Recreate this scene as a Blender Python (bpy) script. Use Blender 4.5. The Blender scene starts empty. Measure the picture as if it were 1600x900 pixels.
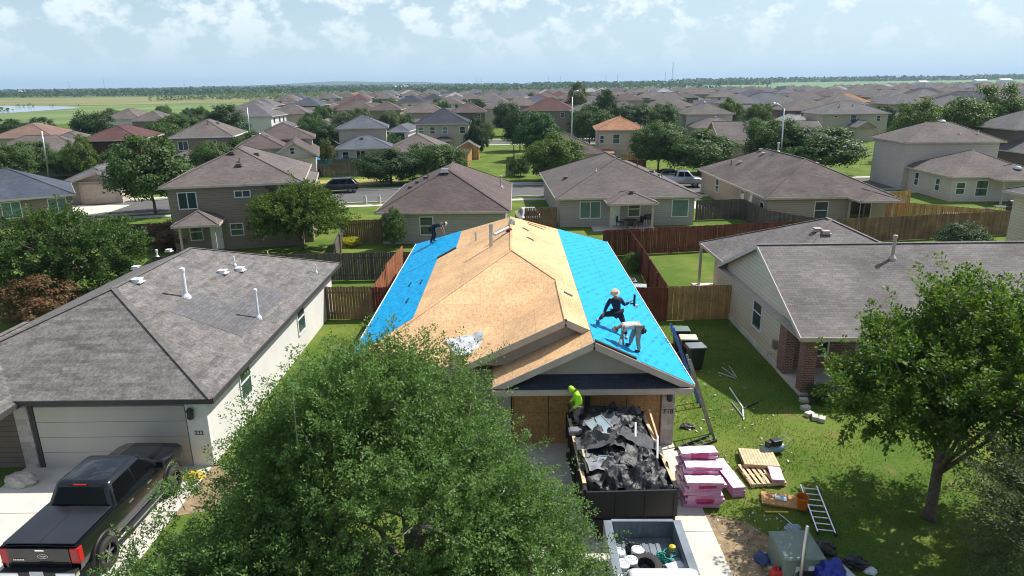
import bpy, bmesh, math, random
import numpy as np
from mathutils import Vector, Matrix, Euler

# ------------------------------------------------------------------ camera, sky, sun, exposure
S = bpy.context.scene
COL = S.collection
rad = math.radians
F_PX, CAM_H, HORIZON_Y, SLOPE = 1067.0, 12.0, 130.0, -0.0113
PITCH = math.atan((450 - HORIZON_Y) / F_PX)
ROLL = math.atan(-SLOPE)
cp_, sp_, cr_, sr_ = math.cos(PITCH), math.sin(PITCH), math.cos(ROLL), math.sin(ROLL)
fwd = Vector((0, cp_, -sp_)); dwn = Vector((0, -sp_, -cp_)); rgt = Vector((1, 0, 0))
c_right = cr_ * rgt + sr_ * dwn
c_down = -sr_ * rgt + cr_ * dwn
cam = bpy.data.cameras.new('camera'); cam_o = bpy.data.objects.new('camera', cam); COL.objects.link(cam_o)
m3 = Matrix((c_right, -c_down, -fwd)).transposed()
cam_o.matrix_world = Matrix.Translation((0, 0, CAM_H)) @ m3.to_4x4()
cam.sensor_width = 36; cam.lens = 36 * F_PX / 1600; cam.clip_start = .1; cam.clip_end = 20000
S.camera = cam_o

SUN = Vector((.72, .42, 1.0)).normalized()
W = bpy.data.worlds.new('World'); S.world = W; W.use_nodes = True
nt = W.node_tree; nt.nodes.clear()
N = lambda t: nt.nodes.new(t)
out = N('ShaderNodeOutputWorld'); bg = N('ShaderNodeBackground'); sky = N('ShaderNodeTexSky')
sky.sky_type = 'NISHITA'; sky.sun_disc = False
sky.sun_elevation = math.asin(SUN.z); sky.sun_rotation = math.atan2(SUN.x, SUN.y)
sky.air_density = 1.0; sky.dust_density = 1.2; sky.ozone_density = 1.4; sky.altitude = 100
tc = N('ShaderNodeTexCoord'); mp = N('ShaderNodeMapping'); mp.inputs['Scale'].default_value = (1, 1, 1.45)
mp.inputs['Location'].default_value = (3.1, 1.7, .4)
nz = N('ShaderNodeTexNoise'); nz.inputs['Scale'].default_value = 19; nz.inputs['Detail'].default_value = 9; nz.inputs['Roughness'].default_value = .6
nz2 = N('ShaderNodeTexNoise'); nz2.inputs['Scale'].default_value = 4.5; nz2.inputs['Detail'].default_value = 3
sep = N('ShaderNodeSeparateXYZ'); rmp = N('ShaderNodeMapRange'); rmp.interpolation_type = 'SMOOTHSTEP'
rmp.inputs[1].default_value = .485; rmp.inputs[2].default_value = .62
elev = N('ShaderNodeMapRange'); elev.inputs[1].default_value = .025; elev.inputs[2].default_value = .09; elev.inputs[3].default_value = .05; elev.inputs[4].default_value = .62
mul = N('ShaderNodeMath'); mul.operation = 'MULTIPLY'
add = N('ShaderNodeMath'); add.operation = 'MULTIPLY_ADD'; add.inputs[1].default_value = .45; 
mix = N('ShaderNodeMixRGB'); mix.inputs[2].default_value = (9.0, 9.6, 9.8, 1)
hz = N('ShaderNodeMixRGB'); hz.inputs[2].default_value = (5.0, 6.75, 7.95, 1)
hzf = N('ShaderNodeMapRange'); hzf.inputs[1].default_value = -.01; hzf.inputs[2].default_value = .22; hzf.inputs[3].default_value = .95; hzf.inputs[4].default_value = .0
L = nt.links.new
L(tc.outputs['Generated'], mp.inputs[0]); L(mp.outputs[0], nz.inputs['Vector']); L(mp.outputs[0], nz2.inputs['Vector'])
L(nz2.outputs[0], add.inputs[0]); 
sub = N('ShaderNodeMath'); sub.operation = 'SUBTRACT'; sub.inputs[1].default_value = .2
L(nz.outputs[0], add.inputs[2]); L(add.outputs[0], sub.inputs[0]); L(sub.outputs[0], rmp.inputs[0])
L(tc.outputs['Generated'], sep.inputs[0]); L(sep.outputs[2], elev.inputs[0]); L(sep.outputs[2], hzf.inputs[0])
L(rmp.outputs[0], mul.inputs[0]); L(elev.outputs[0], mul.inputs[1])
L(sky.outputs[0], hz.inputs[1]); L(hzf.outputs[0], hz.inputs[0])
L(hz.outputs[0], mix.inputs[1]); L(mul.outputs[0], mix.inputs[0])
L(mix.outputs[0], bg.inputs[0]); bg.inputs[1].default_value = .094
L(bg.outputs[0], out.inputs[0])

sl = bpy.data.lights.new('sun', 'SUN'); sl.energy = 5.0; sl.angle = rad(.53); sl.color = (1, .955, .88)
so = bpy.data.objects.new('sun', sl); COL.objects.link(so); so.rotation_euler = SUN.to_track_quat('Z', 'Y').to_euler()
vs = S.view_settings; vs.view_transform = 'Standard'; vs.look = 'None'; vs.gamma = 1; vs.use_curve_mapping = False; vs.exposure = .42
S.cycles.max_bounces = 6; S.cycles.diffuse_bounces = 3; S.cycles.transparent_max_bounces = 8; S.cycles.transmission_bounces = 4
S.cycles.volume_bounces = 0; S.cycles.use_denoising = True
S.cycles.filter_width = 1.05; S.cycles.caustics_reflective = False; S.cycles.caustics_refractive = False

# ------------------------------------------------------------------ site survey: sight line through a picture point, cut at a height / a distance
def ray(x, y):
    u = (x - 800) / F_PX; v = (y - 450) / F_PX
    return (fwd + u * c_right + v * c_down)
def at(x, y, z=0.0):
    d = ray(x, y); return Vector((0, 0, CAM_H)) + d * ((z - CAM_H) / d.z)
def atY(x, y, Y):
    d = ray(x, y); return Vector((0, 0, CAM_H)) + d * (Y / d.y)

# ------------------------------------------------------------------ helpers
def tag(o, label=None, cat=None, group=None, kind=None):
    if label: o['label'] = label
    if cat: o['category'] = cat
    if group: o['group'] = group
    if kind: o['kind'] = kind
    return o
def empty(name, loc=(0, 0, 0), rz=0, label=None, cat=None, group=None):
    o = bpy.data.objects.new(name, None); COL.objects.link(o); o.empty_display_size = .2
    o.location = loc; o.rotation_euler = (0, 0, rz)
    return tag(o, label, cat, group)
KIDS = {}
def setpar(o, p):
    o.parent = p; KIDS.setdefault(p.name, []).append(o)
def copy_tree(o, parent=None):
    c = o.copy(); COL.objects.link(c)
    if parent: setpar(c, parent)
    for ch in list(KIDS.get(o.name, [])): copy_tree(ch, c)
    return c

class MB:
    def __init__(s): s.v = []; s.f = []; s.mi = []; s.cur = 0
    def add(s, vs, fs):
        b = len(s.v); s.v += [tuple(p) for p in vs]
        for f in fs: s.f.append(tuple(i + b for i in f)); s.mi.append(s.cur)
        return s
    def poly(s, *pts): return s.add(pts, [tuple(range(len(pts)))])
    def box(s, x0, x1, y0, y1, z0, z1):
        return s.add([(x0,y0,z0),(x1,y0,z0),(x1,y1,z0),(x0,y1,z0),(x0,y0,z1),(x1,y0,z1),(x1,y1,z1),(x0,y1,z1)],
                     [(0,3,2,1),(4,5,6,7),(0,1,5,4),(1,2,6,5),(2,3,7,6),(3,0,4,7)])
    def obox(s, c, size, rot=(0, 0, 0)):
        M = Euler(rot).to_matrix(); c = Vector(c); a, b, d = [q / 2 for q in size]
        P = [c + M @ Vector(q) for q in [(-a,-b,-d),(a,-b,-d),(a,b,-d),(-a,b,-d),(-a,-b,d),(a,-b,d),(a,b,d),(-a,b,d)]]
        return s.add(P, [(0,3,2,1),(4,5,6,7),(0,1,5,4),(1,2,6,5),(2,3,7,6),(3,0,4,7)])
    def bar(s, p, q, w, h, up=(0, 0, 1)):
        p = Vector(p); q = Vector(q); d = (q - p).normalized(); u = Vector(up)
        sd = d.cross(u)
        if sd.length < 1e-4: sd = d.cross(Vector((1, 0, 0)))
        sd.normalize(); n = sd.cross(d); sd *= w / 2; n *= h / 2
        P = [p - sd - n, p + sd - n, q + sd - n, q - sd - n, p - sd + n, p + sd + n, q + sd + n, q - sd + n]
        return s.add(P, [(0,3,2,1),(4,5,6,7),(0,1,5,4),(1,2,6,5),(2,3,7,6),(3,0,4,7)])
    def tube(s, pts, rs, n=8, cap=True):
        pts = [Vector(p) for p in pts]
        if not hasattr(rs, '__len__'): rs = [rs] * len(pts)
        b = len(s.v); ref = None
        for i, p in enumerate(pts):
            d = (pts[min(i + 1, len(pts) - 1)] - pts[max(i - 1, 0)]).normalized()
            if ref is None: ref = Vector((1, 0, 0)) if abs(d.x) < .9 else Vector((0, 1, 0))
            a = (ref - d * ref.dot(d)).normalized(); ref = a; c = d.cross(a)
            for k in range(n):
                t = 2 * math.pi * k / n
                s.v.append(tuple(p + (a * math.cos(t) + c * math.sin(t)) * rs[i]))
        for i in range(len(pts) - 1):
            for k in range(n):
                k2 = (k + 1) % n
                s.f.append((b+i*n+k, b+i*n+k2, b+(i+1)*n+k2, b+(i+1)*n+k)); s.mi.append(s.cur)
        if cap:
            s.f.append(tuple(b + k for k in reversed(range(n)))); s.mi.append(s.cur)
            e = b + (len(pts) - 1) * n; s.f.append(tuple(e + k for k in range(n))); s.mi.append(s.cur)
        return s
    def lathe(s, prof, c=(0, 0, 0), n=16, sx=1, sy=1):
        b = len(s.v); cx, cy, cz = c
        for r, z in prof:
            for k in range(n):
                t = 2 * math.pi * k / n; s.v.append((cx + r * sx * math.cos(t), cy + r * sy * math.sin(t), cz + z))
        for i in range(len(prof) - 1):
            for k in range(n):
                k2 = (k + 1) % n; s.f.append((b+i*n+k, b+i*n+k2, b+(i+1)*n+k2, b+(i+1)*n+k)); s.mi.append(s.cur)
        s.f.append(tuple(b + k for k in reversed(range(n)))); s.mi.append(s.cur)
        e = b + (len(prof) - 1) * n; s.f.append(tuple(e + k for k in range(n))); s.mi.append(s.cur)
        return s
    def loft(s, secs, cap=True):
        n = len(secs[0]); b = len(s.v)
        for sec in secs: s.v += [tuple(p) for p in sec]
        for i in range(len(secs) - 1):
            for k in range(n):
                k2 = (k + 1) % n; s.f.append((b+i*n+k, b+i*n+k2, b+(i+1)*n+k2, b+(i+1)*n+k)); s.mi.append(s.cur)
        if cap:
            s.f.append(tuple(b + k for k in reversed(range(n)))); s.mi.append(s.cur)
            e = b + (len(secs) - 1) * n; s.f.append(tuple(e + k for k in range(n))); s.mi.append(s.cur)
        return s
    def mesh(s, name, mats, smooth=False):
        me = bpy.data.meshes.new(name); me.from_pydata(s.v, [], s.f)
        if not isinstance(mats, (list, tuple)): mats = [mats]
        for m in mats: me.materials.append(m)
        if len(mats) > 1: me.polygons.foreach_set('material_index', s.mi)
        uv = me.uv_layers.new(name='UVMap'); data = np.zeros((len(me.loops), 2), np.float32)
        vco = s.v
        for p in me.polygons:
            n = p.normal
            if abs(n.z) > .995: u = Vector((1, 0, 0)); v = Vector((0, 1, 0))
            else:
                u = Vector((-n.y, n.x, 0)).normalized(); v = n.cross(u)
            for li in p.loop_indices:
                c = vco[me.loops[li].vertex_index]
                data[li] = (c[0]*u.x + c[1]*u.y + c[2]*u.z, c[0]*v.x + c[1]*v.y + c[2]*v.z)
        uv.data.foreach_set('uv', data.ravel())
        if smooth: me.polygons.foreach_set('use_smooth', [True] * len(me.polygons))
        me.update(); return me
    def build(s, name, mats, parent=None, smooth=False, bevel=0, angle=None):
        o = bpy.data.objects.new(name, s.mesh(name, mats, smooth)); COL.objects.link(o)
        if parent: setpar(o, parent)
        if bevel:
            b = o.modifiers.new('bevel', 'BEVEL'); b.width = bevel; b.segments = 2; b.limit_method = 'ANGLE'; b.angle_limit = rad(35)
        if angle:
            o.data.set_sharp_from_angle(angle=rad(angle))
        return o

# ------------------------------------------------------------------ materials
MATS = {}
def newmat(name):
    m = bpy.data.materials.new(name); m.use_nodes = True; MATS[name] = m
    return m, m.node_tree, m.node_tree.nodes['Principled BSDF']
def c4(c): return (c[0], c[1], c[2], 1)
def scl(c, k): return tuple(min(1, q * k) for q in c)
def mat(name, c, rough=.7, metal=0, var=.12, scale=3.0, bump=0, spec=None, coat=0, bscale=None):
    m, t, b = newmat(name); nn = t.nodes.new; l = t.links.new
    tcn = nn('ShaderNodeTexCoord'); n = nn('ShaderNodeTexNoise'); n.inputs['Scale'].default_value = scale; n.inputs['Detail'].default_value = 6
    r = nn('ShaderNodeMixRGB'); r.inputs[1].default_value = c4(scl(c, 1 - var)); r.inputs[2].default_value = c4(scl(c, 1 + var))
    st = nn('ShaderNodeMapRange'); st.inputs[1].default_value = .3; st.inputs[2].default_value = .7
    l(tcn.outputs['Object'], n.inputs['Vector']); l(n.outputs[0], st.inputs[0]); l(st.outputs[0], r.inputs[0]); l(r.outputs[0], b.inputs['Base Color'])
    b.inputs['Roughness'].default_value = rough; b.inputs['Metallic'].default_value = metal
    if spec is not None: b.inputs['Specular IOR Level'].default_value = spec
    if coat: b.inputs['Coat Weight'].default_value = coat; b.inputs['Coat Roughness'].default_value = .04
    if bump:
        n2 = nn('ShaderNodeTexNoise'); n2.inputs['Scale'].default_value = bscale or scale * 6; n2.inputs['Detail'].default_value = 5
        bp = nn('ShaderNodeBump'); bp.inputs['Strength'].default_value = bump; bp.inputs['Distance'].default_value = .03
        l(tcn.outputs['Object'], n2.inputs['Vector']); l(n2.outputs[0], bp.inputs['Height']); l(bp.outputs[0], b.inputs['Normal'])
    return m
def brickmat(name, ca, cb, mortar, bw, rh, ms, rough=.85, big=.18, bigscale=.35, grain=.25, grainscale=25, bump=.25, offset=.5, bias=0, third=None):
    m, t, b = newmat(name); nn = t.nodes.new; l = t.links.new
    tcn = nn('ShaderNodeTexCoord'); br = nn('ShaderNodeTexBrick')
    br.inputs['Color1'].default_value = c4(ca); br.inputs['Color2'].default_value = c4(cb); br.inputs['Mortar'].default_value = c4(mortar)
    br.inputs['Scale'].default_value = 1; br.inputs['Brick Width'].default_value = bw; br.inputs['Row Height'].default_value = rh
    br.inputs['Mortar Size'].default_value = ms; br.inputs['Mortar Smooth'].default_value = .3; br.inputs['Bias'].default_value = bias; br.offset = offset
    l(tcn.outputs['UV'], br.inputs['Vector'])
    n = nn('ShaderNodeTexNoise'); n.inputs['Scale'].default_value = bigscale; n.inputs['Detail'].default_value = 5; l(tcn.outputs['Object'], n.inputs['Vector'])
    g = nn('ShaderNodeTexNoise'); g.inputs['Scale'].default_value = grainscale; g.inputs['Detail'].default_value = 3; l(tcn.outputs['Object'], g.inputs['Vector'])
    def lift(src, amt, lo=.3, hi=.7):
        q = nn('ShaderNodeMapRange'); q.inputs[1].default_value = lo; q.inputs[2].default_value = hi; q.inputs[3].default_value = 1 - amt; q.inputs[4].default_value = 1 + amt; l(src, q.inputs[0]); return q.outputs[0]
    mm = nn('ShaderNodeMath'); mm.operation = 'MULTIPLY'; l(lift(n.outputs[0], big), mm.inputs[0]); l(lift(g.outputs[0], grain), mm.inputs[1])
    vm = nn('ShaderNodeVectorMath'); vm.operation = 'SCALE'
    src = br.outputs[0]
    if third:
        br2 = nn('ShaderNodeTexBrick'); br2.inputs['Scale'].default_value = 1; br2.inputs['Brick Width'].default_value = bw * 1.9; br2.inputs['Row Height'].default_value = rh
        br2.inputs['Color1'].default_value = (0, 0, 0, 1); br2.inputs['Color2'].default_value = (1, 1, 1, 1); br2.inputs['Mortar'].default_value = (0, 0, 0, 1); br2.inputs['Mortar Size'].default_value = 0
        l(tcn.outputs['UV'], br2.inputs['Vector']); mx = nn('ShaderNodeMixRGB'); mx.inputs[2].default_value = c4(third)
        k = nn('ShaderNodeMath'); k.operation = 'MULTIPLY'; k.inputs[1].default_value = .6; l(br2.outputs[0], k.inputs[0]); l(k.outputs[0], mx.inputs[0]); l(src, mx.inputs[1]); src = mx.outputs[0]
    l(src, vm.inputs[0]); l(mm.outputs[0], vm.inputs['Scale']); l(vm.outputs[0], b.inputs['Base Color'])
    b.inputs['Roughness'].default_value = rough; b.inputs['Specular IOR Level'].default_value = .25
    if bump:
        bp = nn('ShaderNodeBump'); bp.inputs['Strength'].default_value = bump; bp.inputs['Distance'].default_value = .015; bp.invert = True
        l(br.outputs['Fac'], bp.inputs['Height']); l(bp.outputs[0], b.inputs['Normal'])
    return m
def shingle(name, c, v=.16, **k):
    c = (c[0] * .66, c[1] * .67, c[2] * .73)
    return brickmat(name, scl(c, 1 - v), scl(c, 1 + v), scl(c, .62), .33, .145, .008, rough=.92, **k)
def siding(name, c):
    return brickmat(name, scl(c, .97), scl(c, 1.03), scl(c, .6), 60, .19, .012, rough=.75, big=.06, grain=.05, grainscale=6, bump=.4)
def glass(name, c, rough=.08):
    m, t, b = newmat(name); nn = t.nodes.new; l = t.links.new
    tcn = nn('ShaderNodeTexCoord'); n = nn('ShaderNodeTexNoise'); n.inputs['Scale'].default_value = .9
    r = nn('ShaderNodeMixRGB'); r.inputs[1].default_value = c4(scl(c, .5)); r.inputs[2].default_value = c4(scl(c, 1.5)); l(tcn.outputs['Object'], n.inputs['Vector']); l(n.outputs[0], r.inputs[0]); l(r.outputs[0], b.inputs['Base Color'])
    b.inputs['Roughness'].default_value = rough; b.inputs['Specular IOR Level'].default_value = .8; return m
def leafmat(name, c, c2, trans=.35, rough=.55):
    m, t, b = newmat(name); nn = t.nodes.new; l = t.links.new
    g = nn('ShaderNodeNewGeometry'); r = nn('ShaderNodeMixRGB'); r.inputs[1].default_value = c4(c); r.inputs[2].default_value = c4(c2)
    l(g.outputs['Random Per Island'], r.inputs[0])
    tr = nn('ShaderNodeBsdfTranslucent'); sc = nn('ShaderNodeVectorMath'); sc.operation = 'MULTIPLY'; sc.inputs[1].default_value = (1.25, 1.35, .6); l(r.outputs[0], sc.inputs[0]); l(sc.outputs[0], tr.inputs[0])
    l(r.outputs[0], b.inputs['Base Color']); b.inputs['Roughness'].default_value = rough; b.inputs['Specular IOR Level'].default_value = .3
    mx = nn('ShaderNodeMixShader'); mx.inputs[0].default_value = trans; l(b.outputs[0], mx.inputs[1]); l(tr.outputs[0], mx.inputs[2])
    l(mx.outputs[0], t.nodes['Material Output'].inputs[0]); return m

M_ROOF = {
 'tan': shingle('shingle_tan', (.205, .172, .150)), 'brown': shingle('shingle_brown', (.160, .122, .108)),
 'taupe': shingle('shingle_taupe', (.190, .160, .142)), 'worn': shingle('shingle_worn', (.172, .140, .122), big=.3, bigscale=.5),
 'grey': shingle('shingle_grey', (.180, .172, .168)), 'bluegrey': shingle('shingle_blue_grey', (.100, .115, .142)),
 'slate': shingle('shingle_slate', (.150, .165, .185)), 'dark': shingle('shingle_dark', (.060, .066, .085)),
 'maroon': shingle('shingle_maroon', (.150, .075, .066)), 'orange': shingle('shingle_orange', (.50, .25, .13)), 'rust': shingle('shingle_rust', (.30, .19, .14)),
 'pale': shingle('shingle_pale', (.42, .40, .38)),
 'mottled': brickmat('shingle_mottled', (.104, .097, .095), (.160, .145, .138), (.090, .084, .082), .62, .15, .004, rough=.93, big=.22, bigscale=2.6, grain=.3, grainscale=11, third=(.185, .178, .174)),
 'right': shingle('shingle_right', (.255, .228, .205), big=.26, bigscale=.4)}
M_WALL = {k: siding('siding_' + k, c) for k, c in {'tan': (.40, .33, .26), 'cream': (.60, .52, .40), 'grey': (.36, .335, .31), 'white': (.62, .60, .58),
          'brown': (.16, .125, .10), 'taupe': (.265, .215, .165), 'stone': (.46, .40, .33), 'bluewhite': (.54, .49, .43), 'maroon': (.085, .045, .042)}.items()}
BRICK = brickmat('red_brick', (.15, .055, .04), (.24, .095, .07), (.30, .26, .23), .21, .075, .010, big=.2, grain=.2)
STONE = brickmat('stone_veneer', (.34, .29, .27), (.52, .46, .43), (.42, .38, .35), .36, .2, .012, big=.2, grain=.2)
OSB = None
def make_osb(name, ca, cb, dark):
    m, t, b = newmat(name); nn = t.nodes.new; l = t.links.new
    tcn = nn('ShaderNodeTexCoord')
    mp1 = nn('ShaderNodeMapping'); mp1.inputs['Scale'].default_value = (9, 26, 9); mp1.inputs['Rotation'].default_value = (0, 0, .4)
    mp2 = nn('ShaderNodeMapping'); mp2.inputs['Scale'].default_value = (24, 8, 9); mp2.inputs['Rotation'].default_value = (0, 0, -.5)
    l(tcn.outputs['UV'], mp1.inputs[0]); l(tcn.outputs['UV'], mp2.inputs[0])
    v1 = nn('ShaderNodeTexVoronoi'); v2 = nn('ShaderNodeTexVoronoi'); v1.inputs['Scale'].default_value = 1; v2.inputs['Scale'].default_value = 1
    l(mp1.outputs[0], v1.inputs['Vector']); l(mp2.outputs[0], v2.inputs['Vector'])
    s1 = nn('ShaderNodeSeparateColor'); s2 = nn('ShaderNodeSeparateColor'); l(v1.outputs['Color'], s1.inputs[0]); l(v2.outputs['Color'], s2.inputs[0])
    a = nn('ShaderNodeMath'); a.operation = 'ADD'; l(s1.outputs[0], a.inputs[0]); l(s2.outputs[1], a.inputs[1])
    h = nn('ShaderNodeMath'); h.operation = 'MULTIPLY'; h.inputs[1].default_value = .5; l(a.outputs[0], h.inputs[0])
    cr = nn('ShaderNodeMixRGB'); cr.inputs[1].default_value = c4(ca); cr.inputs[2].default_value = c4(cb); l(h.outputs[0], cr.inputs[0])
    br = nn('ShaderNodeTexBrick'); br.inputs['Scale'].default_value = 1; br.inputs['Brick Width'].default_value = 2.44; br.inputs['Row Height'].default_value = 1.22; br.inputs['Mortar Size'].default_value = .005
    br.inputs['Color1'].default_value = (.93, .93, .93, 1); br.inputs['Color2'].default_value = (1.07, 1.05, 1.0, 1); br.inputs['Mortar'].default_value = c4(dark); l(tcn.outputs['UV'], br.inputs['Vector'])
    n = nn('ShaderNodeTexNoise'); n.inputs['Scale'].default_value = .6; n.inputs['Detail'].default_value = 6; l(tcn.outputs['Object'], n.inputs['Vector'])
    q = nn('ShaderNodeMapRange'); q.inputs[1].default_value = .3; q.inputs[2].default_value = .7; q.inputs[3].default_value = .86; q.inputs[4].default_value = 1.14; l(n.outputs[0], q.inputs[0])
    vm = nn('ShaderNodeVectorMath'); vm.operation = 'MULTIPLY'; l(cr.outputs[0], vm.inputs[0]); l(br.outputs[0], vm.inputs[1])
    vs_ = nn('ShaderNodeVectorMath'); vs_.operation = 'SCALE'; l(vm.outputs[0], vs_.inputs[0]); l(q.outputs[0], vs_.inputs['Scale'])
    l(vs_.outputs[0], b.inputs['Base Color']); b.inputs['Roughness'].default_value = .85; b.inputs['Specular IOR Level'].default_value = .2
    return m
OSB = make_osb('osb_sheathing', (.50, .295, .15), (.78, .52, .30), (.6, .55, .5))
OSB_OLD = make_osb('osb_weathered', (.34, .185, .075), (.58, .34, .15), (.4, .35, .3))
def make_felt():
    m, t, b = newmat('blue_underlayment'); nn = t.nodes.new; l = t.links.new
    tcn = nn('ShaderNodeTexCoord'); mp1 = nn('ShaderNodeMapping'); mp1.inputs['Rotation'].default_value = (0, 0, rad(24))
    br = nn('ShaderNodeTexBrick'); br.inputs['Scale'].default_value = 1; br.inputs['Brick Width'].default_value = .78; br.inputs['Row Height'].default_value = .30; br.inputs['Mortar Size'].default_value = .122; br.inputs['Mortar Smooth'].default_value = .5
    br.inputs['Color1'].default_value = (0, 0, 0, 1); br.inputs['Color2'].default_value = (1, 1, 1, 1); br.inputs['Mortar'].default_value = (0, 0, 0, 1)
    l(tcn.outputs['UV'], mp1.inputs[0]); l(mp1.outputs[0], br.inputs['Vector'])
    n = nn('ShaderNodeTexNoise'); n.inputs['Scale'].default_value = 14; n.inputs['Detail'].default_value = 4; l(tcn.outputs['UV'], n.inputs['Vector'])
    th = nn('ShaderNodeMapRange'); th.inputs[1].default_value = .36; th.inputs[2].default_value = .56; l(n.outputs[0], th.inputs[0])
    k = nn('ShaderNodeMath'); k.operation = 'MULTIPLY'; l(br.outputs[0], k.inputs[0]); l(th.outputs[0], k.inputs[1])
    k2 = nn('ShaderNodeMath'); k2.operation = 'MULTIPLY'; k2.inputs[1].default_value = .75; l(k.outputs[0], k2.inputs[0])
    r = nn('ShaderNodeMixRGB'); r.inputs[1].default_value = (.0, .335, .66, 1); r.inputs[2].default_value = (.0, .12, .32, 1); l(k2.outputs[0], r.inputs[0])
    sp = nn('ShaderNodeSeparateXYZ'); l(tcn.outputs['UV'], sp.inputs[0])
    wv = nn('ShaderNodeTexWave'); wv.bands_direction = 'Y'; wv.inputs['Scale'].default_value = .31 ; wv.inputs['Distortion'].default_value = .15; l(tcn.outputs['UV'], wv.inputs['Vector'])
    n3 = nn('ShaderNodeTexNoise'); n3.inputs['Scale'].default_value = 2.5; n3.inputs['Detail'].default_value = 4; l(tcn.outputs['UV'], n3.inputs['Vector'])
    bp = nn('ShaderNodeBump'); bp.inputs['Strength'].default_value = .9; bp.inputs['Distance'].default_value = .09; l(n3.outputs[0], bp.inputs['Height']); l(bp.outputs[0], b.inputs['Normal'])
    l(r.outputs[0], b.inputs['Base Color']); b.inputs['Roughness'].default_value = .55; b.inputs['Specular IOR Level'].default_value = .2
    return m
FELT = make_felt()
TRIM = mat('trim_paint', (.50, .42, .36), .6); TRIMW = mat('white_paint', (.74, .74, .72), .5, var=.05); TRIMD = mat('dark_trim', (.05, .045, .045), .6)
FRAME = mat('window_frame', (.72, .74, .76), .45, var=.04); PANE = glass('window_glass', (.035, .06, .062)); PANED = glass('dark_glass', (.012, .014, .018), .05)
BLIND = glass('window_blind', (.10, .19, .185), .2)
CONC = mat('concrete', (.56, .53, .47), .9, var=.18, scale=.9, bump=.2, bscale=40)
ASPH = mat('asphalt', (.10, .098, .098), .9, var=.15, scale=.5, bump=.2, bscale=30)
KERB = mat('kerb_concrete', (.48, .46, .42), .9, var=.12)
METAL = mat('galvanised', (.55, .57, .6), .35, .9, var=.08); ALU = mat('aluminium', (.62, .63, .66), .32, 1, var=.06)
BLACKP = mat('black_plastic', (.015, .015, .016), .5, var=.2); RUBBER = mat('rubber', (.02, .02, .02), .8, var=.2, scale=8)
WHITEP = mat('white_plastic', (.75, .76, .78), .4, var=.05); WOODRAW = mat('raw_pine', (.58, .44, .27), .8, var=.22, scale=5); 
def woodfence(name, c, v=.25): return brickmat(name, scl(c, 1 - v), scl(c, 1 + v), scl(c, .5), .14, 40, .006, rough=.9, big=.25, bigscale=1.2, grain=.25, grainscale=14, bump=.2, offset=0)
FENCE = {'grey': woodfence('fence_grey', (.115, .098, .085)), 'tan': woodfence('fence_tan', (.42, .26, .115)), 'red': woodfence('fence_red', (.15, .050, .032)),
         'brown': woodfence('fence_brown', (.21, .135, .08)), 'bright': woodfence('fence_bright', (.44, .26, .10)), 'orange': woodfence('fence_orange', (.30, .115, .06)), 'dark': woodfence('fence_dark', (.07, .055, .045))}
BARK = mat('bark', (.12, .09, .07), .95, var=.35, scale=9, bump=.6, bscale=22); BARKG = mat('bark_grey', (.24, .21, .18), .95, var=.3, scale=9, bump=.5, bscale=22)
LEAF = {'willow': leafmat('leaf_willow', (.066, .140, .036), (.170, .265, .075), .38), 'oak': leafmat('leaf_oak', (.036, .086, .020), (.096, .158, .038)),
        'bright': leafmat('leaf_bright', (.050, .105, .018), (.130, .185, .028)), 'lime': leafmat('leaf_lime', (.042, .108, .015), (.145, .215, .028), .42),
        'greygreen': leafmat('leaf_grey_green', (.070, .110, .050), (.165, .205, .095), .42), 'red': leafmat('leaf_crape', (.19, .06, .04), (.12, .12, .04)),
        'olive': leafmat('leaf_olive', (.065, .085, .02), (.12, .14, .035)), 'yellow': leafmat('leaf_yellow', (.60, .52, .02), (.30, .34, .03), .45),
        'dark': leafmat('leaf_dark', (.022, .056, .018), (.052, .098, .026)), 'emerald': leafmat('leaf_emerald', (.020, .085, .020), (.050, .135, .030)), 'pink': leafmat('flower_pink', (.35, .02, .06), (.45, .05, .10))}
def make_ground():
    m, t, b = newmat('lawn_and_fields'); nn = t.nodes.new; l = t.links.new
    tcn = nn('ShaderNodeTexCoord')
    def noise(s, d=5, r=.55):
        n = nn('ShaderNodeTexNoise'); n.inputs['Scale'].default_value = s; n.inputs['Detail'].default_value = d; n.inputs['Roughness'].default_value = r; l(tcn.outputs['Object'], n.inputs['Vector']); return n.outputs[0]
    def rng(src, lo, hi, a=0, c=1):
        q = nn('ShaderNodeMapRange'); q.inputs[1].default_value = lo; q.inputs[2].default_value = hi; q.inputs[3].default_value = a; q.inputs[4].default_value = c; l(src, q.inputs[0]); return q.outputs[0]
    def mixc(f, a, c):
        x = nn('ShaderNodeMixRGB'); l(f, x.inputs[0])
        for i, q in ((1, a), (2, c)):
            if isinstance(q, tuple): x.inputs[i].default_value = c4(q)
            else: l(q, x.inputs[i])
        return x.outputs[0]
    g = mixc(rng(noise(14, 8, .75), .35, .65), (.046, .092, .014), (.115, .185, .030))
    g = mixc(rng(noise(.35, 6), .42, .66), g, (.150, .190, .038))
    g = mixc(rng(noise(.9, 6, .65), .57, .70, 0, .75), g, (.22, .165, .075))
    far = mixc(rng(noise(.006, 5), .38, .62), (.075, .125, .020), (.135, .155, .045))
    far = mixc(rng(noise(.03, 5), .45, .7, 0, .7), far, (.06, .10, .02))
    ln = nn('ShaderNodeVectorMath'); ln.operation = 'LENGTH'; l(tcn.outputs['Object'], ln.inputs[0])
    col = mixc(rng(ln.outputs['Value'], 120, 260), g, far)
    l(col, b.inputs['Base Color']); b.inputs['Roughness'].default_value = .95; b.inputs['Specular IOR Level'].default_value = .1
    bp = nn('ShaderNodeBump'); bp.inputs['Strength'].default_value = .6; bp.inputs['Distance'].default_value = .05; l(noise(22, 6, .7), bp.inputs['Height']); l(bp.outputs[0], b.inputs['Normal'])
    return m
GROUND = make_ground()
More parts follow.
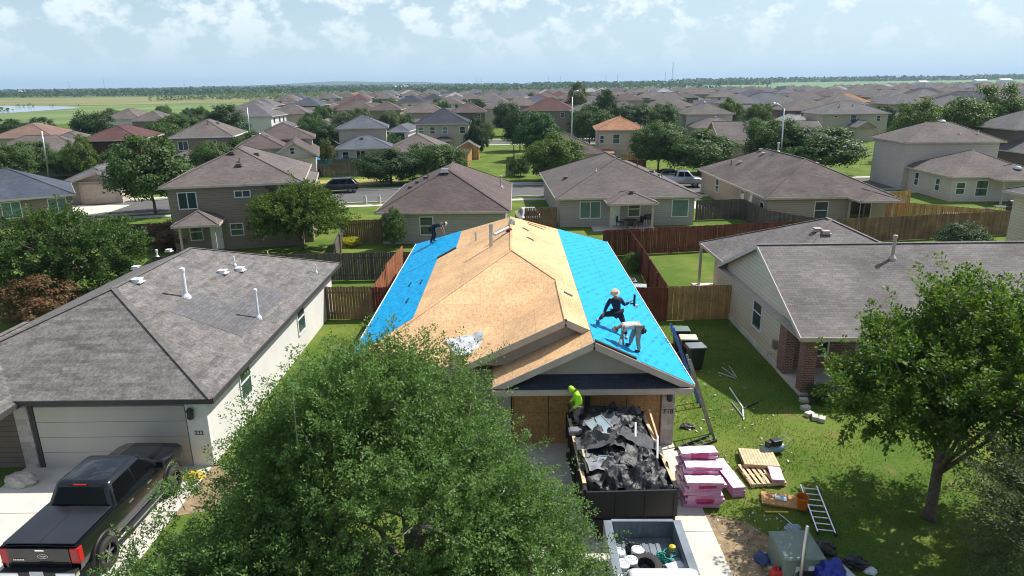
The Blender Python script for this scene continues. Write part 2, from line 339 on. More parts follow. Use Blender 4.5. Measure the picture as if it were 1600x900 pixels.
DRYSOIL = mat('dry_soil', (.26, .19, .11), .95, var=.4, scale=4, bump=.5, bscale=30)
FIELDG = mat('meadow_green', (.115, .17, .04), .95, var=.3, scale=.02); FIELDY = mat('meadow_olive', (.17, .17, .055), .95, var=.25, scale=.015); FIELDB = mat('pasture_green', (.10, .19, .055), .95, var=.2, scale=.008)
WATER = mat('pond_water', (.26, .30, .34), .12, var=.05); SAND = mat('bare_earth', (.50, .42, .33), .9)

# ------------------------------------------------------------------ the land
def sheet(name, pts, z, m, kind='structure'):
    o = MB().poly(*[(p[0], p[1], z) for p in pts]).build(name, m); o['kind'] = kind; return o
g = MB(); g.poly((-9000, -60, 0), (9000, -60, 0), (9000, 14000, 0), (-9000, 14000, 0)); go = g.build('ground', GROUND); go['kind'] = 'structure'
sheet('meadow', [(-420, 210), (-190, 200), (-150, 250), (-128, 330), (-125, 560), (-500, 420), (-700, 330)], .05, FIELDG)
sheet('meadow', [(-700, 335), (-520, 430), (-180, 560), (-160, 900), (-900, 950), (-1500, 560)], .06, FIELDY)
pa = MB(); Pp = [(20, 640, .1), (560, 700, .1), (1700, 900, .2), (3600, 2150, 9), (1700, 2150, 8), (300, 1900, 4), (-40, 1000, .1)]
pa.poly(Pp[0], Pp[1], Pp[5], Pp[6]); pa.poly(Pp[1], Pp[4], Pp[5]); pa.poly(Pp[1], Pp[2], Pp[3], Pp[4]); po_ = pa.build('pasture', FIELDB); po_['kind'] = 'structure'
sheet('bare_earth', [(-150, 700), (40, 640), (60, 690), (-160, 780)], .10, SAND)
pond = [at(x, y) for x, y in ((-400, 176), (-150, 180), (0, 178), (70, 173), (128, 169), (105, 166.5), (0, 165.5), (-400, 163))]
o = sheet('pond', [(p.x, p.y) for p in pond], .14, WATER)
hill = MB()
hx = np.linspace(-2400, 1200, 40); hy = np.linspace(3600, 6200, 12)
def hz_(x, y): return max(-3, 26 * math.exp(-((x + 1130) / 330) ** 2) + 8 * math.exp(-((x + 1700) / 500) ** 2) + 17 * math.exp(-((x + 620) / 260) ** 2) + 9) * math.exp(-((y - 4800) / 800) ** 2) - 1
hill.add([(x, y, hz_(x, y)) for y in hy for x in hx], [(j*40+i, j*40+i+1, (j+1)*40+i+1, (j+1)*40+i) for j in range(11) for i in range(39)])
ho = hill.build('hills', mat('far_woods', (.035, .06, .025), .95, var=.4, scale=.01), smooth=True); ho['kind'] = 'structure'

def strip(name, line, off0, off1, z, m, thick=0):
    P = [Vector((p[0], p[1], 0)) for p in line]; a = []; b = []
    for i, p in enumerate(P):
        d = (P[min(i + 1, len(P) - 1)] - P[max(i - 1, 0)]).normalized(); n = Vector((-d.y, d.x, 0))
        a.append(p + n * off0); b.append(p + n * off1)
    mb = MB()
    for i in range(len(P) - 1):
        q = [a[i], a[i+1], b[i+1], b[i]]
        if off1 > off0: q = [a[i], a[i + 1], b[i + 1], b[i]]
        if thick:
            V = [(p.x, p.y, 0) for p in q] + [(p.x, p.y, z) for p in q]
            mb.add(V, [(4,5,6,7),(0,1,5,4),(2,3,7,6),(1,2,6,5),(3,0,4,7)])
        else: mb.poly(*[(p.x, p.y, z) for p in q])
    o = mb.build(name, m); o['kind'] = 'structure'; return o
street = [(-200, 50), (-110, 60), (-60, 67), (-44, 69.5), (-18, 76), (2, 79.5), (30, 81), (100, 83), (260, 86)]
strip('street', street, -4.3, 4.3, .012, ASPH)
for s_ in (-1, 1):
    strip('kerb', street, s_ * 4.3, s_ * 4.5, .12, KERB, 1)
    strip('sidewalk', street, s_ * 5.6, s_ * 6.8, .03, KERB, 1)
street2 = [(-160, 140), (-60, 143), (-3, 148), (80, 152), (240, 156)]
strip('street', street2, -4, 4, .012, ASPH); strip('kerb', street2, -4.3, -4, .12, KERB, 1); strip('kerb', street2, 4, 4.3, .12, KERB, 1); strip('sidewalk', street2, -6.8, -5.4, .03, KERB, 1); strip('sidewalk', street2, 5.4, 6.8, .03, KERB, 1)
sheet('dry_lawn', [(-26, 84), (-14.5, 86), (-14.5, 92.5), (-26, 90)], .02, mat('dry_grass', (.28, .25, .07), .95, var=.3, scale=2))
def driveway(x0, x1, y0, y1, joints, name='driveway'):
    mb = MB(); ys = [y0] + joints + [y1]
    for a, b in zip(ys, ys[1:]): mb.box(x0, x1, a + .012, b - .012, -.1, .035)
    o = mb.build(name, CONC, bevel=.008); o['kind'] = 'structure'; return o
driveway(-.4, 5.5, 8.5, 21.15, [11.2, 14.2, 16.2, 18.7])
driveway(-16.1, -9.95, 8.5, 20.0, [11.5, 14.6, 17.4])
sheet('dry_lawn', [(5.5, 9), (7.6, 10), (8.0, 13), (7.2, 15.6), (6.6, 16.6), (5.5, 17.1)], .006, DRYSOIL)
sheet('dry_lawn', [(-9.95, 17.2), (-8.9, 17.5), (-8.6, 19.6), (-9.95, 20)], .006, DRYSOIL)
p0 = at(115, 340); sheet('driveway', [(-49, 61), (-40, 61.5), (-40.5, 72.4), (-47, 72.6)], .03, CONC)
sheet('driveway', [(14.6, 66), (20, 66.5), (20, 75.5), (14.6, 75.3)], .02, CONC)

# ------------------------------------------------------------------ houses
class Blk:
    def __init__(s, x0, x1, y0, y1, ez=2.6, pitch=.45, kind='hip', ov=.45, z0=0, ridge=None, wall=True):
        s.__dict__.update(locals())
        s.ax0, s.ax1, s.ay0, s.ay1 = x0 - ov, x1 + ov, y0 - ov, y1 + ov
        w, d = s.ax1 - s.ax0, s.ay1 - s.ay0
        if ridge: s.rg = ridge
        elif kind == 'hip':
            h = min(w, d) / 2
            s.rg = (s.ax0 + h, s.ay0 + h, s.ax1 - h, s.ay1 - h, ez + pitch * h)
        elif kind == 'gx': s.rg = (s.ax0, (y0 + y1) / 2, s.ax1, (y0 + y1) / 2, ez + pitch * d / 2)
        elif kind == 'gy': s.rg = ((x0 + x1) / 2, s.ay0, (x0 + x1) / 2, s.ay1, ez + pitch * w / 2)
        elif kind == 'shed': s.rg = None
    def z(s, x, y):
        e = s.ez
        if s.kind == 'shed': return e + s.pitch * (y - s.ay0)
        rx0, ry0, rx1, ry1, rz = s.rg; c = []
        if rx1 > s.ax0 + .01 and rx0 > s.ax0 + .01: c.append((x - s.ax0) / (rx0 - s.ax0))
        if rx1 < s.ax1 - .01: c.append((s.ax1 - x) / (s.ax1 - rx1))
        if ry0 > s.ay0 + .01: c.append((y - s.ay0) / (ry0 - s.ay0))
        if ry1 < s.ay1 - .01: c.append((s.ay1 - y) / (s.ay1 - ry1))
        return e + (rz - e) * min(c + [1])
    def roof(s, mb, th=.05):
        a, b, c, d, e = s.ax0, s.ax1, s.ay0, s.ay1, s.ez
        if s.kind == 'shed':
            t = e + s.pitch * (d - c); mb.poly((a, c, e), (b, c, e), (b, d, t), (a, d, t)); return
        rx0, ry0, rx1, ry1, rz = s.rg
        p, q = (rx0, ry0, rz), (rx1, ry1, rz)
        A, B, C, D = (a, c, e), (b, c, e), (b, d, e), (a, d, e)
        if s.kind == 'gx': mb.poly(A, B, q, p); mb.poly(C, D, p, q)
        elif s.kind == 'gy': mb.poly(B, C, q, p); mb.poly(D, A, p, q)
        elif abs(rx1 - rx0) >= abs(ry1 - ry0):
            mb.poly(A, B, q, p) if q != p else mb.poly(A, B, p)
            mb.poly(C, D, p, q) if q != p else mb.poly(C, D, p)
            mb.poly(B, C, q); mb.poly(D, A, p)
        else:
            mb.poly(B, C, q, p); mb.poly(D, A, p, q); mb.poly(A, B, p); mb.poly(C, D, q)
    def caps(s, mb):
        # ridge and hip cap courses, a little proud
        if s.kind == 'shed': return
        rx0, ry0, rx1, ry1, rz = s.rg; p, q = Vector((rx0, ry0, rz + .012)), Vector((rx1, ry1, rz + .012)); a, b, c, d, e = s.ax0, s.ax1, s.ay0, s.ay1, s.ez + .012
        L = [(p, q)] if (q - p).length > .2 else []
        if s.kind == 'hip':
            if abs(rx1 - rx0) >= abs(ry1 - ry0): L += [(Vector((a, c, e)), p), (Vector((a, d, e)), p), (Vector((b, c, e)), q), (Vector((b, d, e)), q)]
            else: L += [(Vector((a, c, e)), p), (Vector((b, c, e)), p), (Vector((a, d, e)), q), (Vector((b, d, e)), q)]
        for u, v in L: mb.bar(u, v, .2, .014)
    def fascia(s, mb, h=.17):
        a, b, c, d, e = s.ax0, s.ax1, s.ay0, s.ay1, s.ez
        t = .035
        if s.kind in ('hip', 'gx', 'shed'): mb.box(a, b, c - t, c, e - h, e - .004); 
        if s.kind in ('hip', 'gx'): mb.box(a, b, d, d + t, e - h, e - .004)
        if s.kind in ('hip', 'gy'): mb.box(a - t, a, c, d, e - h, e - .004); mb.box(b, b + t, c, d, e - h, e - .004)
        if s.kind != 'shed': mb.box(a + .002, b - .002, c + .002, d - .002, e - h + .01, e - h + .03)
        if s.kind == 'gx':
            rx0, ry0, rx1, ry1, rz = s.rg
            for x in (a - t / 2, b + t / 2):
                for y in (c, d): mb.bar((x, y, e - h / 2 - .01), (x, ry0, rz - h / 2 - .01), t, h)
        if s.kind == 'gy':
            rx0, ry0, rx1, ry1, rz = s.rg
            for y in (c - t / 2, d + t / 2):
                for x in (a, b): mb.bar((x, y, e - h / 2 - .01), (rx0, y, rz - h / 2 - .01), t, h)
        if s.kind == 'gx':
            ry, rz_ = s.rg[1], s.rg[4]
            for xa, xb in ((a, s.x0), (s.x1, b)):
                for y in (c, d): mb.poly((xa, y, e - .04), (xb, y, e - .04), (xb, ry, rz_ - .04), (xa, ry, rz_ - .04))
        if s.kind == 'gy':
            rx, rz_ = s.rg[0], s.rg[4]
            for ya, yb_ in ((c, s.y0), (s.y1, d)):
                for x in (a, b): mb.poly((x, ya, e - .04), (x, yb_, e - .04), (rx, yb_, rz_ - .04), (rx, ya, rz_ - .04))
        if s.kind == 'shed':
            tz = e + s.pitch * (d - c)
            for x in (a - t / 2, b + t / 2): mb.bar((x, c, e - h / 2 - .01), (x, d, tz - h / 2 - .01), t, h)
            mb.poly((a, c, e - .02), (a, d, tz - .02), (b, d, tz - .02), (b, c, e - .02))
    def walls(s, mb):
        if not s.wall: return
        a, b, c, d, e, z = s.x0, s.x1, s.y0, s.y1, s.ez - .1, s.z0
        mb.poly((a, c, z), (b, c, z), (b, c, e), (a, c, e)); mb.poly((b, c, z), (b, d, z), (b, d, e), (b, c, e))
        mb.poly((b, d, z), (a, d, z), (a, d, e), (b, d, e)); mb.poly((a, d, z), (a, c, z), (a, c, e), (a, d, e))
        if s.kind == 'gx':
            k = s.rg[4] - .05; kc = s.ez + s.pitch * s.ov - .05
            for x, fl in ((a, 1), (b, 0)):
                T = [(x, c, e), (x, d, e), (x, d, kc), (x, (c + d) / 2, k), (x, c, kc)]; mb.poly(*(T if not fl else T[::-1]))
        if s.kind == 'gy':
            k = s.rg[4] - .05; kc = s.ez + s.pitch * s.ov - .05
            for y, fl in ((c, 0), (d, 1)):
                T = [(a, y, e), (b, y, e), (b, y, kc), ((a + b) / 2, y, k), (a, y, kc)]; mb.poly(*(T if not fl else T[::-1]))

def add_window(root, blk, face, u, z, w, h, frame=None, pane=None, split='h', name='window', proud=.045):
    """face f/b/l/r of a block; u along the wall from its west/front end"""
    if face in 'fb':
        y = blk.y0 if face == 'f' else blk.y1; sg = -1 if face == 'f' else 1
        P = lambda a, o, zz: (blk.x0 + a, y + sg * o, zz)
    else:
        x = blk.x0 if face == 'l' else blk.x1; sg = -1 if face == 'l' else 1
        P = lambda a, o, zz: (x + sg * o, blk.y0 + a, zz)
    def pb(mb, a0, a1, o0, o1, z0, z1):
        p, q = P(a0, o0, z0), P(a1, o1, z1)
        mb.box(min(p[0], q[0]), max(p[0], q[0]), min(p[1], q[1]), max(p[1], q[1]), z0, z1)
    f = MB(); t = .07
    a0, a1 = u - w / 2, u + w / 2
    pb(f, a0 - t, a0, 0, proud, z - t, z + h + t); pb(f, a1, a1 + t, 0, proud, z - t, z + h + t)
    pb(f, a0, a1, 0, proud, z + h, z + h + t); pb(f, a0, a1, 0, proud + .03, z - t, z)
    if split == 'h': pb(f, a0, a1, .012, proud - .008, z + h / 2 - .03, z + h / 2 + .03)
    if split in ('v', 'd'): pb(f, u - .03, u + .03, .012, proud - .008, z, z + h)
    fo = f.build(name, frame or FRAME, root)
    g = MB(); pb(g, a0, a1, .002, .016, z, z + h); g.build('pane', pane or PANE, fo)
    return fo
def add_door(root, blk, face, u, w, h, m, handle=True):
    y = blk.y0 if face == 'f' else blk.y1; sg = -1 if face == 'f' else 1
    x = blk.x0 + u
    mb = MB(); mb.box(x - w / 2, x + w / 2, min(y, y + sg * .05), max(y, y + sg * .05), .1, h)
    for z0 in (.3, h * .55): mb.box(x - w * .33, x + w * .33, min(y + sg * .05, y + sg * .062), max(y + sg * .05, y + sg * .062), z0, z0 + h * .33)
    d = mb.build('door', m, root)
    if handle: MB().box(x + w * .36, x + w * .42, min(y + sg * .05, y + sg * .1), max(y + sg * .05, y + sg * .1), h * .45, h * .51).build('handle', METAL, d)
    return d
def garage_door(root, x0, x1, y, h, m, z=.03, rows=4):
    mb = MB(); rh = h / rows
    for r in range(rows): mb.box(x0, x1, y - .04, y, z + r * rh + .008, z + (r + 1) * rh - .008)
    mb.box(x0, x1, y - .012, y + .0, z, z + h)
    return mb.build('garage_door', m, root)
def roof_vent(roof, x, y, z, m, kind='box', s=.34, h=.14, name=None):
    mb = MB()
    if kind == 'box':
        mb.obox((x, y, z + h / 2 + .03), (s, s, h)); mb.obox((x, y, z + .015), (s * 1.5, s * 1.4, .03)); mb.obox((x, y, z + h + .045), (s * 1.15, s * 1.15, .03))
    elif kind == 'dome': mb.lathe([(s * .75, -.1), (s * .75, .05), (s * .72, .10), (s * .55, .2), (s * .3, .26), (.02, .28)], (x, y, z), 14)
    elif kind == 'pipe': mb.tube([(x, y, z - .1), (x, y, z + h)], s, 10); mb.lathe([(s * 2.4, -.06), (s * 2.2, .04), (s * 1.15, .12)], (x, y, z), 10)
    elif kind == 'flue': mb.tube([(x, y, z - .1), (x, y, z + h)], s, 12); mb.lathe([(s * 2.6, -.1), (s * 2.4, .03), (s * 1.3, .14)], (x, y, z), 12); mb.lathe([(s * 1.35, 0), (s * 1.45, .05), (s * 1.35, .13), (.02, .16)], (x, y, z + h), 12)
    return mb.build(name or {'box': 'roof_vent', 'dome': 'turbine_vent', 'pipe': 'vent_pipe', 'flue': 'flue_pipe'}[kind], m, roof, smooth=kind == 'dome')

def house(label, x, y, rz, blocks, roofm, wallm, trim=None, group=None, wins=(), vents=(), posts=(), gdoor=None, doors=(), name='house', cat='house', roofs=None):
    root = empty(name, (x, y, 0), rz, label, cat, group)
    r = MB(); c = MB(); f = MB(); w = MB()
    for b in blocks: b.roof(r); b.caps(c); b.fascia(f); b.walls(w)
    w.build('wall', wallm, root)
    if roofs:
        ro = None
        for i, b in enumerate(blocks):
            q = MB(); b.roof(q); b.caps(q); oo = q.build('roof', roofs[i], root); ro = ro or oo
    else:
        r.v_off = 0; n0 = len(r.v)
        r.add(c.v, c.f); ro = r.build('roof', roofm, root)
    f.build('fascia', trim or TRIM, root)
    for q in wins: add_window(root, blocks[q[0]], *q[1:6], **(q[6] if len(q) > 6 else {}))
    for q in vents:
        b = blocks[q[0]]; kw = dict(q[5]) if len(q) > 5 else {}
        roof_vent(ro, q[1], q[2], b.z(q[1], q[2]), q[4], q[3], **kw)
    for px_, py_, h in posts: MB().box(px_ - .08, px_ + .08, py_ - .08, py_ + .08, 0, h).build('porch_post', trim or TRIM, root)
    if gdoor: garage_door(root, *gdoor)
    for q in doors: add_door(root, blocks[q[0]], *q[1:])
    return root

# ---- the house whose roof is being replaced
def build_main():
    root = empty('house', (0, 21.2, 0), 0, 'single-storey house being re-roofed with bare wood sheathing and bright blue underlayment', 'house')
    O = Vector((0, 21.2, 0))
    R_, E_, K = 5.82, 2.62, .47
    def V(x, y, z): return (x, y - 21.2, z)
    zr = lambda x: E_ + K * (R_ - abs(x))
    yb, yf = 40.85, 21.9
    ridge = E_ + K * R_
    yr1 = yb - R_; yr0 = 27.7
    deck = MB()
    fz = lambda y: E_ + (ridge - E_) * (y - yf) / (yr0 - yf)          # front hip plane
    deck.poly(V(-R_, yb, E_), V(-R_, yf, E_), V(0, yr0, ridge), V(0, yr1, ridge))
    deck.poly(V(-R_, yf, E_), V(R_, yf, E_), V(0, yr0, ridge))
    deck.poly(V(R_, yb, E_), V(-R_, yb, E_), V(0, yr1, ridge))
    # east slope runs on to the front of the garage
    gx, gy0 = 2.58, 20.15; gz = zr(gx); ux, uy0 = 1.76, 21.25; uz = zr(ux)
    deck.poly(V(R_, gy0, E_), V(R_, yb, E_), V(0, yr1, ridge), V(0, yr0, ridge), V(ux, 25.96, uz), V(ux, uy0, uz), V(gx, uy0 + .004, gz), V(gx, gy0, gz))
    lx = -1.75; lz = uz - K * (ux - lx)
    deck.poly(V(ux, uy0, uz), V(ux, 25.96, uz), V(lx, 22.45, lz), V(lx, uy0, lz))
    glx = -.68; glz = gz - K * (gx - glx)
    deck.poly(V(gx, gy0, gz), V(gx, 22.0, gz), V(glx, 22.0, glz), V(glx, gy0, glz))
    roof = deck.build('roof', OSB, root)
    # thickness + rough rim under the boards
    rim = MB()
    for p, q in (((R_, gy0, E_), (R_, yb, E_)), ((-R_, yf, E_), (-R_, yb, E_)), ((-R_, yb, E_), (R_, yb, E_)), ((-R_, yf, E_), (lx, yf, E_)), ((lx, uy0, lz), (lx, 22.3, lz))):
        rim.bar(Vector(V(*p)) - Vector((0, 0, .11)), Vector(V(*q)) - Vector((0, 0, .11)), .04, .2)
    for p, q in (((R_, gy0, E_), (gx, gy0, gz)), ((glx, gy0, glz), (gx, gy0, gz)), ((lx, uy0, lz), (ux, uy0, uz)), ((ux, uy0, uz), (gx, uy0, gz))):
        rim.bar(Vector(V(*p)) - Vector((0, 0, .125)), Vector(V(*q)) - Vector((0, 0, .125)), .05, .22)
    for p, q in (((R_, gy0 + .05, E_), (gx, gy0 + .05, gz)), ((glx, gy0 + .05, glz), (gx, gy0 + .05, gz)), ((lx, uy0 + .05, lz), (ux, uy0 + .05, uz))):
        rim.bar(Vector(V(*p)) - Vector((0, -.05, .05)), Vector(V(*q)) - Vector((0, -.05, .05)), .1, .09)
    rim.build('fascia', TRIM, root)
    # ridge / hip battens left on the sheathing
    seam = MB()
    for p, q in (((0, yr0, ridge), (0, yr1, ridge)), ((0, yr0, ridge), (-R_, yf, E_)), ((ux, uy0, uz), (ux, 25.96, uz)), ((0, yr0, ridge), (ux, 25.96, uz))):
        seam.bar(Vector(V(*p)) + Vector((0, 0, .006)), Vector(V(*q)) + Vector((0, 0, .006)), .10, .016)
    seam.build('ridge_strip', OSB, roof)
    # underlayment sheets, laid 8 mm over the deck and with a lapped edge
    e = .012
    fe = MB(); ns = lambda x: zr(x) + e
    def sheet_e(xa, xb, ya, yb_top, yb_bot):  # xa upslope, xb eave
        fe.poly(V(xa, ya, ns(xa)), V(xb, ya, ns(xb)), V(xb, yb_bot, ns(xb)), V(xa, yb_top, ns(xa)))
    m1 = 4.15
    fe.poly(V(2.58, gy0 + .03, ns(2.58)), V(m1, gy0 + .03, ns(m1)), V(m1, yb - R_ + m1, ns(m1)), V(2.58, yb - R_ + 2.58, ns(2.58)))
    e = .02
    fe.poly(V(m1 - .06, gy0 + .02, ns(m1 - .06)), V(R_ + .03, gy0 + .02, ns(R_ + .03)), V(R_ + .03, yb, ns(R_ + .03)), V(m1 - .06, yb - R_ + m1 - .06, ns(m1 - .06)))
    e = .012
    a = -3.72
    fe.poly(V(a, 33.5, ns(a)), V(-R_ - .03, 33.5, ns(-R_ - .03)), V(-R_ - .03, yf + .9, ns(-R_ - .03)), V(a, yf + 2.3, ns(a)))
    e = .022
    b = -2.8
    fe.poly(V(b, yb - R_ + 2.8, ns(b)), V(-R_ - .03, yb, ns(-R_ - .03)), V(-R_ - .03, 33.35, ns(-R_ - .03)), V(a + .0, 33.35, ns(a)), V(b, 33.7, ns(b)))
    fe.build('underlayment', FELT, roof)
    # dark sealed ends of the blue sheets
    MB().bar(V(2.62, gy0 + .10, zr(2.62) + .04), V(3.95, gy0 + .10, zr(3.95) + .04), .14, .05).build('underlayment_roll_end', BLACKP, roof)
    MB().bar(V(b, 33.6, zr(b) + .04), V(a, 33.28, zr(a) + .04), .16, .05).build('underlayment_roll_end', BLACKP, roof)
    MB().bar(V(R_ + .03, gy0, E_ + .02), V(R_ + .03, yb, E_ + .02), .028, .03).build('drip_edge', TRIMW, root); MB().bar(V(-R_ - .03, yf + .6, E_ + .02), V(-R_ - .03, yb, E_ + .02), .028, .03).build('drip_edge', TRIMW, root)
    # wrinkles / toe boards left on the west sheet
    for x, y in ((-4.1, 29.3), (-4.7, 29.9), (-4.4, 27.0)): 
        MB().bar(V(x, y, zr(x) + .04), V(x + .02, y + .55, zr(x) + .05), .05, .05).build('toe_hold', BLACKP, roof)
    # vent openings on the deck
    for x, y, l_ in ((.55, 33.4, .3), (.75, 31.6, .3), (1.95, 24.6, .32)):
        MB().bar(V(x, y, zr(x) + .012), V(x + l_, y - .1, zr(x + l_) + .012), .14, .03).build('vent_opening', BLACKP, roof)
    pp = MB(); xx = -.92; pp.tube([V(xx, 30.2, 4.6), V(xx, 30.2, 5.95)], .08, 10); pp.build('flue_pipe', METAL, roof)
    pp = MB(); pp.tube([V(xx + .12, 30.9, 5.32), V(xx + .75, 31.5, 5.5)], .09, 10); pp.build('flue_elbow', METAL, roof)
    pp = MB(); pp.tube([V(-1.75, 33.2, 4.3), V(-1.78, 33.2, 4.95)], .045, 8); pp.build('vent_pipe', METAL, roof)
    pp = MB(); pp.lathe([(.16, 0), (.15, .2), (.1, .3)], V(.02, 33.2, 5.3), 10); pp.build('flue_cap', METAL, roof)
    # walls
    w = MB(); X = 5.4
    w.poly(V(X, 21.2, 0), V(X, 40.4, 0), V(X, 40.4, 2.6), V(X, 21.2, 2.6)); w.poly(V(-X, 40.4, 0), V(-X, 22.4, 0), V(-X, 22.4, 2.6), V(-X, 40.4, 2.6))
    w.poly(V(X, 40.4, 0), V(-X, 40.4, 0), V(-X, 40.4, 2.6), V(X, 40.4, 2.6)); w.poly(V(-X, 22.4, 0), V(-.4, 22.4, 0), V(-.4, 22.4, 2.6), V(-X, 22.4, 2.6))
    w.poly(V(-.4, 22.4, 0), V(-.4, 21.2, 0), V(-.4, 21.2, 2.6), V(-.4, 22.4, 2.6))
    w.poly(V(-.4, 21.2, 2.3), V(X, 21.2, 2.3), V(X, 21.2, 2.6), V(-.4, 21.2, 2.6))
    w.build('wall', M_WALL['stone'], root)
    gb = MB(); y = gy0 + .5
    gb.poly(V(glx + .15, y, 2.62), V(R_ - .15, y, 2.62), V(gx, y, gz - .06)); y = uy0 + .35
    gb.poly(V(lx + .1, y, lz - .1), V(gx + .3, y, lz - .1), V(gx + .3, y, gz - .2), V(ux, y, uz - .06)); gb.build('gable', mat('gable_board', (.44, .385, .34), .75, var=.05), root)
    sf = MB(); sf.poly(V(-R_ + .02, yf + .02, E_ - .13), V(-R_ + .02, yb, E_ - .13), V(R_ - .02, yb, E_ - .13), V(R_ - .02, gy0 + .3, E_ - .13), V(-.7, gy0 + .3, E_ - .13), V(-.7, yf + .02, E_ - .13)); sf.build('soffit', TRIM, root)
    # pent of dark shingles across the foot of the gable
    pn = MB(); pn.poly(V(glx, 20.08, 2.55), V(R_ - .12, 20.08, 2.55), V(R_ - .68, 20.64, 2.84), V(glx + .48, 20.64, 2.84)); pn.build('pent_roof', M_ROOF['dark'], root)
    fb = MB(); fb.box(glx, R_ - .06, 20.03 - 21.2, 20.07 - 21.2, 2.36, 2.545); fb.build('gutter_board', TRIM, root)
    # boarded garage opening
    gd = MB()
    for i, (xa, xb) in enumerate(((-.05, 1.18), (1.2, 2.42), (2.6, 3.84), (3.86, 5.0))): gd.box(xa, xb, 21.1 - 21.2, 21.14 - 21.2 + .0, .04, 2.3)
    gd.build('garage_door', OSB_OLD, root)
    MB().box(2.44, 2.58, 21.05 - 21.2, 21.14 - 21.2, .04, 2.32).build('garage_post', TRIMD, root)
    st = MB(); st.box(5.02, 5.46, 20.95 - 21.2, 21.25 - 21.2, 0, 2.36); st.build('pillar', STONE, root, bevel=.01)
    st = MB(); st.box(-.5, -.08, 20.95 - 21.2, 21.25 - 21.2, 0, 2.36); st.build('pillar', STONE, root, bevel=.01)
    lamp = MB(); lamp.lathe([(.05, 0), (.10, .06), (.09, .28), (.12, .30), (.02, .42)], V(5.24, 20.82, 1.72), 8); lo = lamp.build('wall_lamp', TRIMD, root); MB().box(5.2, 5.28, 20.85 - 21.2, 20.95 - 21.2, 1.85, 1.95).build('lamp_bracket', TRIMD, lo)
    number(root, '718', V(5.24, 20.94, 1.28), .24)
    # porch recess
    add = MB(); add.box(-3.2, -2.2, 22.32 - 21.2, 22.39 - 21.2, .1, 2.15); d = add.build('door', mat('dark_door', (.05, .03, .025)), root)
    MB().box(-2.95, -2.85, 22.26 - 21.2, 22.32 - 21.2, 1.0, 1.1).build('handle', METAL, d)
    MB().box(-5.7, -5.55, 22.05 - 21.2, 22.2 - 21.2, 0, 2.5).build('porch_post', TRIM, root)
    return root
def number(root, txt, loc, size, m=None, rot=(rad(90), 0, 0), name='house_number', ext=.006):
    cu = bpy.data.curves.new(name, 'FONT'); cu.body = txt; cu.size = size; cu.align_x = 'CENTER'; cu.align_y = 'CENTER'; cu.extrude = ext
    tmp = bpy.data.objects.new(name, cu); COL.objects.link(tmp); cu.materials.append(m or BLACKP); bpy.context.view_layer.update()
    me = bpy.data.meshes.new_from_object(tmp.evaluated_get(bpy.context.evaluated_depsgraph_get())); bpy.data.objects.remove(tmp); me.name = name
    o = bpy.data.objects.new(name, me); COL.objects.link(o); o.location = loc; o.rotation_euler = rot; setpar(o, root); return o
main_house = build_main()

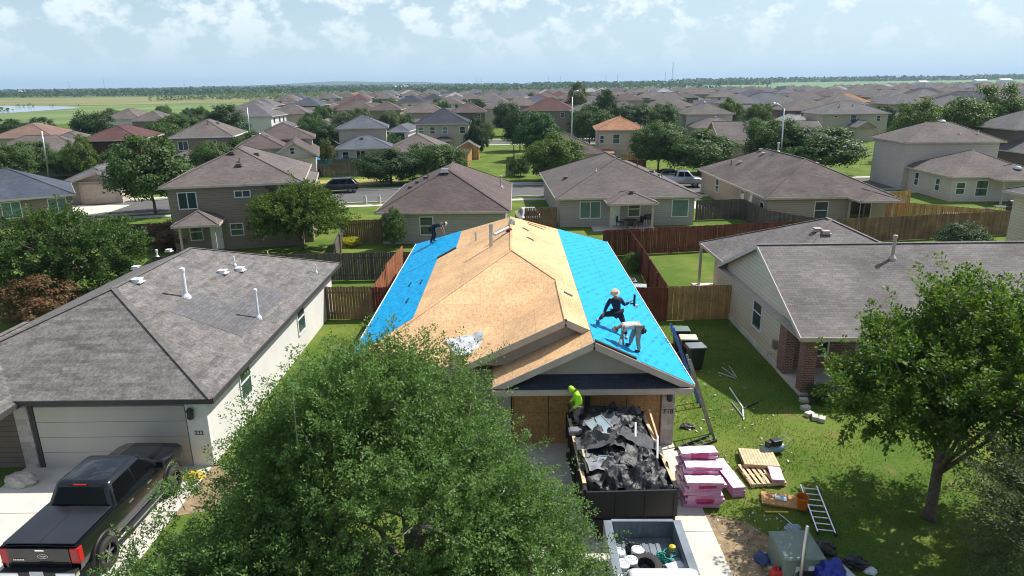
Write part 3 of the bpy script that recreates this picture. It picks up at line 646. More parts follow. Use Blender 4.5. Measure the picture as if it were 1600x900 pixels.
# ---- neighbour on the left with the black pickup
def build_left():
    root = empty('house', (-14.8, 20.0, 0), 0, 'house with mottled grey-brown shingle roof and white pipes, black pickup on its driveway', 'house')
    B = Blk(-5.0, 4.9, 0, 16.0, 2.62, .47, 'hip', .45, ridge=(-.1, 4.5, -.1, 11.0, 4.83))
    P = Blk(-5.0, -1.2, -.9, 3.4, 2.55, .52, 'gy', .42, wall=False)
    r = MB(); B.roof(r); ro = r.build('roof', M_ROOF['mottled'], root)
    c = MB(); B.caps(c); c.build('ridge_cap', mat('ridge_shingle', (.125, .115, .108), .95, var=.3, scale=6), ro)
    r2 = MB(); P.roof(r2); P.caps(r2); r2.build('porch_roof', M_ROOF['mottled'], root)
    f = MB(); B.fascia(f); P.fascia(f); f.build('fascia', TRIMD, root)
    w = MB(); B.walls(w); w.build('wall', mat('white_stucco', (.66, .64, .61), .85, var=.07, scale=.8, bump=.2, bscale=30), root)
    dk = MB(); dk.box(-4.95, -1.25, -.02, -.004, 0, 2.5); dk.build('porch_wall', M_WALL['brown'], root)
    garage_door(root, -.62, 4.22, -.03, 2.18, mat('garage_panel', (.52, .47, .42), .6, var=.05, scale=1))
    tr = MB(); tr.box(-.76, -.64, -.09, -.005, 0, 2.45); tr.box(-.64, 4.24, -.08, -.005, 2.32, 2.44); tr.build('door_surround', TRIMD, root)
    MB().box(4.26, 4.94, -.1, .1, 0, 2.4).build('pillar', TRIMW, root, bevel=.01)
    MB().box(-1.25, -.8, -.12, .1, 0, 2.4).build('pillar', STONE, root, bevel=.01)
    MB().box(-4.8, -4.5, -.85, -.6, 0, 2.4).build('porch_post', TRIMD, root)
    lm = MB(); lm.lathe([(.05, 0), (.11, .06), (.09, .28), (.13, .30), (.02, .42)], (4.45, -.2, 1.78), 8); lm.build('wall_lamp', TRIMD, root)
    number(root, '222', (4.6, -.115, 1.25), .2)
    add_window(root, B, 'r', 10.2, .95, 1.0, 1.35, split='h'); add_window(root, B, 'r', 3.2, .95, .9, 1.3, split='h')
    pa = MB(); zz = lambda x, y: B.z(x, y) + .012
    pa.poly(*[(x, y, zz(x, y)) for x, y in ((2.0, 4.2), (4.6, 4.2), (4.6, 9.6), (3.4, 9.6), (3.4, 6.6), (2.0, 6.6))]); pa.build('roof_patch', shingle('shingle_patch', (.200, .192, .186)), ro)
    z = lambda x, y: B.z(x, y)
    for px_, py_ in ((212, 440), (217, 440)): pass
    def spot(px_, py_):
        # where the sight line meets the east slope or the ridge
        lo, hi = 10., 45.
        for _ in range(50):
            mid = (lo + hi) / 2; q = atY(px_, py_, mid)
            if q.z > B.z(q.x + 14.8, q.y - 20.0): lo = mid
            else: hi = mid
        return q.x + 14.8, q.y - 20.0, q.z
    for px_, py_ in ((215, 441), (213, 420), (281, 406), (264, 393), (348, 427), (375, 423)):
        x, y, zz = spot(px_, py_); roof_vent(ro, x, y, zz, WHITEP, 'box', .3, .10)
    for (px_, py_, h, s_) in ((291, 464, 1.05, .075), (404, 497, 1.1, .055), (246, 402, .4, .06)):
        x, y, zz = spot(px_, py_); roof_vent(ro, x, y, zz, WHITEP, 'flue', s_, h)
    for px_, py_ in ((325, 411), (367, 415), (419, 402), (494, 426)):
        x, y, zz = spot(px_, py_); roof_vent(ro, x, y, zz, WHITEP, 'pipe', .035, .42)
    return root
build_left()

# ---- neighbour on the right, brick porch
def build_right():
    root = empty('house', (11.4, 24.6, 0), 0, 'right-hand neighbour house with grey shingle roof and red brick porch pillars', 'house')
    G = Blk(0, 19.4, .1, 10.2, 2.62, .43, 'gx', .42)
    H = Blk(.5, 9.9, 5.6, 15.5, 2.62, .47, 'hip', .45)
    r = MB(); G.roof(r); ro = r.build('roof', M_ROOF['right'], root)
    r2 = MB(); H.roof(r2); H.caps(r2); r3 = r2.build('roof', M_ROOF['right'], root)
    c = MB(); G.caps(c); c.build('ridge_cap', M_ROOF['right'], ro)
    f = MB(); G.fascia(f); H.fascia(f); f.build('fascia', TRIM, root)
    w = MB(); e = 2.52
    w.poly((0, 10.2, 0), (0, 2.6, 0), (0, 2.6, e), (0, 10.2, e)); w.poly((0, 10.2, e), (0, .1, e), (0, .1, 2.74), (0, 5.15, 4.91), (0, 10.2, 2.74))
    w.poly((19.4, .1, 0), (19.4, 10.2, 0), (19.4, 10.2, e), (19.4, .1, e))
    w.poly((0, 2.6, 0), (19.4, 2.6, 0), (19.4, 2.6, e), (0, 2.6, e)); w.poly((9.9, 15.5, 0), (.9, 15.5, 0), (.9, 15.5, e), (9.9, 15.5, e)); w.poly((.9, 15.5, 0), (.9, 10.2, 0), (.9, 10.2, e), (.9, 15.5, e)); w.poly((.9, 10.2, 0), (0, 10.2, 0), (0, 10.2, e), (.9, 10.2, e))
    w.build('wall', M_WALL['cream'], root)
    bk = MB(); bk.box(-.03, .35, 1.9, 2.66, 0, 2.46); bk.box(.35, 3.2, 2.5, 2.59, 0, 2.46); bk.build('brick_wall', BRICK, root)
    for x in (-.02, 5.2): MB().box(x, x + .5, .12, .62, .12, 2.42).build('brick_pillar', BRICK, root, bevel=.008)
    sl_ = MB(); sl_.box(-.08, 6, .02, 2.55, 0, .12); sl_.box(-.05, .0, 2.6, 10.2, 0, .3); sl_.build('porch_slab', CONC, root)
    lt = MB(); lt.box(0.02, 19.4, .1, .35, 2.3, 2.46); lt.build('porch_beam', TRIM, root)
    fr = Blk(0.35, 6, 2.5, 3, 2.6); add_window(root, fr, 'f', 1.15, .75, 1.0, 1.45, split='h')
    W2 = Blk(0, 5, 0, 10.2, 2.6); add_window(root, W2, 'l', 5.4, .95, 1.05, 1.45, split='h')
    MB().box(-.05, .09, 15.35, 15.49, 0, 2.46).build('patio_post', TRIM, root)
    pp = MB(); pp.box(-.35, 1.0, 14.0, 15.7, 0, .1); pp.build('patio_slab', CONC, root)
    hb = MB(); hb.tube([(-.02, 3.3, .5), (-.18, 3.3, .5), (-.18, 3.3, .36)], .03, 6); hb.build('hose_bib', METAL, root)
    mt = MB(); mt.box(-.16, 0, 2.75, 3.0, .9, 1.3); mt.build('meter_box', METAL, root)
    def spot(px_, py_, blk):
        lo, hi = 10., 60.
        for _ in range(50):
            mid = (lo + hi) / 2; q = atY(px_, py_, mid)
            if q.z > max(G.z(q.x - 11.4, q.y - 24.6), H.z(q.x - 11.4, q.y - 24.6) if q.x < 21.5 else 0): lo = mid
            else: hi = mid
        return q.x - 11.4, q.y - 24.6, q.z
    pinkv = mat('painted_vent', (.42, .33, .29), .7)
    for p in ((1277, 349), (1277, 361), (1290, 365)):
        x, y, zz = spot(*p, 0); roof_vent(r3, x, y, zz, pinkv, 'box', .32, .1)
    for px_, py_, h in ((1394, 404, .9), (1368, 369, .7)):
        x, y, zz = spot(px_, py_, 0); roof_vent(ro, x, y, zz, pinkv, 'flue', .07, h)
    return root
build_right()

# ---- the other houses one can tell apart
TAKEN = []
def mid(label, l, r, ez, depth, roofk, wallk, rz=None, kind='hip', pitch=.5, extra=(), ov=.45, group='houses of the estate', **kw):
    A, B = at(*l, ez), at(*r, ez); d = B - A
    if rz is None: rz = math.atan2(d.y, d.x)
    else: rz = rad(rz)
    w = max(4, Vector((d.x, d.y)).length - 2 * ov)
    ox = A.x + ov * math.cos(rz) - ov * math.sin(rz); oy = A.y + ov * math.sin(rz) + ov * math.cos(rz)
    blocks = [Blk(0, w, 0, depth, ez, pitch, kind, ov)] + [Blk(*e[:4], **e[4]) for e in extra]
    TAKEN.append((ox + w / 2 * math.cos(rz) - depth / 2 * math.sin(rz), oy + depth / 2 * math.cos(rz), max(w, depth) / 2))
    return house(label, ox, oy, rz, blocks, M_ROOF[roofk], M_WALL[wallk], group=group, **kw), w
V1 = mat('brown_vent', (.10, .08, .07), .6); CHROME = mat('polished_vent', (.6, .62, .65), .2, 1)
mid('brown-red hip roof house directly behind the blue and wood roof', (585, 332), (798, 331), 2.6, 15, 'brown', 'grey', rz=-.5, pitch=.5,
    wins=[(0, 'f', 3.45, .75, .95, 1.35), (0, 'f', .75, .75, .8, 1.35)], vents=[(0, 3.2, 4.2, 'pipe', V1, dict(s=.05, h=.8)), (0, 4.6, 4.4, 'box', METAL, dict(s=.5, h=.22)), (0, 1.5, 5.4, 'box', V1), (0, 1.9, 7.0, 'box', V1), (0, 2.6, 7.2, 'box', V1), (0, 9.1, 9, 'flue', TRIM, dict(s=.08, h=.9))])
h, w_ = mid('taupe hip roof house with a small hipped patio roof over its back door', (868, 310), (1092, 304), 2.6, 17, 'taupe', 'grey', rz=2.0, pitch=.425,
    extra=[(4.0, 7.6, -2.2, 1.5, dict(ez=2.42, pitch=.36, kind='hip', ov=.3, wall=False))], posts=[(4.05, -2.15, 2.3), (7.5, -2.15, 2.3)],
    wins=[(0, 'f', 2.6, .8, 1.7, 1.35, dict(split='v', pane=BLIND)), (0, 'f', 10.4, .8, 1.35, 1.4, dict(split='n', pane=BLIND)), (0, 'f', 6.4, .9, .95, 1.2)], doors=[(0, 'f', 4.75, .9, 2.1, TRIMW)],
    vents=[(0, 6.1, 6.6, 'box', V1), (0, 6.6, 6.8, 'box', V1), (0, 8.0, 6.7, 'pipe', V1, dict(s=.05, h=.7)), (0, 9.2, 6, 'box', V1), (0, 9.9, 5.6, 'box', V1), (0, 9.3, 3.1, 'pipe', TRIMW, dict(s=.04, h=.3)), (0, 1.2, 6.6, 'box', V1), (1, 5.9, -.9, 'box', V1, dict(s=.25)), (0, 3.6, 3.6, 'pipe', TRIMW, dict(s=.04, h=.3))])
h, w_ = mid('worn brown hip roof house with a long cream side wall beside the dark fence', (1195, 309), (1395, 305), 2.6, 20, 'worn', 'tan', rz=.5, pitch=.47,
    wins=[(0, 'f', 4.6, .7, 1.05, 1.4), (0, 'l', 6.2, .9, .9, 1.3), (0, 'l', 4.0, .9, .8, 1.3), (0, 'l', 1.2, .9, .8, 1.0), (0, 'l', 14, .9, .9, 1.3), (0, 'f', 7.9, .1, 1.8, 2.05, dict(pane=PANED, split='v', name='patio_door'))], posts=[(6.9, -.2, 2.5), (9.4, -2.2, 2.4)],
    extra=[(6.8, 9.7, -2.4, 2, dict(ez=2.6, pitch=.3, kind='hip', ov=.3, wall=False))],
    vents=[(0, 4.6, 15.0, 'box', TRIM), (0, 4.2, 13.2, 'box', TRIM), (0, 6.2, 8.0, 'box', TRIM), (0, 6.6, 6.6, 'box', TRIM, dict(s=.45)), (0, 2.2, 14, 'box', TRIM), (0, 1.6, 15, 'pipe', V1, dict(s=.05, h=.5)), (0, 5.2, 12, 'flue', METAL, dict(s=.09, h=.8))])
h, w_ = mid('two-storey pale house with round shiny vents and a one-storey back wing', (1415, 222), (1580, 221.5), 5.3, 7.5, 'tan', 'bluewhite', rz=-2, pitch=.46,
    extra=[(0.6, 9.0, -8.4, .4, dict(ez=2.6, pitch=.46)), (4.4, 9.4, -10.2, -5, dict(ez=2.5, pitch=.40, wall=False))], posts=[(4.6, -10.1, 2.4), (9.2, -10.1, 2.4)],
    wins=[(1, 'l', 6.5, .8, .7, 1.3), (1, 'l', 2.4, .8, .7, 1.2), (1, 'f', .9, .8, .8, 1.1), (1, 'f', 3.0, .6, 1.1, 1.5)],
    vents=[(0, 5.6, 3.9, 'dome', CHROME, dict(s=.6)), (0, 6.2, 1.1, 'pipe', METAL, dict(s=.05, h=.4)), (0, 8.2, 1.1, 'pipe', METAL, dict(s=.05, h=.4)), (1, 4.8, -1.9, 'dome', CHROME, dict(s=.55)), (1, 5.6, -2.4, 'dome', CHROME, dict(s=.3)), (2, 6.6, -8.6, 'dome', CHROME, dict(s=.55))])
TAKEN.append((36, 39, 8)); house('cream house cut off by the right edge of the frame behind the right-hand roof', 32.7, 33.5, 0, [Blk(0, 9, 0, 10.6, 5.0, .4, 'hip', .5)], M_ROOF['grey'], M_WALL['cream'], group='houses of the estate')
mid('dark brown two-storey house cut off at the right edge behind the pale two-storey house', (1585, 202), (1760, 202), 5.3, 9, 'grey', 'brown', rz=0, extra=[(-1.2, 5, -5, .3, dict(ez=2.6, kind='gy'))], wins=[(0, 'f', 2, 3.6, 1, 1.2)])
h, w_ = mid('blue-grey shingle house cut off at the left edge with two white-framed windows', (-150, 325), (118, 303), 2.6, 9, 'bluegrey', 'taupe', pitch=.47, extra=())
b_ = Blk(0, w_, 0, 9, 2.6)
for u in (w_ - 1.1, w_ - 4.6): add_window(h, b_, 'f', u, .9, 1.35, 1.35, split='v', pane=BLIND)
mid('tan two-storey house with a small hipped porch, behind the mottled roof', (247, 293), (474, 280), 5.0, 12, 'tan', 'taupe', rz=13, pitch=.44,
    extra=[(.9, 3.4, -2.4, .3, dict(ez=2.5, pitch=.5, ov=.35, wall=False)), (6.2, 10.0, 1.0, 9, dict(ez=4.5, pitch=.44))], posts=[(1.0, -2.3, 2.4), (3.3, -2.3, 2.4)],
    wins=[(0, 'f', 1.3, 3.3, 1.2, 1.15, dict(split='v')), (0, 'f', 5.2, 4.0, 1.05, .42, dict(split='v')), (0, 'f', 4.5, 1.1, .85, .85), (0, 'f', 1.6, .9, .8, 1.2), (0, 'f', 8.4, 3.3, 1.2, 1.1, dict(split='v', pane=PANED))],
    doors=[(0, 'f', 3.0, .85, 2.05, TRIMW)], vents=[(0, 4.2, 3.8, 'box', V1), (0, 6.0, 4.3, 'box', V1), (0, 4.9, 2.6, 'pipe', V1, dict(s=.05, h=.3)), (0, 4.9, 2.0, 'box', V1)])
mid('brown two-storey house with white porch roof edge, left beyond the big round tree', (262, 215), (366, 212), 5.3, 10, 'tan', 'taupe', rz=10, extra=[(.3, 4.4, -4, .3, dict(ez=2.6, pitch=.45)),],
    wins=[(0, 'f', 1.3, 3.5, 1.2, 1.2, dict(split='v')), (0, 'f', 5.2, 4.3, 1.0, .45, dict(split='v'))], vents=[(0, 3.4, 4.5, 'box', V1), (0, 5.2, 4.6, 'box', V1), (0, 4.3, 2.6, 'pipe', V1, dict(s=.05, h=.6))], trim=TRIMW)
mid('maroon roofed house with near-black walls left of the tall pole light', (120, 220), (219, 218), 5.3, 11, 'maroon', 'maroon', rz=12, pitch=.42, extra=[(3.5, 7.0, -5, .2, dict(ez=2.6, kind='hip'))], trim=TRIM)
mid('grey roofed house with a tan garage door and a wide pale driveway', (98, 283), (175, 280), 2.6, 12, 'grey', 'stone', rz=14, pitch=.45, extra=[(1.0, 5.0, -.6, 5, dict(ez=2.6, kind='gy', pitch=.35))], gdoor=(1.3, 4.4, -.62, 2.15, TRIM))
mid('brown-grey house with a long white gable wall beside the blue pool', (422, 246), (489, 247), 3.6, 13, 'brown', 'bluewhite', rz=15, kind='gy', pitch=.62, extra=[(-4.4, .8, 2.5, 13.5, dict(ez=4.6, pitch=.5)),(-3.0, 4.5, 9, 16, dict(ez=5.2, pitch=.45))], wins=[(0, 'f', 2.2, 3.9, .5, .7, dict(pane=PANED))],
    vents=[(1, -2.6, 5.5, 'box', METAL), (1, -1.8, 5.0, 'pipe', METAL, dict(s=.06, h=.6)), (1, -1.0, 6, 'box', METAL)])
mid('grey-blue two-storey house with a lower hipped back wing and small dark shed', (524, 201), (606, 200), 5.3, 8, 'slate', 'stone', rz=9, pitch=.46, extra=[(0.2, 8.2, -6.5, .3, dict(ez=2.6, pitch=.46))],
    wins=[(1, 'f', 1.1, .9, .9, 1.2, dict(pane=PANED)), (1, 'f', 3.4, .2, 1.3, 2.0, dict(pane=PANED, split='v', name='patio_door'))], vents=[(0, 5, 4.4, 'pipe', V1, dict(s=.06, h=.4)), (1, 3.8, -4.2, 'box', V1)])
mid('slate roofed garage house with an open dark garage beside a white post', (604, 205), (638, 205), 2.6, 12, 'slate', 'white', rz=-4, gdoor=(.6, 3.2, -.05, 2.1, PANED), trim=TRIMW)  # open garage: near-black panel in the doorway stands in for the shade inside
mid('two-storey tan house with a dark slate hip roof and a row of four upper windows', (645, 194), (735, 192.5), 5.3, 10, 'dark', 'stone', rz=2, pitch=.5, extra=[(3.4, 6.4, -1.8, .3, dict(ez=2.5, pitch=.45, ov=.3, wall=False))], posts=[(3.5, -1.7, 2.4), (6.3, -1.7, 2.4)],
    wins=[(0, 'f', .9, 3.6, .9, 1.1, dict(pane=BLIND)), (0, 'f', 2.9, 3.6, .8, 1.1), (0, 'f', 5.1, 3.6, .8, 1.1, dict(pane=BLIND)), (0, 'f', 8.2, 3.6, .9, 1.1), (0, 'f', 4.9, .4, 1.6, 1.9, dict(pane=PANED, split='v', name='patio_door')), (0, 'f', 8.2, .9, .9, 1.2, dict(pane=BLIND))])
mid('pale grey roof peeping over the dark trees in front of the dark slate house', (600, 238), (700, 236), 2.6, 12, 'tan', 'stone', rz=4, pitch=.48, vents=[(0, 4, 4.6, 'pipe', V1, dict(s=.06, h=.4))])
mid('pink-tan two-storey house with a low wing left behind the dark slate roof', (630, 176), (692, 174), 5.3, 9, 'tan', 'tan', rz=4, extra=[(0.2, 6, -5, .3, dict(ez=2.6, pitch=.45))])
mid('dark walled two-storey house right behind the dark slate roof', (702, 175.5), (758, 175.5), 5.3, 10, 'brown', 'brown', rz=2, wins=[(0, 'f', 6.9, 3.7, .6, 1.1)])
mid('brown hip roof house right of the grassy alley behind two round trees', (868, 240), (946, 238), 2.6, 19, 'brown', 'cream', rz=3, pitch=.48, vents=[(0, 3.6, 12, 'box', V1)])
mid('orange roofed two-storey cream house', (931, 203), (1013, 203), 5.3, 9, 'orange', 'cream', rz=-4, pitch=.45, extra=[(-.6, 2.0, -3.0, .2, dict(ez=2.2, pitch=.1, kind='shed', ov=.1, wall=False))], wins=[(0, 'f', 2.6, 3.3, .9, 1.3), (0, 'f', .5, 3.4, .5, 1.0)], vents=[(0, 3.4, 4.4, 'pipe', V1, dict(s=.08, h=.4)), (0, 5.6, 1.9, 'box', METAL)])
mid('grey hip roof house with pale wall tucked behind the pair of big trees', (985, 222), (1062, 221), 2.6, 16, 'taupe', 'stone', rz=2, wins=[(0, 'l', 3, .9, .9, 1.2), (0, 'l', 7, .9, .9, 1.2)])
mid('pale two-storey house with a plain wall and low hipped wing behind the big trees', (1070, 178.5), (1149, 177.5), 5.3, 9, 'taupe', 'bluewhite', rz=1, pitch=.44, extra=[(.6, 9.6, -6.5, .3, dict(ez=2.9, pitch=.48))], vents=[(0, 5, 4.4, 'dome', METAL), (1, 5.2, -3.2, 'dome', METAL), (1, 5.0, -5.2, 'box', METAL)])
mid('maroon roofed house with a yellow-tan gable over an open dark garage', (1140, 187), (1181, 188), 2.9, 15, 'maroon', 'cream', rz=-6, pitch=.7, kind='gy', gdoor=(.8, 5.0, -.05, 2.4, PANED), extra=[(-8, 1, 3, 13, dict(ez=4.6, pitch=.4))])  # garage stands open; its inner shade is a flat dark panel, no real door
mid('brown roof running behind the street light, in front of the maroon roofed house', (1126, 226), (1215, 216), 2.6, 13, 'taupe', 'tan', rz=-3, pitch=.45, kind='gx')
mid('tan-grey two-storey house with a small front gable right of the white roof', (1284, 178), (1402, 178), 5.3, 11, 'grey', 'stone', rz=-3, pitch=.40, extra=[(5.4, 8.6, -4.5, .4, dict(ez=2.9, kind='gy', pitch=.6))], wins=[(0, 'f', 6.2, 3.5, 1.1, 1.5), (0, 'f', 2.6, 4.6, .6, .25, dict(split='n', pane=PANED)), (0, 'f', 11.2, 3.8, .7, 1.0)], vents=[(0, 4, 2.4, 'pipe', V1, dict(s=.08, h=.5)), (0, 7, 3, 'pipe', V1, dict(s=.08, h=.4))])
mid('bleached pale roof house between the street light and the tan-grey house', (1229, 198), (1286, 197), 2.6, 13, 'pale', 'taupe', rz=0, pitch=.55, vents=[(0, 4, 4, 'dome', METAL)])
mid('maroon brown roof house left of the thin silver mast in the middle distance', (815, 172.5), (880, 174), 5.3, 11, 'maroon', 'taupe', rz=-8, pitch=.5, wins=[(0, 'f', 10, 3.5, .9, 1.2)])
mid('maroon brown two-storey house right behind the thin silver mast', (871, 167.5), (924, 167), 5.3, 10, 'maroon', 'taupe', rz=3, wins=[(0, 'f', 1.6, 3.6, 1.0, 1.2), (0, 'f', 4.6, 3.6, .9, 1.3)])
mid('grey two-storey house with low wing at the edge of the green meadow', (201, 189), (262, 187), 5.3, 9, 'taupe', 'taupe', rz=6, extra=[(0, 5, -5, .2, dict(ez=2.8))])
mid('brown house with one bright white wall next to the dark round tree', (158, 186), (191, 187), 5.3, 10, 'tan', 'white', rz=4)
mid('wide rusty brown roof at the far left edge behind the trees', (-20, 216), (90, 212), 4.0, 12, 'rust', 'tan', rz=12, pitch=.42)
mid('tan roof house at the left edge in front of the rusty brown roof', (-60, 250), (46, 258), 2.8, 11, 'tan', 'tan', rz=16, pitch=.45)
mid('pale brown roof left of the leaning pole light', (40, 232), (92, 224), 3.6, 10, 'taupe', 'cream', rz=10, pitch=.45)
mid('brown house with a dark wall between the rusty roof and maroon roof', (87, 212), (131, 209), 3.6, 10, 'tan', 'brown', rz=12, pitch=.5)
mid('grey shingle house under the trees left of the white gable wall', (376, 240), (424, 232), 3.6, 12, 'taupe', 'grey', rz=6, pitch=.5)
mid('tan roof two-storey house in the trees above the white gable wall', (418, 178), (482, 177), 5.3, 9, 'taupe', 'stone', rz=4, wins=[(0, 'f', 3, 3.6, .9, 1.3)])
mid('small tan roof sunk in the trees left of the slate two-storey house', (485, 197), (520, 197), 2.8, 10, 'tan', 'cream', rz=4, pitch=.5)
mid('brown-red roofed two-storey house above the slate two-storey roof', (523, 172), (580, 172), 5.3, 10, 'brown', 'tan', rz=4)
mid('taupe roof house right of the brown-red roof in the middle distance', (575, 172), (622, 172), 5.3, 10, 'brown', 'taupe', rz=2)
mid('dark hip roof two-storey house beyond the tall bushes at right', (1425, 149), (1472, 148), 5.3, 11, 'dark', 'brown', rz=0)
mid('dark hip roof house with tan walls behind the tall bushes at right', (1480, 160), (1540, 158), 5.3, 11, 'dark', 'stone', rz=0, extra=[(0, 5, -4, .3, dict(ez=3.4))], wins=[(0, 'f', 9, 3.4, 1.0, 1.3)])
mid('wide orange roof house above the tall bushes at right', (1385, 166), (1450, 164), 3.0, 13, 'orange', 'tan', rz=-4, pitch=.4)
mid('second orange roof farther back at right', (1390, 147), (1432, 147), 3.4, 12, 'orange', 'tan', rz=-2, pitch=.4)
mid('grey slate two-storey house with low slate wing left of the street light', (1172, 158), (1230, 157), 5.3, 10, 'slate', 'taupe', rz=0, extra=[(.6, 8, -6, .3, dict(ez=2.8))])
mid('blue-black low roof behind the bleached pale roof', (1235, 181), (1290, 181), 3.0, 12, 'bluegrey', 'taupe', rz=-3)

# ---- the rows of houses running off towards the fields: shared shapes, each house its own object
PROTO = {}
def far_mesh(shape, roofk, wallk):
    k = (shape, roofk, wallk)
    if k in PROTO: return PROTO[k]
    w, d, ez, kind, wing = [(11, 11, 5.3, 'hip', 1), (10, 15, 2.7, 'hip', 0), (13, 10, 2.7, 'gx', 1), (9.5, 10, 5.3, 'hip', 0)][shape]
    bl = [Blk(-w/2, w/2, -d/2, d/2, ez, .48, kind)]
    if wing: bl.append(Blk(-w/2 + .4, w/2 - 3.5, -d/2 - 4, -d/2 + .3, 2.7, .48))
    r = MB(); r.cur = 0
    for b in bl: b.roof(r)
    r.cur = 1
    for b in bl: b.walls(r)
    r.cur = 2
    for b in bl: b.fascia(r)
    r.cur = 3
    for u in (-w * .3, w * .05, w * .32):
        if ez > 4: r.box(u - .5, u + .5, -d/2 - .04, -d/2 - .005, 3.6, 4.8)
    r.cur = 1
    PROTO[k] = r.mesh('house', [M_ROOF[roofk], M_WALL[wallk], TRIM, PANE]); return PROTO[k]
rng = random.Random(11)
rk = ['tan', 'brown', 'taupe', 'worn', 'grey', 'bluegrey', 'dark', 'maroon', 'orange', 'slate', 'pale']; rwt = [18, 16, 20, 12, 20, 6, 7, 3, 1, 5, 3]
wk = ['tan', 'cream', 'grey', 'taupe', 'stone', 'brown', 'white']
spots = []
Y = 150.0; row = 0
while Y < 830:
    x = -.8 * Y
    xl = -.36 * Y if Y < 260 else (-.32 * Y if Y < 360 else -116)
    if Y > 640: xl = -40
    xr = .82 * Y
    x = max(xl, -.82 * Y) + rng.uniform(0, 8)
    while x < xr:
        yy = Y + rng.uniform(-3, 3)
        ymax = 830 if x > .52 * yy else (720 if x > .45 * yy else 610)
        ok = all((x - a) ** 2 + (yy - b) ** 2 > (r_ + 8.5) ** 2 for a, b, r_ in TAKEN) and not (abs(x + 3.5) < 9 and yy < 200) and yy < ymax and not (141 < yy < 158)
        if ok: spots.append((x, yy, rng.choice((0, 0, 1, 2, 3)), rng.choices(rk, rwt)[0], rng.choice(wk), rng.uniform(-.08, .08) + rng.choice((0, 0, 0, math.pi / 2, math.pi))))
        x += rng.uniform(15, 18.5)
    row += 1; Y += 21 if row % 2 else 33
spots.sort(key=lambda s_: s_[1])
COLW = {'tan': 'tan', 'brown': 'brown', 'taupe': 'taupe', 'worn': 'worn brown', 'grey': 'grey', 'bluegrey': 'blue-grey', 'dark': 'near-black', 'maroon': 'maroon', 'orange': 'orange', 'slate': 'slate grey', 'pale': 'bleached pale'}
WALLW = {'tan': 'tan', 'cream': 'cream', 'grey': 'grey', 'taupe': 'taupe', 'stone': 'beige', 'brown': 'dark brown', 'white': 'white'}
for x, y, sh, r_, w__, rz in spots[:255]:
    o = bpy.data.objects.new('house', far_mesh(sh, r_, w__)); COL.objects.link(o); o.location = (x, y, 0); o.rotation_euler = (0, 0, rz)
    tag(o, 'distant %s house with a %s roof and %s walls in the far rows' % ('two-storey' if sh in (0, 3) else 'single-storey', COLW[r_], WALLW[w__]), 'house', 'houses in the far rows of the estate')
mats_far = []
bigm = MB()
def mi_of(m):
    if m not in mats_far: mats_far.append(m)
    return mats_far.index(m)
for x, y, sh, r_, w__, rz in spots[255:]:
    me = far_mesh(sh, r_, w__); M = Matrix.Translation((x, y, 0)) @ Matrix.Rotation(rz, 4, 'Z'); b0 = len(bigm.v)
    bigm.v += [tuple(M @ v.co) for v in me.vertices]
    idx = [mi_of(m) for m in me.materials]
    for p in me.polygons: bigm.f.append(tuple(i + b0 for i in p.vertices)); bigm.mi.append(idx[p.material_index])
if bigm.v: tag(bigm.build('distant_houses', mats_far), kind='stuff')

# ------------------------------------------------------------------ fences
def fence(label, pts, h, m, group='fences between the back yards', step=None, post=True):
    root = empty('fence', (pts[0][0], pts[0][1], 0), 0, label, 'fence', group); ox, oy = pts[0][:2]
    r = random.Random(len(label) * 7 + int(abs(ox) * 10)); pk = MB(); rl = MB()
    for a, b in zip(pts, pts[1:]):
        A = Vector((a[0] - ox, a[1] - oy, 0)); B = Vector((b[0] - ox, b[1] - oy, 0)); d = B - A; L_ = d.length; d.normalize(); n = int(L_ / .145); ang = math.atan2(d.y, d.x)
        ha = a[2] if len(a) > 2 else h; hb = b[2] if len(b) > 2 else h
        for i in range(n):
            t = (i + .5) / n; c = A + d * (t * L_); hh = ha + (hb - ha) * t + r.uniform(-.02, .02)
            pk.obox((c.x + r.uniform(-.004, .004), c.y + r.uniform(-.006, .006), hh / 2 + .03), (.136, .018, hh), (r.uniform(-.008, .008), 0, ang))
        nv = Vector((-d.y, d.x, 0)) * .035
        for z in (.35, (ha + hb) / 2 - .3): rl.bar(A + nv + Vector((0, 0, z)), B + nv + Vector((0, 0, z)), .04, .09)
        k = max(1, int(L_ / 2.4))
        for i in range(k + 1):
            c = A + d * (L_ * i / k) + nv * 2.2; hh = ha + (hb - ha) * i / k
            MB().obox((c.x, c.y, hh / 2), (.09, .09, hh - .05), (0, 0, ang)).build('post', m, root)
    pk.build('picket_panel', m, root); rl.build('rail', m, root)
    return root
fence('dark grey picket fence across the back of the left yard', [(-22.5, 41.6), (-5.7, 42.2)], 1.8, FENCE['grey'])
fence('dark grey picket gate fence between the mottled roof house and the blue roof', [(-9.85, 34.5), (-7.4, 34.5)], 1.8, FENCE['brown'])
fence('dark red-brown picket return fence touching the left side of the blue roof', [(-7.4, 34.5), (-5.45, 34.5)], 1.75, FENCE['red'])
fence('orange-red stepped picket fence seen from its sunlit side by the blue eave', [(-7.4, 34.6, 1.7), (-7.3, 37.6, 1.8), (-7.2, 38.0, 2.1), (-6.9, 42.2, 2.2)], 1.8, FENCE['orange'])
fence('long dark red picket fence across the back of the right yard', [(6.6, 47.6), (22.0, 50.2)], 1.9, FENCE['red'])
fence('long plain brown picket fence behind the right-hand roof, below the bright tan fence', [(22.1, 50.25), (40.5, 53.4)], 1.9, FENCE['brown'])
fence('red-brown picket side fence next to the grey bins', [(8.1, 33.8), (8.4, 42.6), (8.5, 47.8)], 1.8, FENCE['red'])
fence('tan picket gate fence between red fence and right-hand house', [(8.05, 33.7), (11.35, 33.9)], 1.85, FENCE['tan'])
fence('short dark red picket fence closing the side yard of the blue roof house', [(5.45, 33.5), (8.0, 33.6)], 1.85, FENCE['red'])
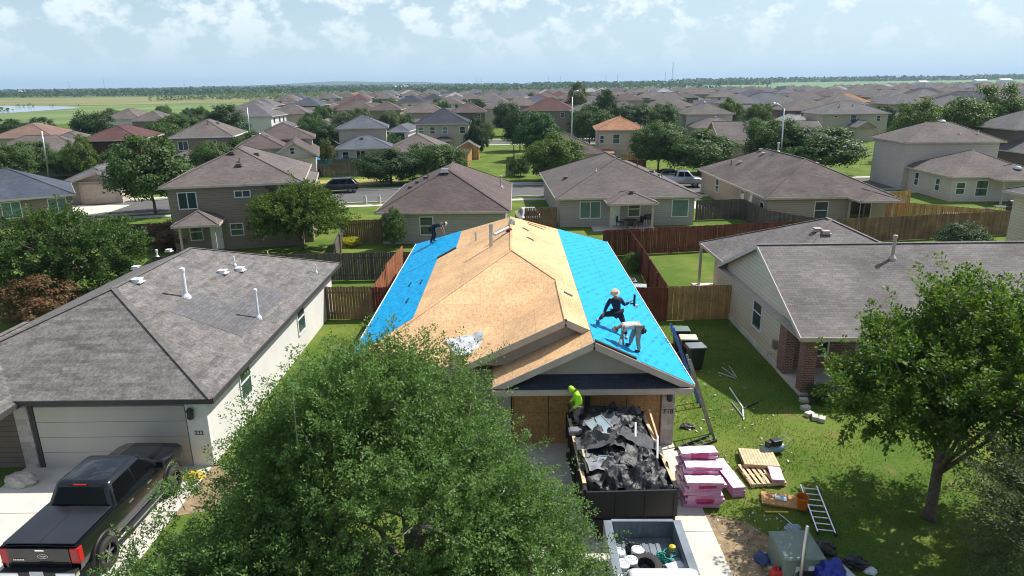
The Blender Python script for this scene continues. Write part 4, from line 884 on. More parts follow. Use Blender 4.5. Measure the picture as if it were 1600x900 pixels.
fence('weathered brown fence in front of the brown-red hip roof house', [(-13.4, 52.8), (-10.0, 53.2)], 1.8, FENCE['brown'])
fence('leaning grey fence by the yellow flowering bush', [(-13.2, 52.6), (-12.4, 46.5)], 1.5, FENCE['grey'])
fence('brown side fence left of the taupe patio house', [(1.2, 57.5), (3.9, 57.9)], 1.8, FENCE['brown'])
fence('dark weathered fence between the patio house and the worn brown house', [(16.6, 60.5), (20.9, 60.9), (20.9, 55.4), (24, 51.0)], 1.8, FENCE['grey'])
fence('bright new tan picket fence below the pale two-storey house', [(33.2, 63.2, 1.9), (33.9, 58.3, 1.8), (40.8, 53.7, 1.7)], 1.8, FENCE['bright'])
fence('bright tan fence stub by the pale two-storey house windows', [(33.3, 63.4), (38.6, 65.6)], 1.7, FENCE['bright'])
fence('dark fence behind the worn brown house patio', [(31.6, 62), (33.2, 63.4)], 1.8, FENCE['dark'])
fence('near-black fence beside the reddish crape myrtle', [(-32.0, 52.6), (-26.5, 53.2)], 1.7, FENCE['dark'])
fence('grey fence behind the parked black car', [(-26.2, 93), (-10.8, 95.5)], 1.8, FENCE['grey'])
fence('grey yard fence under the slate two-storey house', [(-26, 101), (-12, 103)], 1.7, FENCE['grey'])
fence('bright tan fence along the left side of the grassy alley', [(-6.3, 101), (-6.3, 119)], 1.8, FENCE['bright'])
fence('grey fence along the right side of the grassy alley', [(.6, 92), (.6, 118)], 1.8, FENCE['grey'])
fence('dark fence at the far left of the grassy alley', [(-7.5, 158), (-7.5, 186)], 1.8, FENCE['dark'])
fence('dark fence at the far right of the grassy alley', [(.4, 158), (.4, 186)], 1.8, FENCE['dark'])
fence('bright tan fence below the orange roofed house', [(13.2, 100.5), (19.5, 101.0)], 1.8, FENCE['bright'])
fence('dark red fence below the orange roofed house', [(13.5, 93.5), (18.5, 94.2)], 1.8, FENCE['red'])
fence('brown fence at the left end of the front yard by the far street', [(-38, 53), (-32.0, 52.6)], 1.6, FENCE['brown'])

# ------------------------------------------------------------------ trees and plants
def leaf_mesh(name, P, D, Nn, Lg, Wd, m, fold=0.0):
    n = len(P)
    D = D / np.maximum(1e-6, np.linalg.norm(D, axis=1, keepdims=True))
    Sd = np.cross(D, Nn); Sd /= np.maximum(1e-6, np.linalg.norm(Sd, axis=1, keepdims=True))
    Lg = np.broadcast_to(np.asarray(Lg), (n,))[:, None]; Wd = np.broadcast_to(np.asarray(Wd), (n,))[:, None]
    V = np.empty((n, 4, 3), np.float32)
    V[:, 0] = P; V[:, 1] = P + D * Lg * .45 + Sd * Wd * .5; V[:, 2] = P + D * Lg; V[:, 3] = P + D * Lg * .45 - Sd * Wd * .5
    me = bpy.data.meshes.new(name); me.vertices.add(n * 4); me.vertices.foreach_set('co', V.ravel())
    me.loops.add(n * 4); me.loops.foreach_set('vertex_index', np.arange(n * 4, dtype=np.int32))
    me.polygons.add(n); me.polygons.foreach_set('loop_start', np.arange(0, n * 4, 4, dtype=np.int32))
    me.materials.append(m); me.update(calc_edges=True); me.validate(); return me
def unit(a): return a / np.maximum(1e-6, np.linalg.norm(a, axis=1, keepdims=True))
def lobes(rg, n, R3, flat=.35, jit=.22, fill=.35):
    """clump centres: an uneven shell of lobes plus a few inside, under-side flattened"""
    d = unit(rg.normal(size=(n, 3))); d[:, 2] = np.where(d[:, 2] < -flat, d[:, 2] * .4, d[:, 2])
    rr = np.where(rg.random(n) < fill, rg.uniform(.25, .75, n), rg.uniform(.78, 1.0, n))
    ph = rg.uniform(0, 6.28, 3)
    lump = 1 + jit * (np.sin(d[:, 0] * 4 + ph[0]) * np.cos(d[:, 1] * 5 + ph[1]) + .6 * np.sin(d[:, 2] * 6 + ph[2]))
    return d * (rr * lump)[:, None] * np.array(R3), d
def crown_clumps(rg, n, per, R3, cr, L_, W_, m, name='crown', flat=.35, jit=.22, fill=.3, up=.5):
    C, d = lobes(rg, n, R3, flat, jit, fill)
    s = rg.uniform(.6, 1.25, n)
    off = unit(rg.normal(size=(n * per, 3))) * (rg.random(n * per) ** .45)[:, None] * np.repeat(s, per)[:, None] * cr * np.array([1.15, 1.15, .75])
    P = np.repeat(C, per, 0) + off
    nn = unit(off / cr + np.repeat(d, per, 0) * .5 + np.array([0, 0, up]) + rg.normal(size=off.shape) * .45)
    D = np.cross(nn, rg.normal(size=off.shape)); D[:, 2] -= .15
    sz = rg.uniform(.7, 1.3, n * per)
    return leaf_mesh(name, P, D, nn, L_ * sz, W_ * sz, m)
def trunk_mb(rg, h, r, R3, cz, nb=7, lean=0.0):
    mb = MB(); top = Vector((lean, 0, cz))
    mb.tube([(0, 0, -.1), (lean * .1, 0, h * .15), (lean * .5, .03, cz * .55), tuple(top)], [r * 1.35, r, r * .8, r * .35], 9)
    for i in range(nb):
        a = 6.283 * i / nb + rg.uniform(-.4, .4); z0 = cz * rg.uniform(.35, .7); st = Vector((lean * z0 / cz * .8, 0, z0))
        en = Vector((R3[0] * .72 * math.cos(a) + lean, R3[1] * .72 * math.sin(a), cz + R3[2] * rg.uniform(-.25, .5)))
        md = st.lerp(en, .5) + Vector((0, 0, .1 * R3[2]))
        mb.tube([st, md, en], [r * .5, r * .32, r * .08], 6)
        for k in range(2):
            e2 = md + Vector((rg.uniform(-1, 1) * R3[0] * .4, rg.uniform(-1, 1) * R3[1] * .4, rg.uniform(.1, .6) * R3[2])); mb.tube([md, md.lerp(e2, .5) + Vector((0, 0, .1)), e2], [r * .22, r * .14, r * .04], 5)
    return mb
TREE = {}
def tree_proto(kind, seed):
    k = (kind, seed)
    if k in TREE: return TREE[k]
    rg = np.random.default_rng(seed * 13 + 5)
    # unit tree: height 1, crown width 1
    spec = {'round': ((.46, .46, .42), .54, 190, 120, .11), 'loose': ((.46, .46, .40), .56, 130, 110, .10), 'tall': ((.44, .44, .46), .52, 170, 110, .105), 'bush': ((.48, .48, .47), .46, 130, 110, .125)}[kind]
    R3, cz, n, per, cr = spec
    me = crown_clumps(rg, n, per, R3, cr, .033, .023, None, fill=.3, jit=.14, flat=.8); me.materials.clear()
    tm = trunk_mb(rg, 1, .022, R3, cz, 6).mesh('trunk', BARK)
    TREE[k] = (me, tm, cz); return TREE[k]
CROWNS = {}
def mtree(label, loc, h, w, leaf='oak', kind='round', seed=0, group=None, name='tree', cat='tree', bark=None):
    me, tm, cz = tree_proto(kind, seed)
    key = (me.name, leaf)
    if key not in CROWNS:
        c = me.copy(); c.materials.clear(); c.materials.append(LEAF[leaf]); CROWNS[key] = c
    root = empty(name, (loc[0], loc[1], 0), random.Random(label + str(loc[0])).uniform(0, 6.28), label, cat, group)
    t = bpy.data.objects.new('trunk', tm); COL.objects.link(t); setpar(t, root); t.scale = (w * .7 + .3, w * .7 + .3, h)
    c = bpy.data.objects.new('crown', CROWNS[key]); COL.objects.link(c); setpar(c, root); c.location = (0, 0, cz * h); c.scale = (w, w, h)
    return root
def ptree(label, xc, ytop, wpx, Y, leaf='oak', kind='round', seed=0, group='trees among the houses', **k):
    p = atY(xc, ytop, Y); zc = (p.y * cp_ - (p.z - CAM_H) * sp_)
    return mtree(label, (p.x, p.y), max(.8, p.z * 1.02), wpx * zc / F_PX * 1.04, leaf, kind, seed, group, **k)

# -- the big fine-leaved tree in front of the house
def spray_tree(label, base, centre, R3, ntw, per, leaf, LL, WW, seed, bark, tlen=(.6, 1.3), group=None, droop=.25, trunk_r=.2, inner=60, jit=.12, lean=0, open_z=-.55, hole=None, extra=(), limbs=()):
    rg = np.random.default_rng(seed); root = empty('tree', base, 0, label, 'tree', group)
    d = unit(rg.normal(size=(ntw * 2, 3))); d = d[d[:, 2] > open_z][:ntw]; n = len(d)
    ph = rg.uniform(0, 6.28, 6)
    lump = 1 + jit * (np.sin(d[:, 0] * 5 + ph[0]) * np.cos(d[:, 1] * 5 + ph[1]) + np.sin(d[:, 2] * 7 + d[:, 0] * 3 + ph[2]) * .7) + rg.normal(size=n) * .05
    rr = rg.uniform(.45, .97, n) ** .6
    c0 = np.array(centre) - np.array(base)
    A = c0 + d * (rr * lump)[:, None] * np.array(R3)
    for ci, Ri, ni in extra:
        j = rg.choice(n, ni, replace=False); A[j] = (np.array(ci) - np.array(base)) + d[j] * (rr * lump)[j][:, None] * np.array(Ri)
    if hole is not None:
        keep = np.ones(n, bool)
        for hc, hr in hole: keep &= np.linalg.norm((A - (np.array(hc) - np.array(base))), axis=1) > hr
        A, d, rr = A[keep], d[keep], rr[keep]; n = len(A)
    tl = rg.uniform(*tlen, n) * np.where(rg.random(n) < .10, 1.6, 1.0)
    dr = unit(d * .9 + rg.normal(size=(n, 3)) * .45 + np.array([0, 0, .35]))
    t = np.tile(np.linspace(.05, 1, per), n) + rg.uniform(-.02, .02, n * per)
    base_p = np.repeat(A, per, 0); dd = np.repeat(dr, per, 0); ll = np.repeat(tl, per)
    P = base_p + dd * (t * ll)[:, None]; P[:, 2] -= droop * (t * t) * ll
    side = unit(np.cross(dd, rg.normal(size=dd.shape)))
    spread = (.03 + .16 * np.sin(np.clip(t, 0, 1) * 3.0)) * rg.random(n * per)
    P += side * (spread * np.minimum(ll, 1.2))[:, None]
    D = unit(dd * .6 + side * .8 + rg.normal(size=dd.shape) * .3)
    nn = unit(np.array([0, 0, .8]) + dd * .3 + rg.normal(size=dd.shape) * .55)
    sz = rg.uniform(.7, 1.3, n * per)
    me = leaf_mesh('crown', P, D, nn, LL * sz, WW * sz, LEAF[leaf]); o = bpy.data.objects.new('crown', me); COL.objects.link(o); setpar(o, root)
    mb = MB(); cz = c0[2]; r = trunk_r
    mb.tube([(0, 0, -.15), (0, 0, .4), (lean * .4, .05, cz * .5), (c0[0], c0[1], cz * .95)], [r * 1.4, r, r * .85, r * .3], 10)
    for i in range(11):
        a = 6.283 * i / 11 + rg.uniform(-.3, .3); z0 = cz * rg.uniform(.3, .85); st = Vector((lean * .4 * z0 / cz + c0[0] * max(0, z0 / cz - .5), 0, z0)); rt = rg.uniform(.6, .85)
        en = Vector((c0[0] + R3[0] * rt * math.cos(a), c0[1] + R3[1] * rt * math.sin(a), cz + R3[2] * rg.uniform(-.35, .65))); md = st.lerp(en, .5) + Vector((0, 0, .12 * R3[2]))
        mb.tube([st, md, en], [r * .5, r * .3, r * .07], 7)
        for k in range(4):
            s0 = md.lerp(en, rg.uniform(0, .8)); e2 = s0 + Vector((rg.uniform(-1, 1), rg.uniform(-1, 1), rg.uniform(-.1, .9))) * R3[0] * .33; mb.tube([s0, s0.lerp(e2, .5) + Vector((0, 0, .08)), e2], [r * .16, r * .1, r * .03], 5)
    for q_ in limbs:
        e_ = Vector(q_) - Vector(base); mb.tube([(c0[0], c0[1], cz * .8), Vector((c0[0], c0[1], cz * .8)).lerp(e_, .5) + Vector((0, 0, .3)), e_], [r * .35, r * .2, r * .05], 6)
    mb.build('trunk', bark, root, smooth=True)
    tw = MB()
    idx = rg.choice(n, min(n, 500), replace=False)
    for i in idx:
        p0 = Vector(A[i]); p1 = p0 + Vector(dr[i]) * float(tl[i] * .55); p2 = p0 + Vector(dr[i]) * float(tl[i]) - Vector((0, 0, float(droop * tl[i]))); tw.tube([p0 - Vector(dr[i]) * .3, p1 - Vector((0, 0, float(droop * tl[i] * .3))), p2], [.012, .008, .003], 4, cap=False)
    tw.build('twigs', bark, root)['kind'] = 'stuff'
    return root
spray_tree('big fine-leaved green tree standing in front of the house with the blue roof', (-2.3, 12.9, 0), (-2.85, 12.9, 1.9), (3.3, 3.4, 4.05), 8200, 80, 'willow', .062, .033, 3, BARKG, trunk_r=.22, tlen=(.35, .9), droop=.14, jit=.13, open_z=-.25, extra=[((.0, 12.2, 1.2), (1.7, 2.3, 2.2), 1500), ((-4.2, 13.1, 4.3), (1.6, 1.9, 1.3), 700), ((-3.2, 13.2, 5.5), (1.5, 1.6, .95), 520), ((-5.9, 11.1, .9), (2.0, 2.6, 2.3), 2200), ((-7.5, 11.7, 2.3), (.7, .9, .4), 30), ((-8.0, 12.6, 2.1), (.5, .7, .4), 14), ((-7.0, 13.0, 3.2), (.5, .7, .5), 30)], limbs=[(-7.7, 11.7, 2.3), (-8.2, 12.7, 2.1), (-7.1, 13.0, 3.2)], hole=[((-1.9, 9.9, 4.3), .85), ((-3.4, 10.3, 4.2), .75), ((-3.9, 9.8, 3.3), .7), ((-2.6, 11.5, 5.6), .55), ((-.6, 10.4, 4.0), .55), ((-4.6, 11.0, 4.4), .55)])
spray_tree('bright green broad-leaved tree with a dark trunk on the right-hand lawn', (11.8, 16.7, 0), (13.0, 17.2, 4.3), (2.75, 2.7, 1.85), 1450, 64, 'lime', .11, .065, 5, BARK, trunk_r=.15, tlen=(.45, 1.05), droop=.12, jit=.24, open_z=-.6, extra=[((10.4, 17.0, 3.65), (1.3, 1.6, .95), 250)])
spray_tree('grey-green willowy tree in the bottom right corner', (12.8, 12.4, 0), (12.9, 12.5, 2.7), (2.3, 2.3, 2.0), 1500, 76, 'greygreen', .072, .026, 9, BARK, trunk_r=.15, tlen=(.5, 1.2), droop=.2, jit=.15, open_z=-.7)
spray_tree('large dark green bushy tree left of the mottled roof', (-25.6, 38.2, 0), (-25.9, 38.2, 2.7), (3.9, 3.6, 2.3), 900, 60, 'oak', .15, .09, 21, BARK, trunk_r=.2, tlen=(.5, 1.1), droop=.1, jit=.17, open_z=-.8)
spray_tree('round light green tree in front of the tan two-storey house', (-15.9, 50.6, 0), (-15.9, 50.6, 2.65), (3.0, 2.9, 1.9), 620, 55, 'bright', .16, .09, 23, BARK, trunk_r=.14, tlen=(.5, 1.0), droop=.08, jit=.14)
ptree('crape myrtle with pink flower tips left of the mottled roof', 52, 430, 110, 34.5, 'red', 'bush', 1, None, name='shrub', cat='shrub')
f_ = atY(43, 428, 34.3); 
ptree('reddish crape myrtle in front of the near-black fence', 256, 345, 74, 51.5, 'red', 'bush', 2, None, name='shrub', cat='shrub')
ptree('young slim tree against the wall of the brown-red hip roof house', 613, 327, 38, 50.8, 'oak', 'tall', 1, None)
ptree('yellow flowering bush between the leaning grey fence and brown fence', 546, 370, 34, 52, 'yellow', 'bush', 3, None, name='shrub', cat='shrub')
ptree('rounded light green shrub behind the red-brown side fence', 996, 393, 40, 43.5, 'bright', 'bush', 1, None, name='shrub', cat='shrub')
ptree('dark glossy shrub with white flowers behind the right-hand roof', 1508, 346, 70, 47.5, 'dark', 'bush', 2, None, name='shrub', cat='shrub')
ptree('small dark shrub at the foot of the right brick pillar', 1283, 606, 40, 24.2, 'oak', 'bush', 3, None, name='shrub', cat='shrub')
for a in [
 ('huge round oak in front of the grey roofed garage house', 224, 214, 122, 67, 'oak', 'round', 0),
 ('dark round oak left of the two trees behind the brown-red roof', 608, 232, 100, 86, 'dark', 'round', 1),
 ('dark bushy tree right of its twin behind the brown-red roof', 676, 224, 92, 87, 'oak', 'round', 2),
 ('dome shaped tree at the right edge of the grassy alley', 866, 207, 88, 87, 'bright', 'round', 1),
 ('emerald round tree above the dome shaped tree by the alley', 842, 177, 72, 112, 'emerald', 'round', 0),
 ('dark tree left of the emerald round tree', 812, 170, 56, 128, 'dark', 'round', 2),
 ('big oak with visible trunk behind the taupe patio house, left of a pair', 1032, 190, 84, 96, 'oak', 'round', 3),
 ('big oak behind the taupe patio house, right of a pair', 1096, 203, 108, 92, 'oak', 'round', 1),
 ('dark tree touching the street light pole', 1212, 184, 88, 94, 'oak', 'round', 2),
 ('wide dark tree right of the street light pole', 1288, 200, 128, 90, 'oak', 'round', 0),
 ('olive green tree left end of the tall bushes at right', 1440, 158, 84, 104, 'bright', 'tall', 1),
 ('tall olive green tree in the middle of the bushes at right', 1502, 152, 104, 106, 'bright', 'tall', 2),
 ('highest yellow-green tree right in the bushes at right', 1562, 138, 82, 112, 'bright', 'tall', 0),
 ('dark green tree at the right edge of the bushes', 1606, 158, 70, 118, 'oak', 'tall', 1),
 ('dark conical tree above the orange roof', 948, 141, 44, 152, 'dark', 'round', 0),
 ('dark leafy tree left of the orange roof', 922, 163, 66, 138, 'oak', 'round', 1),
 ('small dark tree right of the conical one above the orange roof', 988, 163, 62, 148, 'dark', 'round', 3),
 ('dark tree row end, right above the orange roof', 1030, 160, 66, 150, 'oak', 'round', 2),
 ('olive yellow tall tree behind the silver mast', 903, 131, 34, 205, 'olive', 'tall', 1),
 ('dark round tree left of the brown two-storey house roofs', 350, 165, 74, 135, 'dark', 'round', 0),
 ('oak below the dark round tree at left', 392, 205, 72, 100, 'oak', 'round', 1),
 ('spreading tree left of the brown two-storey house', 250, 190, 66, 108, 'oak', 'round', 2),
 ('dark oak with a brown patch above the maroon roof', 143, 175, 68, 126, 'dark', 'round', 3),
 ('tree behind the leaning pole light, left', 48, 222, 74, 97, 'oak', 'round', 0),
 ('low tree just right of the leaning pole light', 108, 230, 64, 96, 'oak', 'round', 1),
 ('low tree left of the maroon roof', 120, 213, 50, 90, 'bright', 'loose', 1),
 ('dark hedge-like tree left of the slate two-storey house', 508, 192, 54, 124, 'dark', 'round', 2),
 ('dark tree behind the white gable wall', 486, 182, 50, 138, 'oak', 'round', 3),
 ('soft green tree above the slate two-storey roof', 563, 169, 40, 160, 'greygreen', 'round', 0),
 ('yellow-green tree right above the slate garage house', 608, 174, 34, 165, 'olive', 'round', 1),
 ('round green bush beside the slate garage house', 615, 208, 28, 118, 'emerald', 'bush', 1),
 ('dark tree at the right corner of the dark slate house', 744, 188, 38, 118, 'dark', 'tall', 0),
 ('small palm-like tree in the yard of the slate two-storey house', 509, 217, 26, 104, 'olive', 'loose', 2),
 ('dark tree at the far left edge by the meadow', 18, 186, 56, 150, 'dark', 'round', 1),
 ('second dark tree at the left edge by the meadow', 62, 184, 44, 152, 'dark', 'round', 0),
 ('dark tree beside the bleached pale roof', 1180, 186, 50, 112, 'oak', 'round', 0),
 ('green tree peeping over the maroon roof', 1140, 152, 42, 170, 'bright', 'round', 1),
 ('dark bush at the right side of the grassy alley', 813, 242, 32, 92, 'oak', 'bush', 2),
 ('low green trees left of the brown house with white wall', 275, 178, 60, 150, 'oak', 'round', 3),
 ('light green tree in front of the bleached pale roof', 1188, 160, 40, 165, 'bright', 'round', 2),
 ('small tree in the middle of the far rows of roofs', 678, 164, 26, 185, 'bright', 'round', 0),
 ('dark tree right of the far end of the grassy alley', 792, 160, 44, 165, 'dark', 'round', 3),
 ('bushy tree left of the far end of the grassy alley', 762, 188, 20, 150, 'bright', 'bush', 0),
 ('green shrub at the gable of the grey roofed garage house', 172, 232, 40, 84, 'oak', 'loose', 0),
 ('oak in front of the brown two-storey house porch', 328, 222, 64, 88, 'oak', 'round', 3),
 ('oak at the left edge below the tan roof house', 8, 222, 70, 88, 'oak', 'round', 2),
]: ptree(*a)
r_ = random.Random(5)
fars = []
for i in range(420):
    Y = 160 + 460 * r_.random() ** 1.5; x = r_.uniform(-.3 * Y if Y > 240 else -.6 * Y, .8 * Y)
    if Y > 220 and x < -118: continue
    if abs(x + 3.5) < 7 and Y < 200: continue
    if any((x - a) ** 2 + (Y - b) ** 2 < (c + 3) ** 2 for a, b, c in TAKEN): continue
    if any((x - q[0]) ** 2 + (Y - q[1]) ** 2 < 56 for q in spots): continue
    lf = r_.choice(['oak', 'oak', 'dark', 'bright', 'greygreen'])
    mtree('small distant %s tree between the far rows of houses' % {'oak': 'mid-green', 'dark': 'dark green', 'bright': 'light green', 'greygreen': 'grey-green'}[lf], (x, Y), r_.uniform(4.5, 7), r_.uniform(4, 6.5), lf, 'round', r_.randrange(4), 'trees in the far rows of the estate')
# -- woods and hedgerows on the plain: one uncountable mass
def woods(name, bands, m, seed, size):
    rg = np.random.default_rng(seed); Ps = []; Sz = []
    for (x0, x1, y0, y1, n, h, *zb) in bands:
        k = 6; cx = rg.uniform(x0, x1, n); cy = rg.uniform(y0, y1, n); hh = h * rg.uniform(.6, 1.25, n)
        P = np.stack([np.repeat(cx, k) + rg.normal(size=n * k) * h * .5, np.repeat(cy, k) + rg.normal(size=n * k) * h * .5, np.repeat(hh, k) * rg.uniform(.05, .95, n * k) + (zb[0] if zb else 0)], 1); Ps.append(P); Sz.append(np.repeat(hh, k) * .55)
    P = np.concatenate(Ps); Sz = np.concatenate(Sz); nn = unit(rg.normal(size=P.shape) + np.array([0, -.2, .8])); D = np.cross(nn, rg.normal(size=P.shape))
    me = leaf_mesh(name, P - unit(D) * (Sz * .5)[:, None], D, nn, Sz, Sz * .8, m); o = bpy.data.objects.new(name, me); COL.objects.link(o); o['kind'] = 'stuff'; return o
woods('far_woods', [(-1900, -420, 1000, 1300, 2600, 7), (-3200, -300, 1300, 3000, 5200, 9), (-420, 300, 1000, 1700, 1500, 8), (-900, 500, 1800, 3200, 1800, 11), (60, 560, 1500, 1800, 900, 10, 2), (500, 1700, 1950, 2250, 1500, 12, 6), (1600, 3800, 2100, 2500, 2600, 13, 8), (-200, 60, 880, 1010, 900, 5)], LEAF['dark'], 2, 8)
woods('scrub', [(-340, -110, 640, 900, 700, 4.0), (-420, -300, 470, 500, 30, 2.5)], LEAF['greygreen'], 6, 4)
woods('hedgerow', [(-128, -60, 420, 470, 60, 3), (-330, -280, 385, 400, 50, 2.5), (-70, 80, 690, 760, 260, 5), (200, 700, 880, 905, 120, 5), (-160, -150, 190, 215, 40, 3)], LEAF['oak'], 4, 4)

# ------------------------------------------------------------------ vehicles
PAINT_B = mat('black_paint', (.006, .007, .010), .22, 0, var=.1, coat=.6, spec=.3); PAINT_W = mat('white_vehicle_paint', (.74, .75, .77), .25, 0, var=.03, coat=.8); PAINT_S = mat('silver_paint', (.30, .33, .37), .3, .6, var=.05, coat=.8)
CGLASS = glass('car_glass', (.004, .005, .006), .04); CGLASS.node_tree.nodes['Principled BSDF'].inputs['Specular IOR Level'].default_value = .12; REDL = mat('red_lens', (.45, .012, .015), .15, var=.1); CHR = mat('chrome', (.72, .73, .75), .12, 1, var=.03); RIM = mat('alloy_rim', (.28, .29, .31), .35, .9, var=.05)
TONN = mat('tonneau_cover', (.016, .017, .022), .32, var=.2, scale=1.5, coat=.3); PLATE = mat('licence_plate', (.62, .66, .72), .5, var=.05)
def rrect(hw, y0, y1, z, r, n=4):
    P = []
    for cx, cy, a0 in ((hw - r, y1 - r, 0), (-hw + r, y1 - r, 90), (-hw + r, y0 + r, 180), (hw - r, y0 + r, 270)):
        for k in range(n + 1):
            a = rad(a0 + 90 * k / n); P.append((cx + r * math.cos(a), cy + r * math.sin(a), z))
    return P
def vsec(y, hb, hm, ht, zb, zm, zt):
    return [(-hb, y, zb), (hb, y, zb), (hm, y, zb + .14), (hm, y, zm), (hm - .015, y, zt - .09), (ht, y, zt), (0, y, zt + .018), (-ht, y, zt), (-hm + .015, y, zt - .09), (-hm, y, zm), (-hm, y, zb + .14)]
def wheel(root, x, y, r, w, spokes=6, name='wheel'):
    s = 1 if x > 0 else -1
    wr = empty(name, (x, y, r)); setpar(wr, root); 
    t = MB(); prof = [(r * .62, -w/2), (r * .9, -w/2), (r, -w*.36), (r, w*.36), (r * .9, w/2), (r * .62, w/2)]
    n = 24
    for i in range(n):
        pass
    V = []; F = []
    for a, z in prof:
        for k in range(n):
            q = 6.2832 * k / n; V.append((z, a * math.cos(q), a * math.sin(q)))
    m = len(prof)
    for i in range(m):
        for k in range(n): F.append((i * n + k, i * n + (k + 1) % n, ((i + 1) % m) * n + (k + 1) % n, ((i + 1) % m) * n + k))
    t.add(V, F); t.build('tyre', RUBBER, wr, smooth=True, angle=40)
    rm = MB(); ox = s * w * .28
    rm.tube([(ox - .02 * s, 0, 0), (ox + .03 * s, 0, 0)], [r * .17, r * .14], 12)
    rm.tube([(-w * .4, 0, 0), (-w * .36, 0, 0)], r * .6, 20)
    for k in range(spokes):
        q = 6.2832 * k / spokes; rm.bar((ox, r * .12 * math.cos(q), r * .12 * math.sin(q)), (ox, r * .6 * math.cos(q), r * .6 * math.sin(q)), .07 * r * 2, .03, up=(1, 0, 0))
    rm.build('rim', RIM, wr); return wr
def cab_shell(root, paint, yr0, yr1, yf1, yf0, hb, ht, z0, z1, gl=CGLASS, name='cab', pillars=(), sidez=(.12, .82)):
    """yr0/yf0 rear and front at the belt line, yr1/yf1 at the roof"""
    f = lambda t: (yr0 + (yr1 - yr0) * t, yf0 + (yf1 - yf0) * t, hb + (ht - hb) * t, z0 + (z1 - z0) * t)
    c = MB(); rings = []
    for t, sh in ((0, 0), (.5, 0), (.86, 0), (.96, .035), (1.0, .11)):
        a, b, h, z = f(t); rings.append(rrect(h - sh, a + sh, b - sh, z, .14))
    c.loft(rings); cab = c.build(name, paint, root, smooth=True, angle=50)
    lo, hi = sidez
    def side(s, ya, yb, off=.012):
        g = MB(); P = []
        for t, y_ in ((lo, ya[0]), (lo, yb[0]), (hi, yb[1]), (hi, ya[1])):
            a, b, h, z = f(t); P.append((s * (h + off), y_, z))
        g.poly(*(P if s > 0 else P[::-1])); g.build('side_window', gl, cab)
    al, bl, _, _ = f(lo); ah, bh, _, _ = f(hi)
    cuts = [(al + .16, ah + .16)] + [(p - .03, p - .03) for p in pillars]; ends = [(p + .03, p + .03) for p in pillars] + [(bl - .22, bh - .16)]
    cuts = [(al + .16, ah + .16)] + [(p + .03, p + .03) for p in pillars]; ends = [(p - .03, p - .03) for p in pillars] + [(bl - .22, bh - .16)]
    for s in (1, -1):
        for c0, e0 in zip(cuts, ends): side(s, c0, e0)
    for which, nm in ((0, 'rear_window'), (1, 'windscreen')):
        P = []
        for t in (lo, hi):
            a, b, h, z = f(t); y_ = a - .012 if which == 0 else b + .012; P += [(-(h - .15), y_, z), (h - .15, y_, z)]
        P = [P[0], P[1], P[3], P[2]]; g = MB(); g.poly(*(P if which == 0 else P[::-1])); g.build(nm, gl, cab)
    return cab

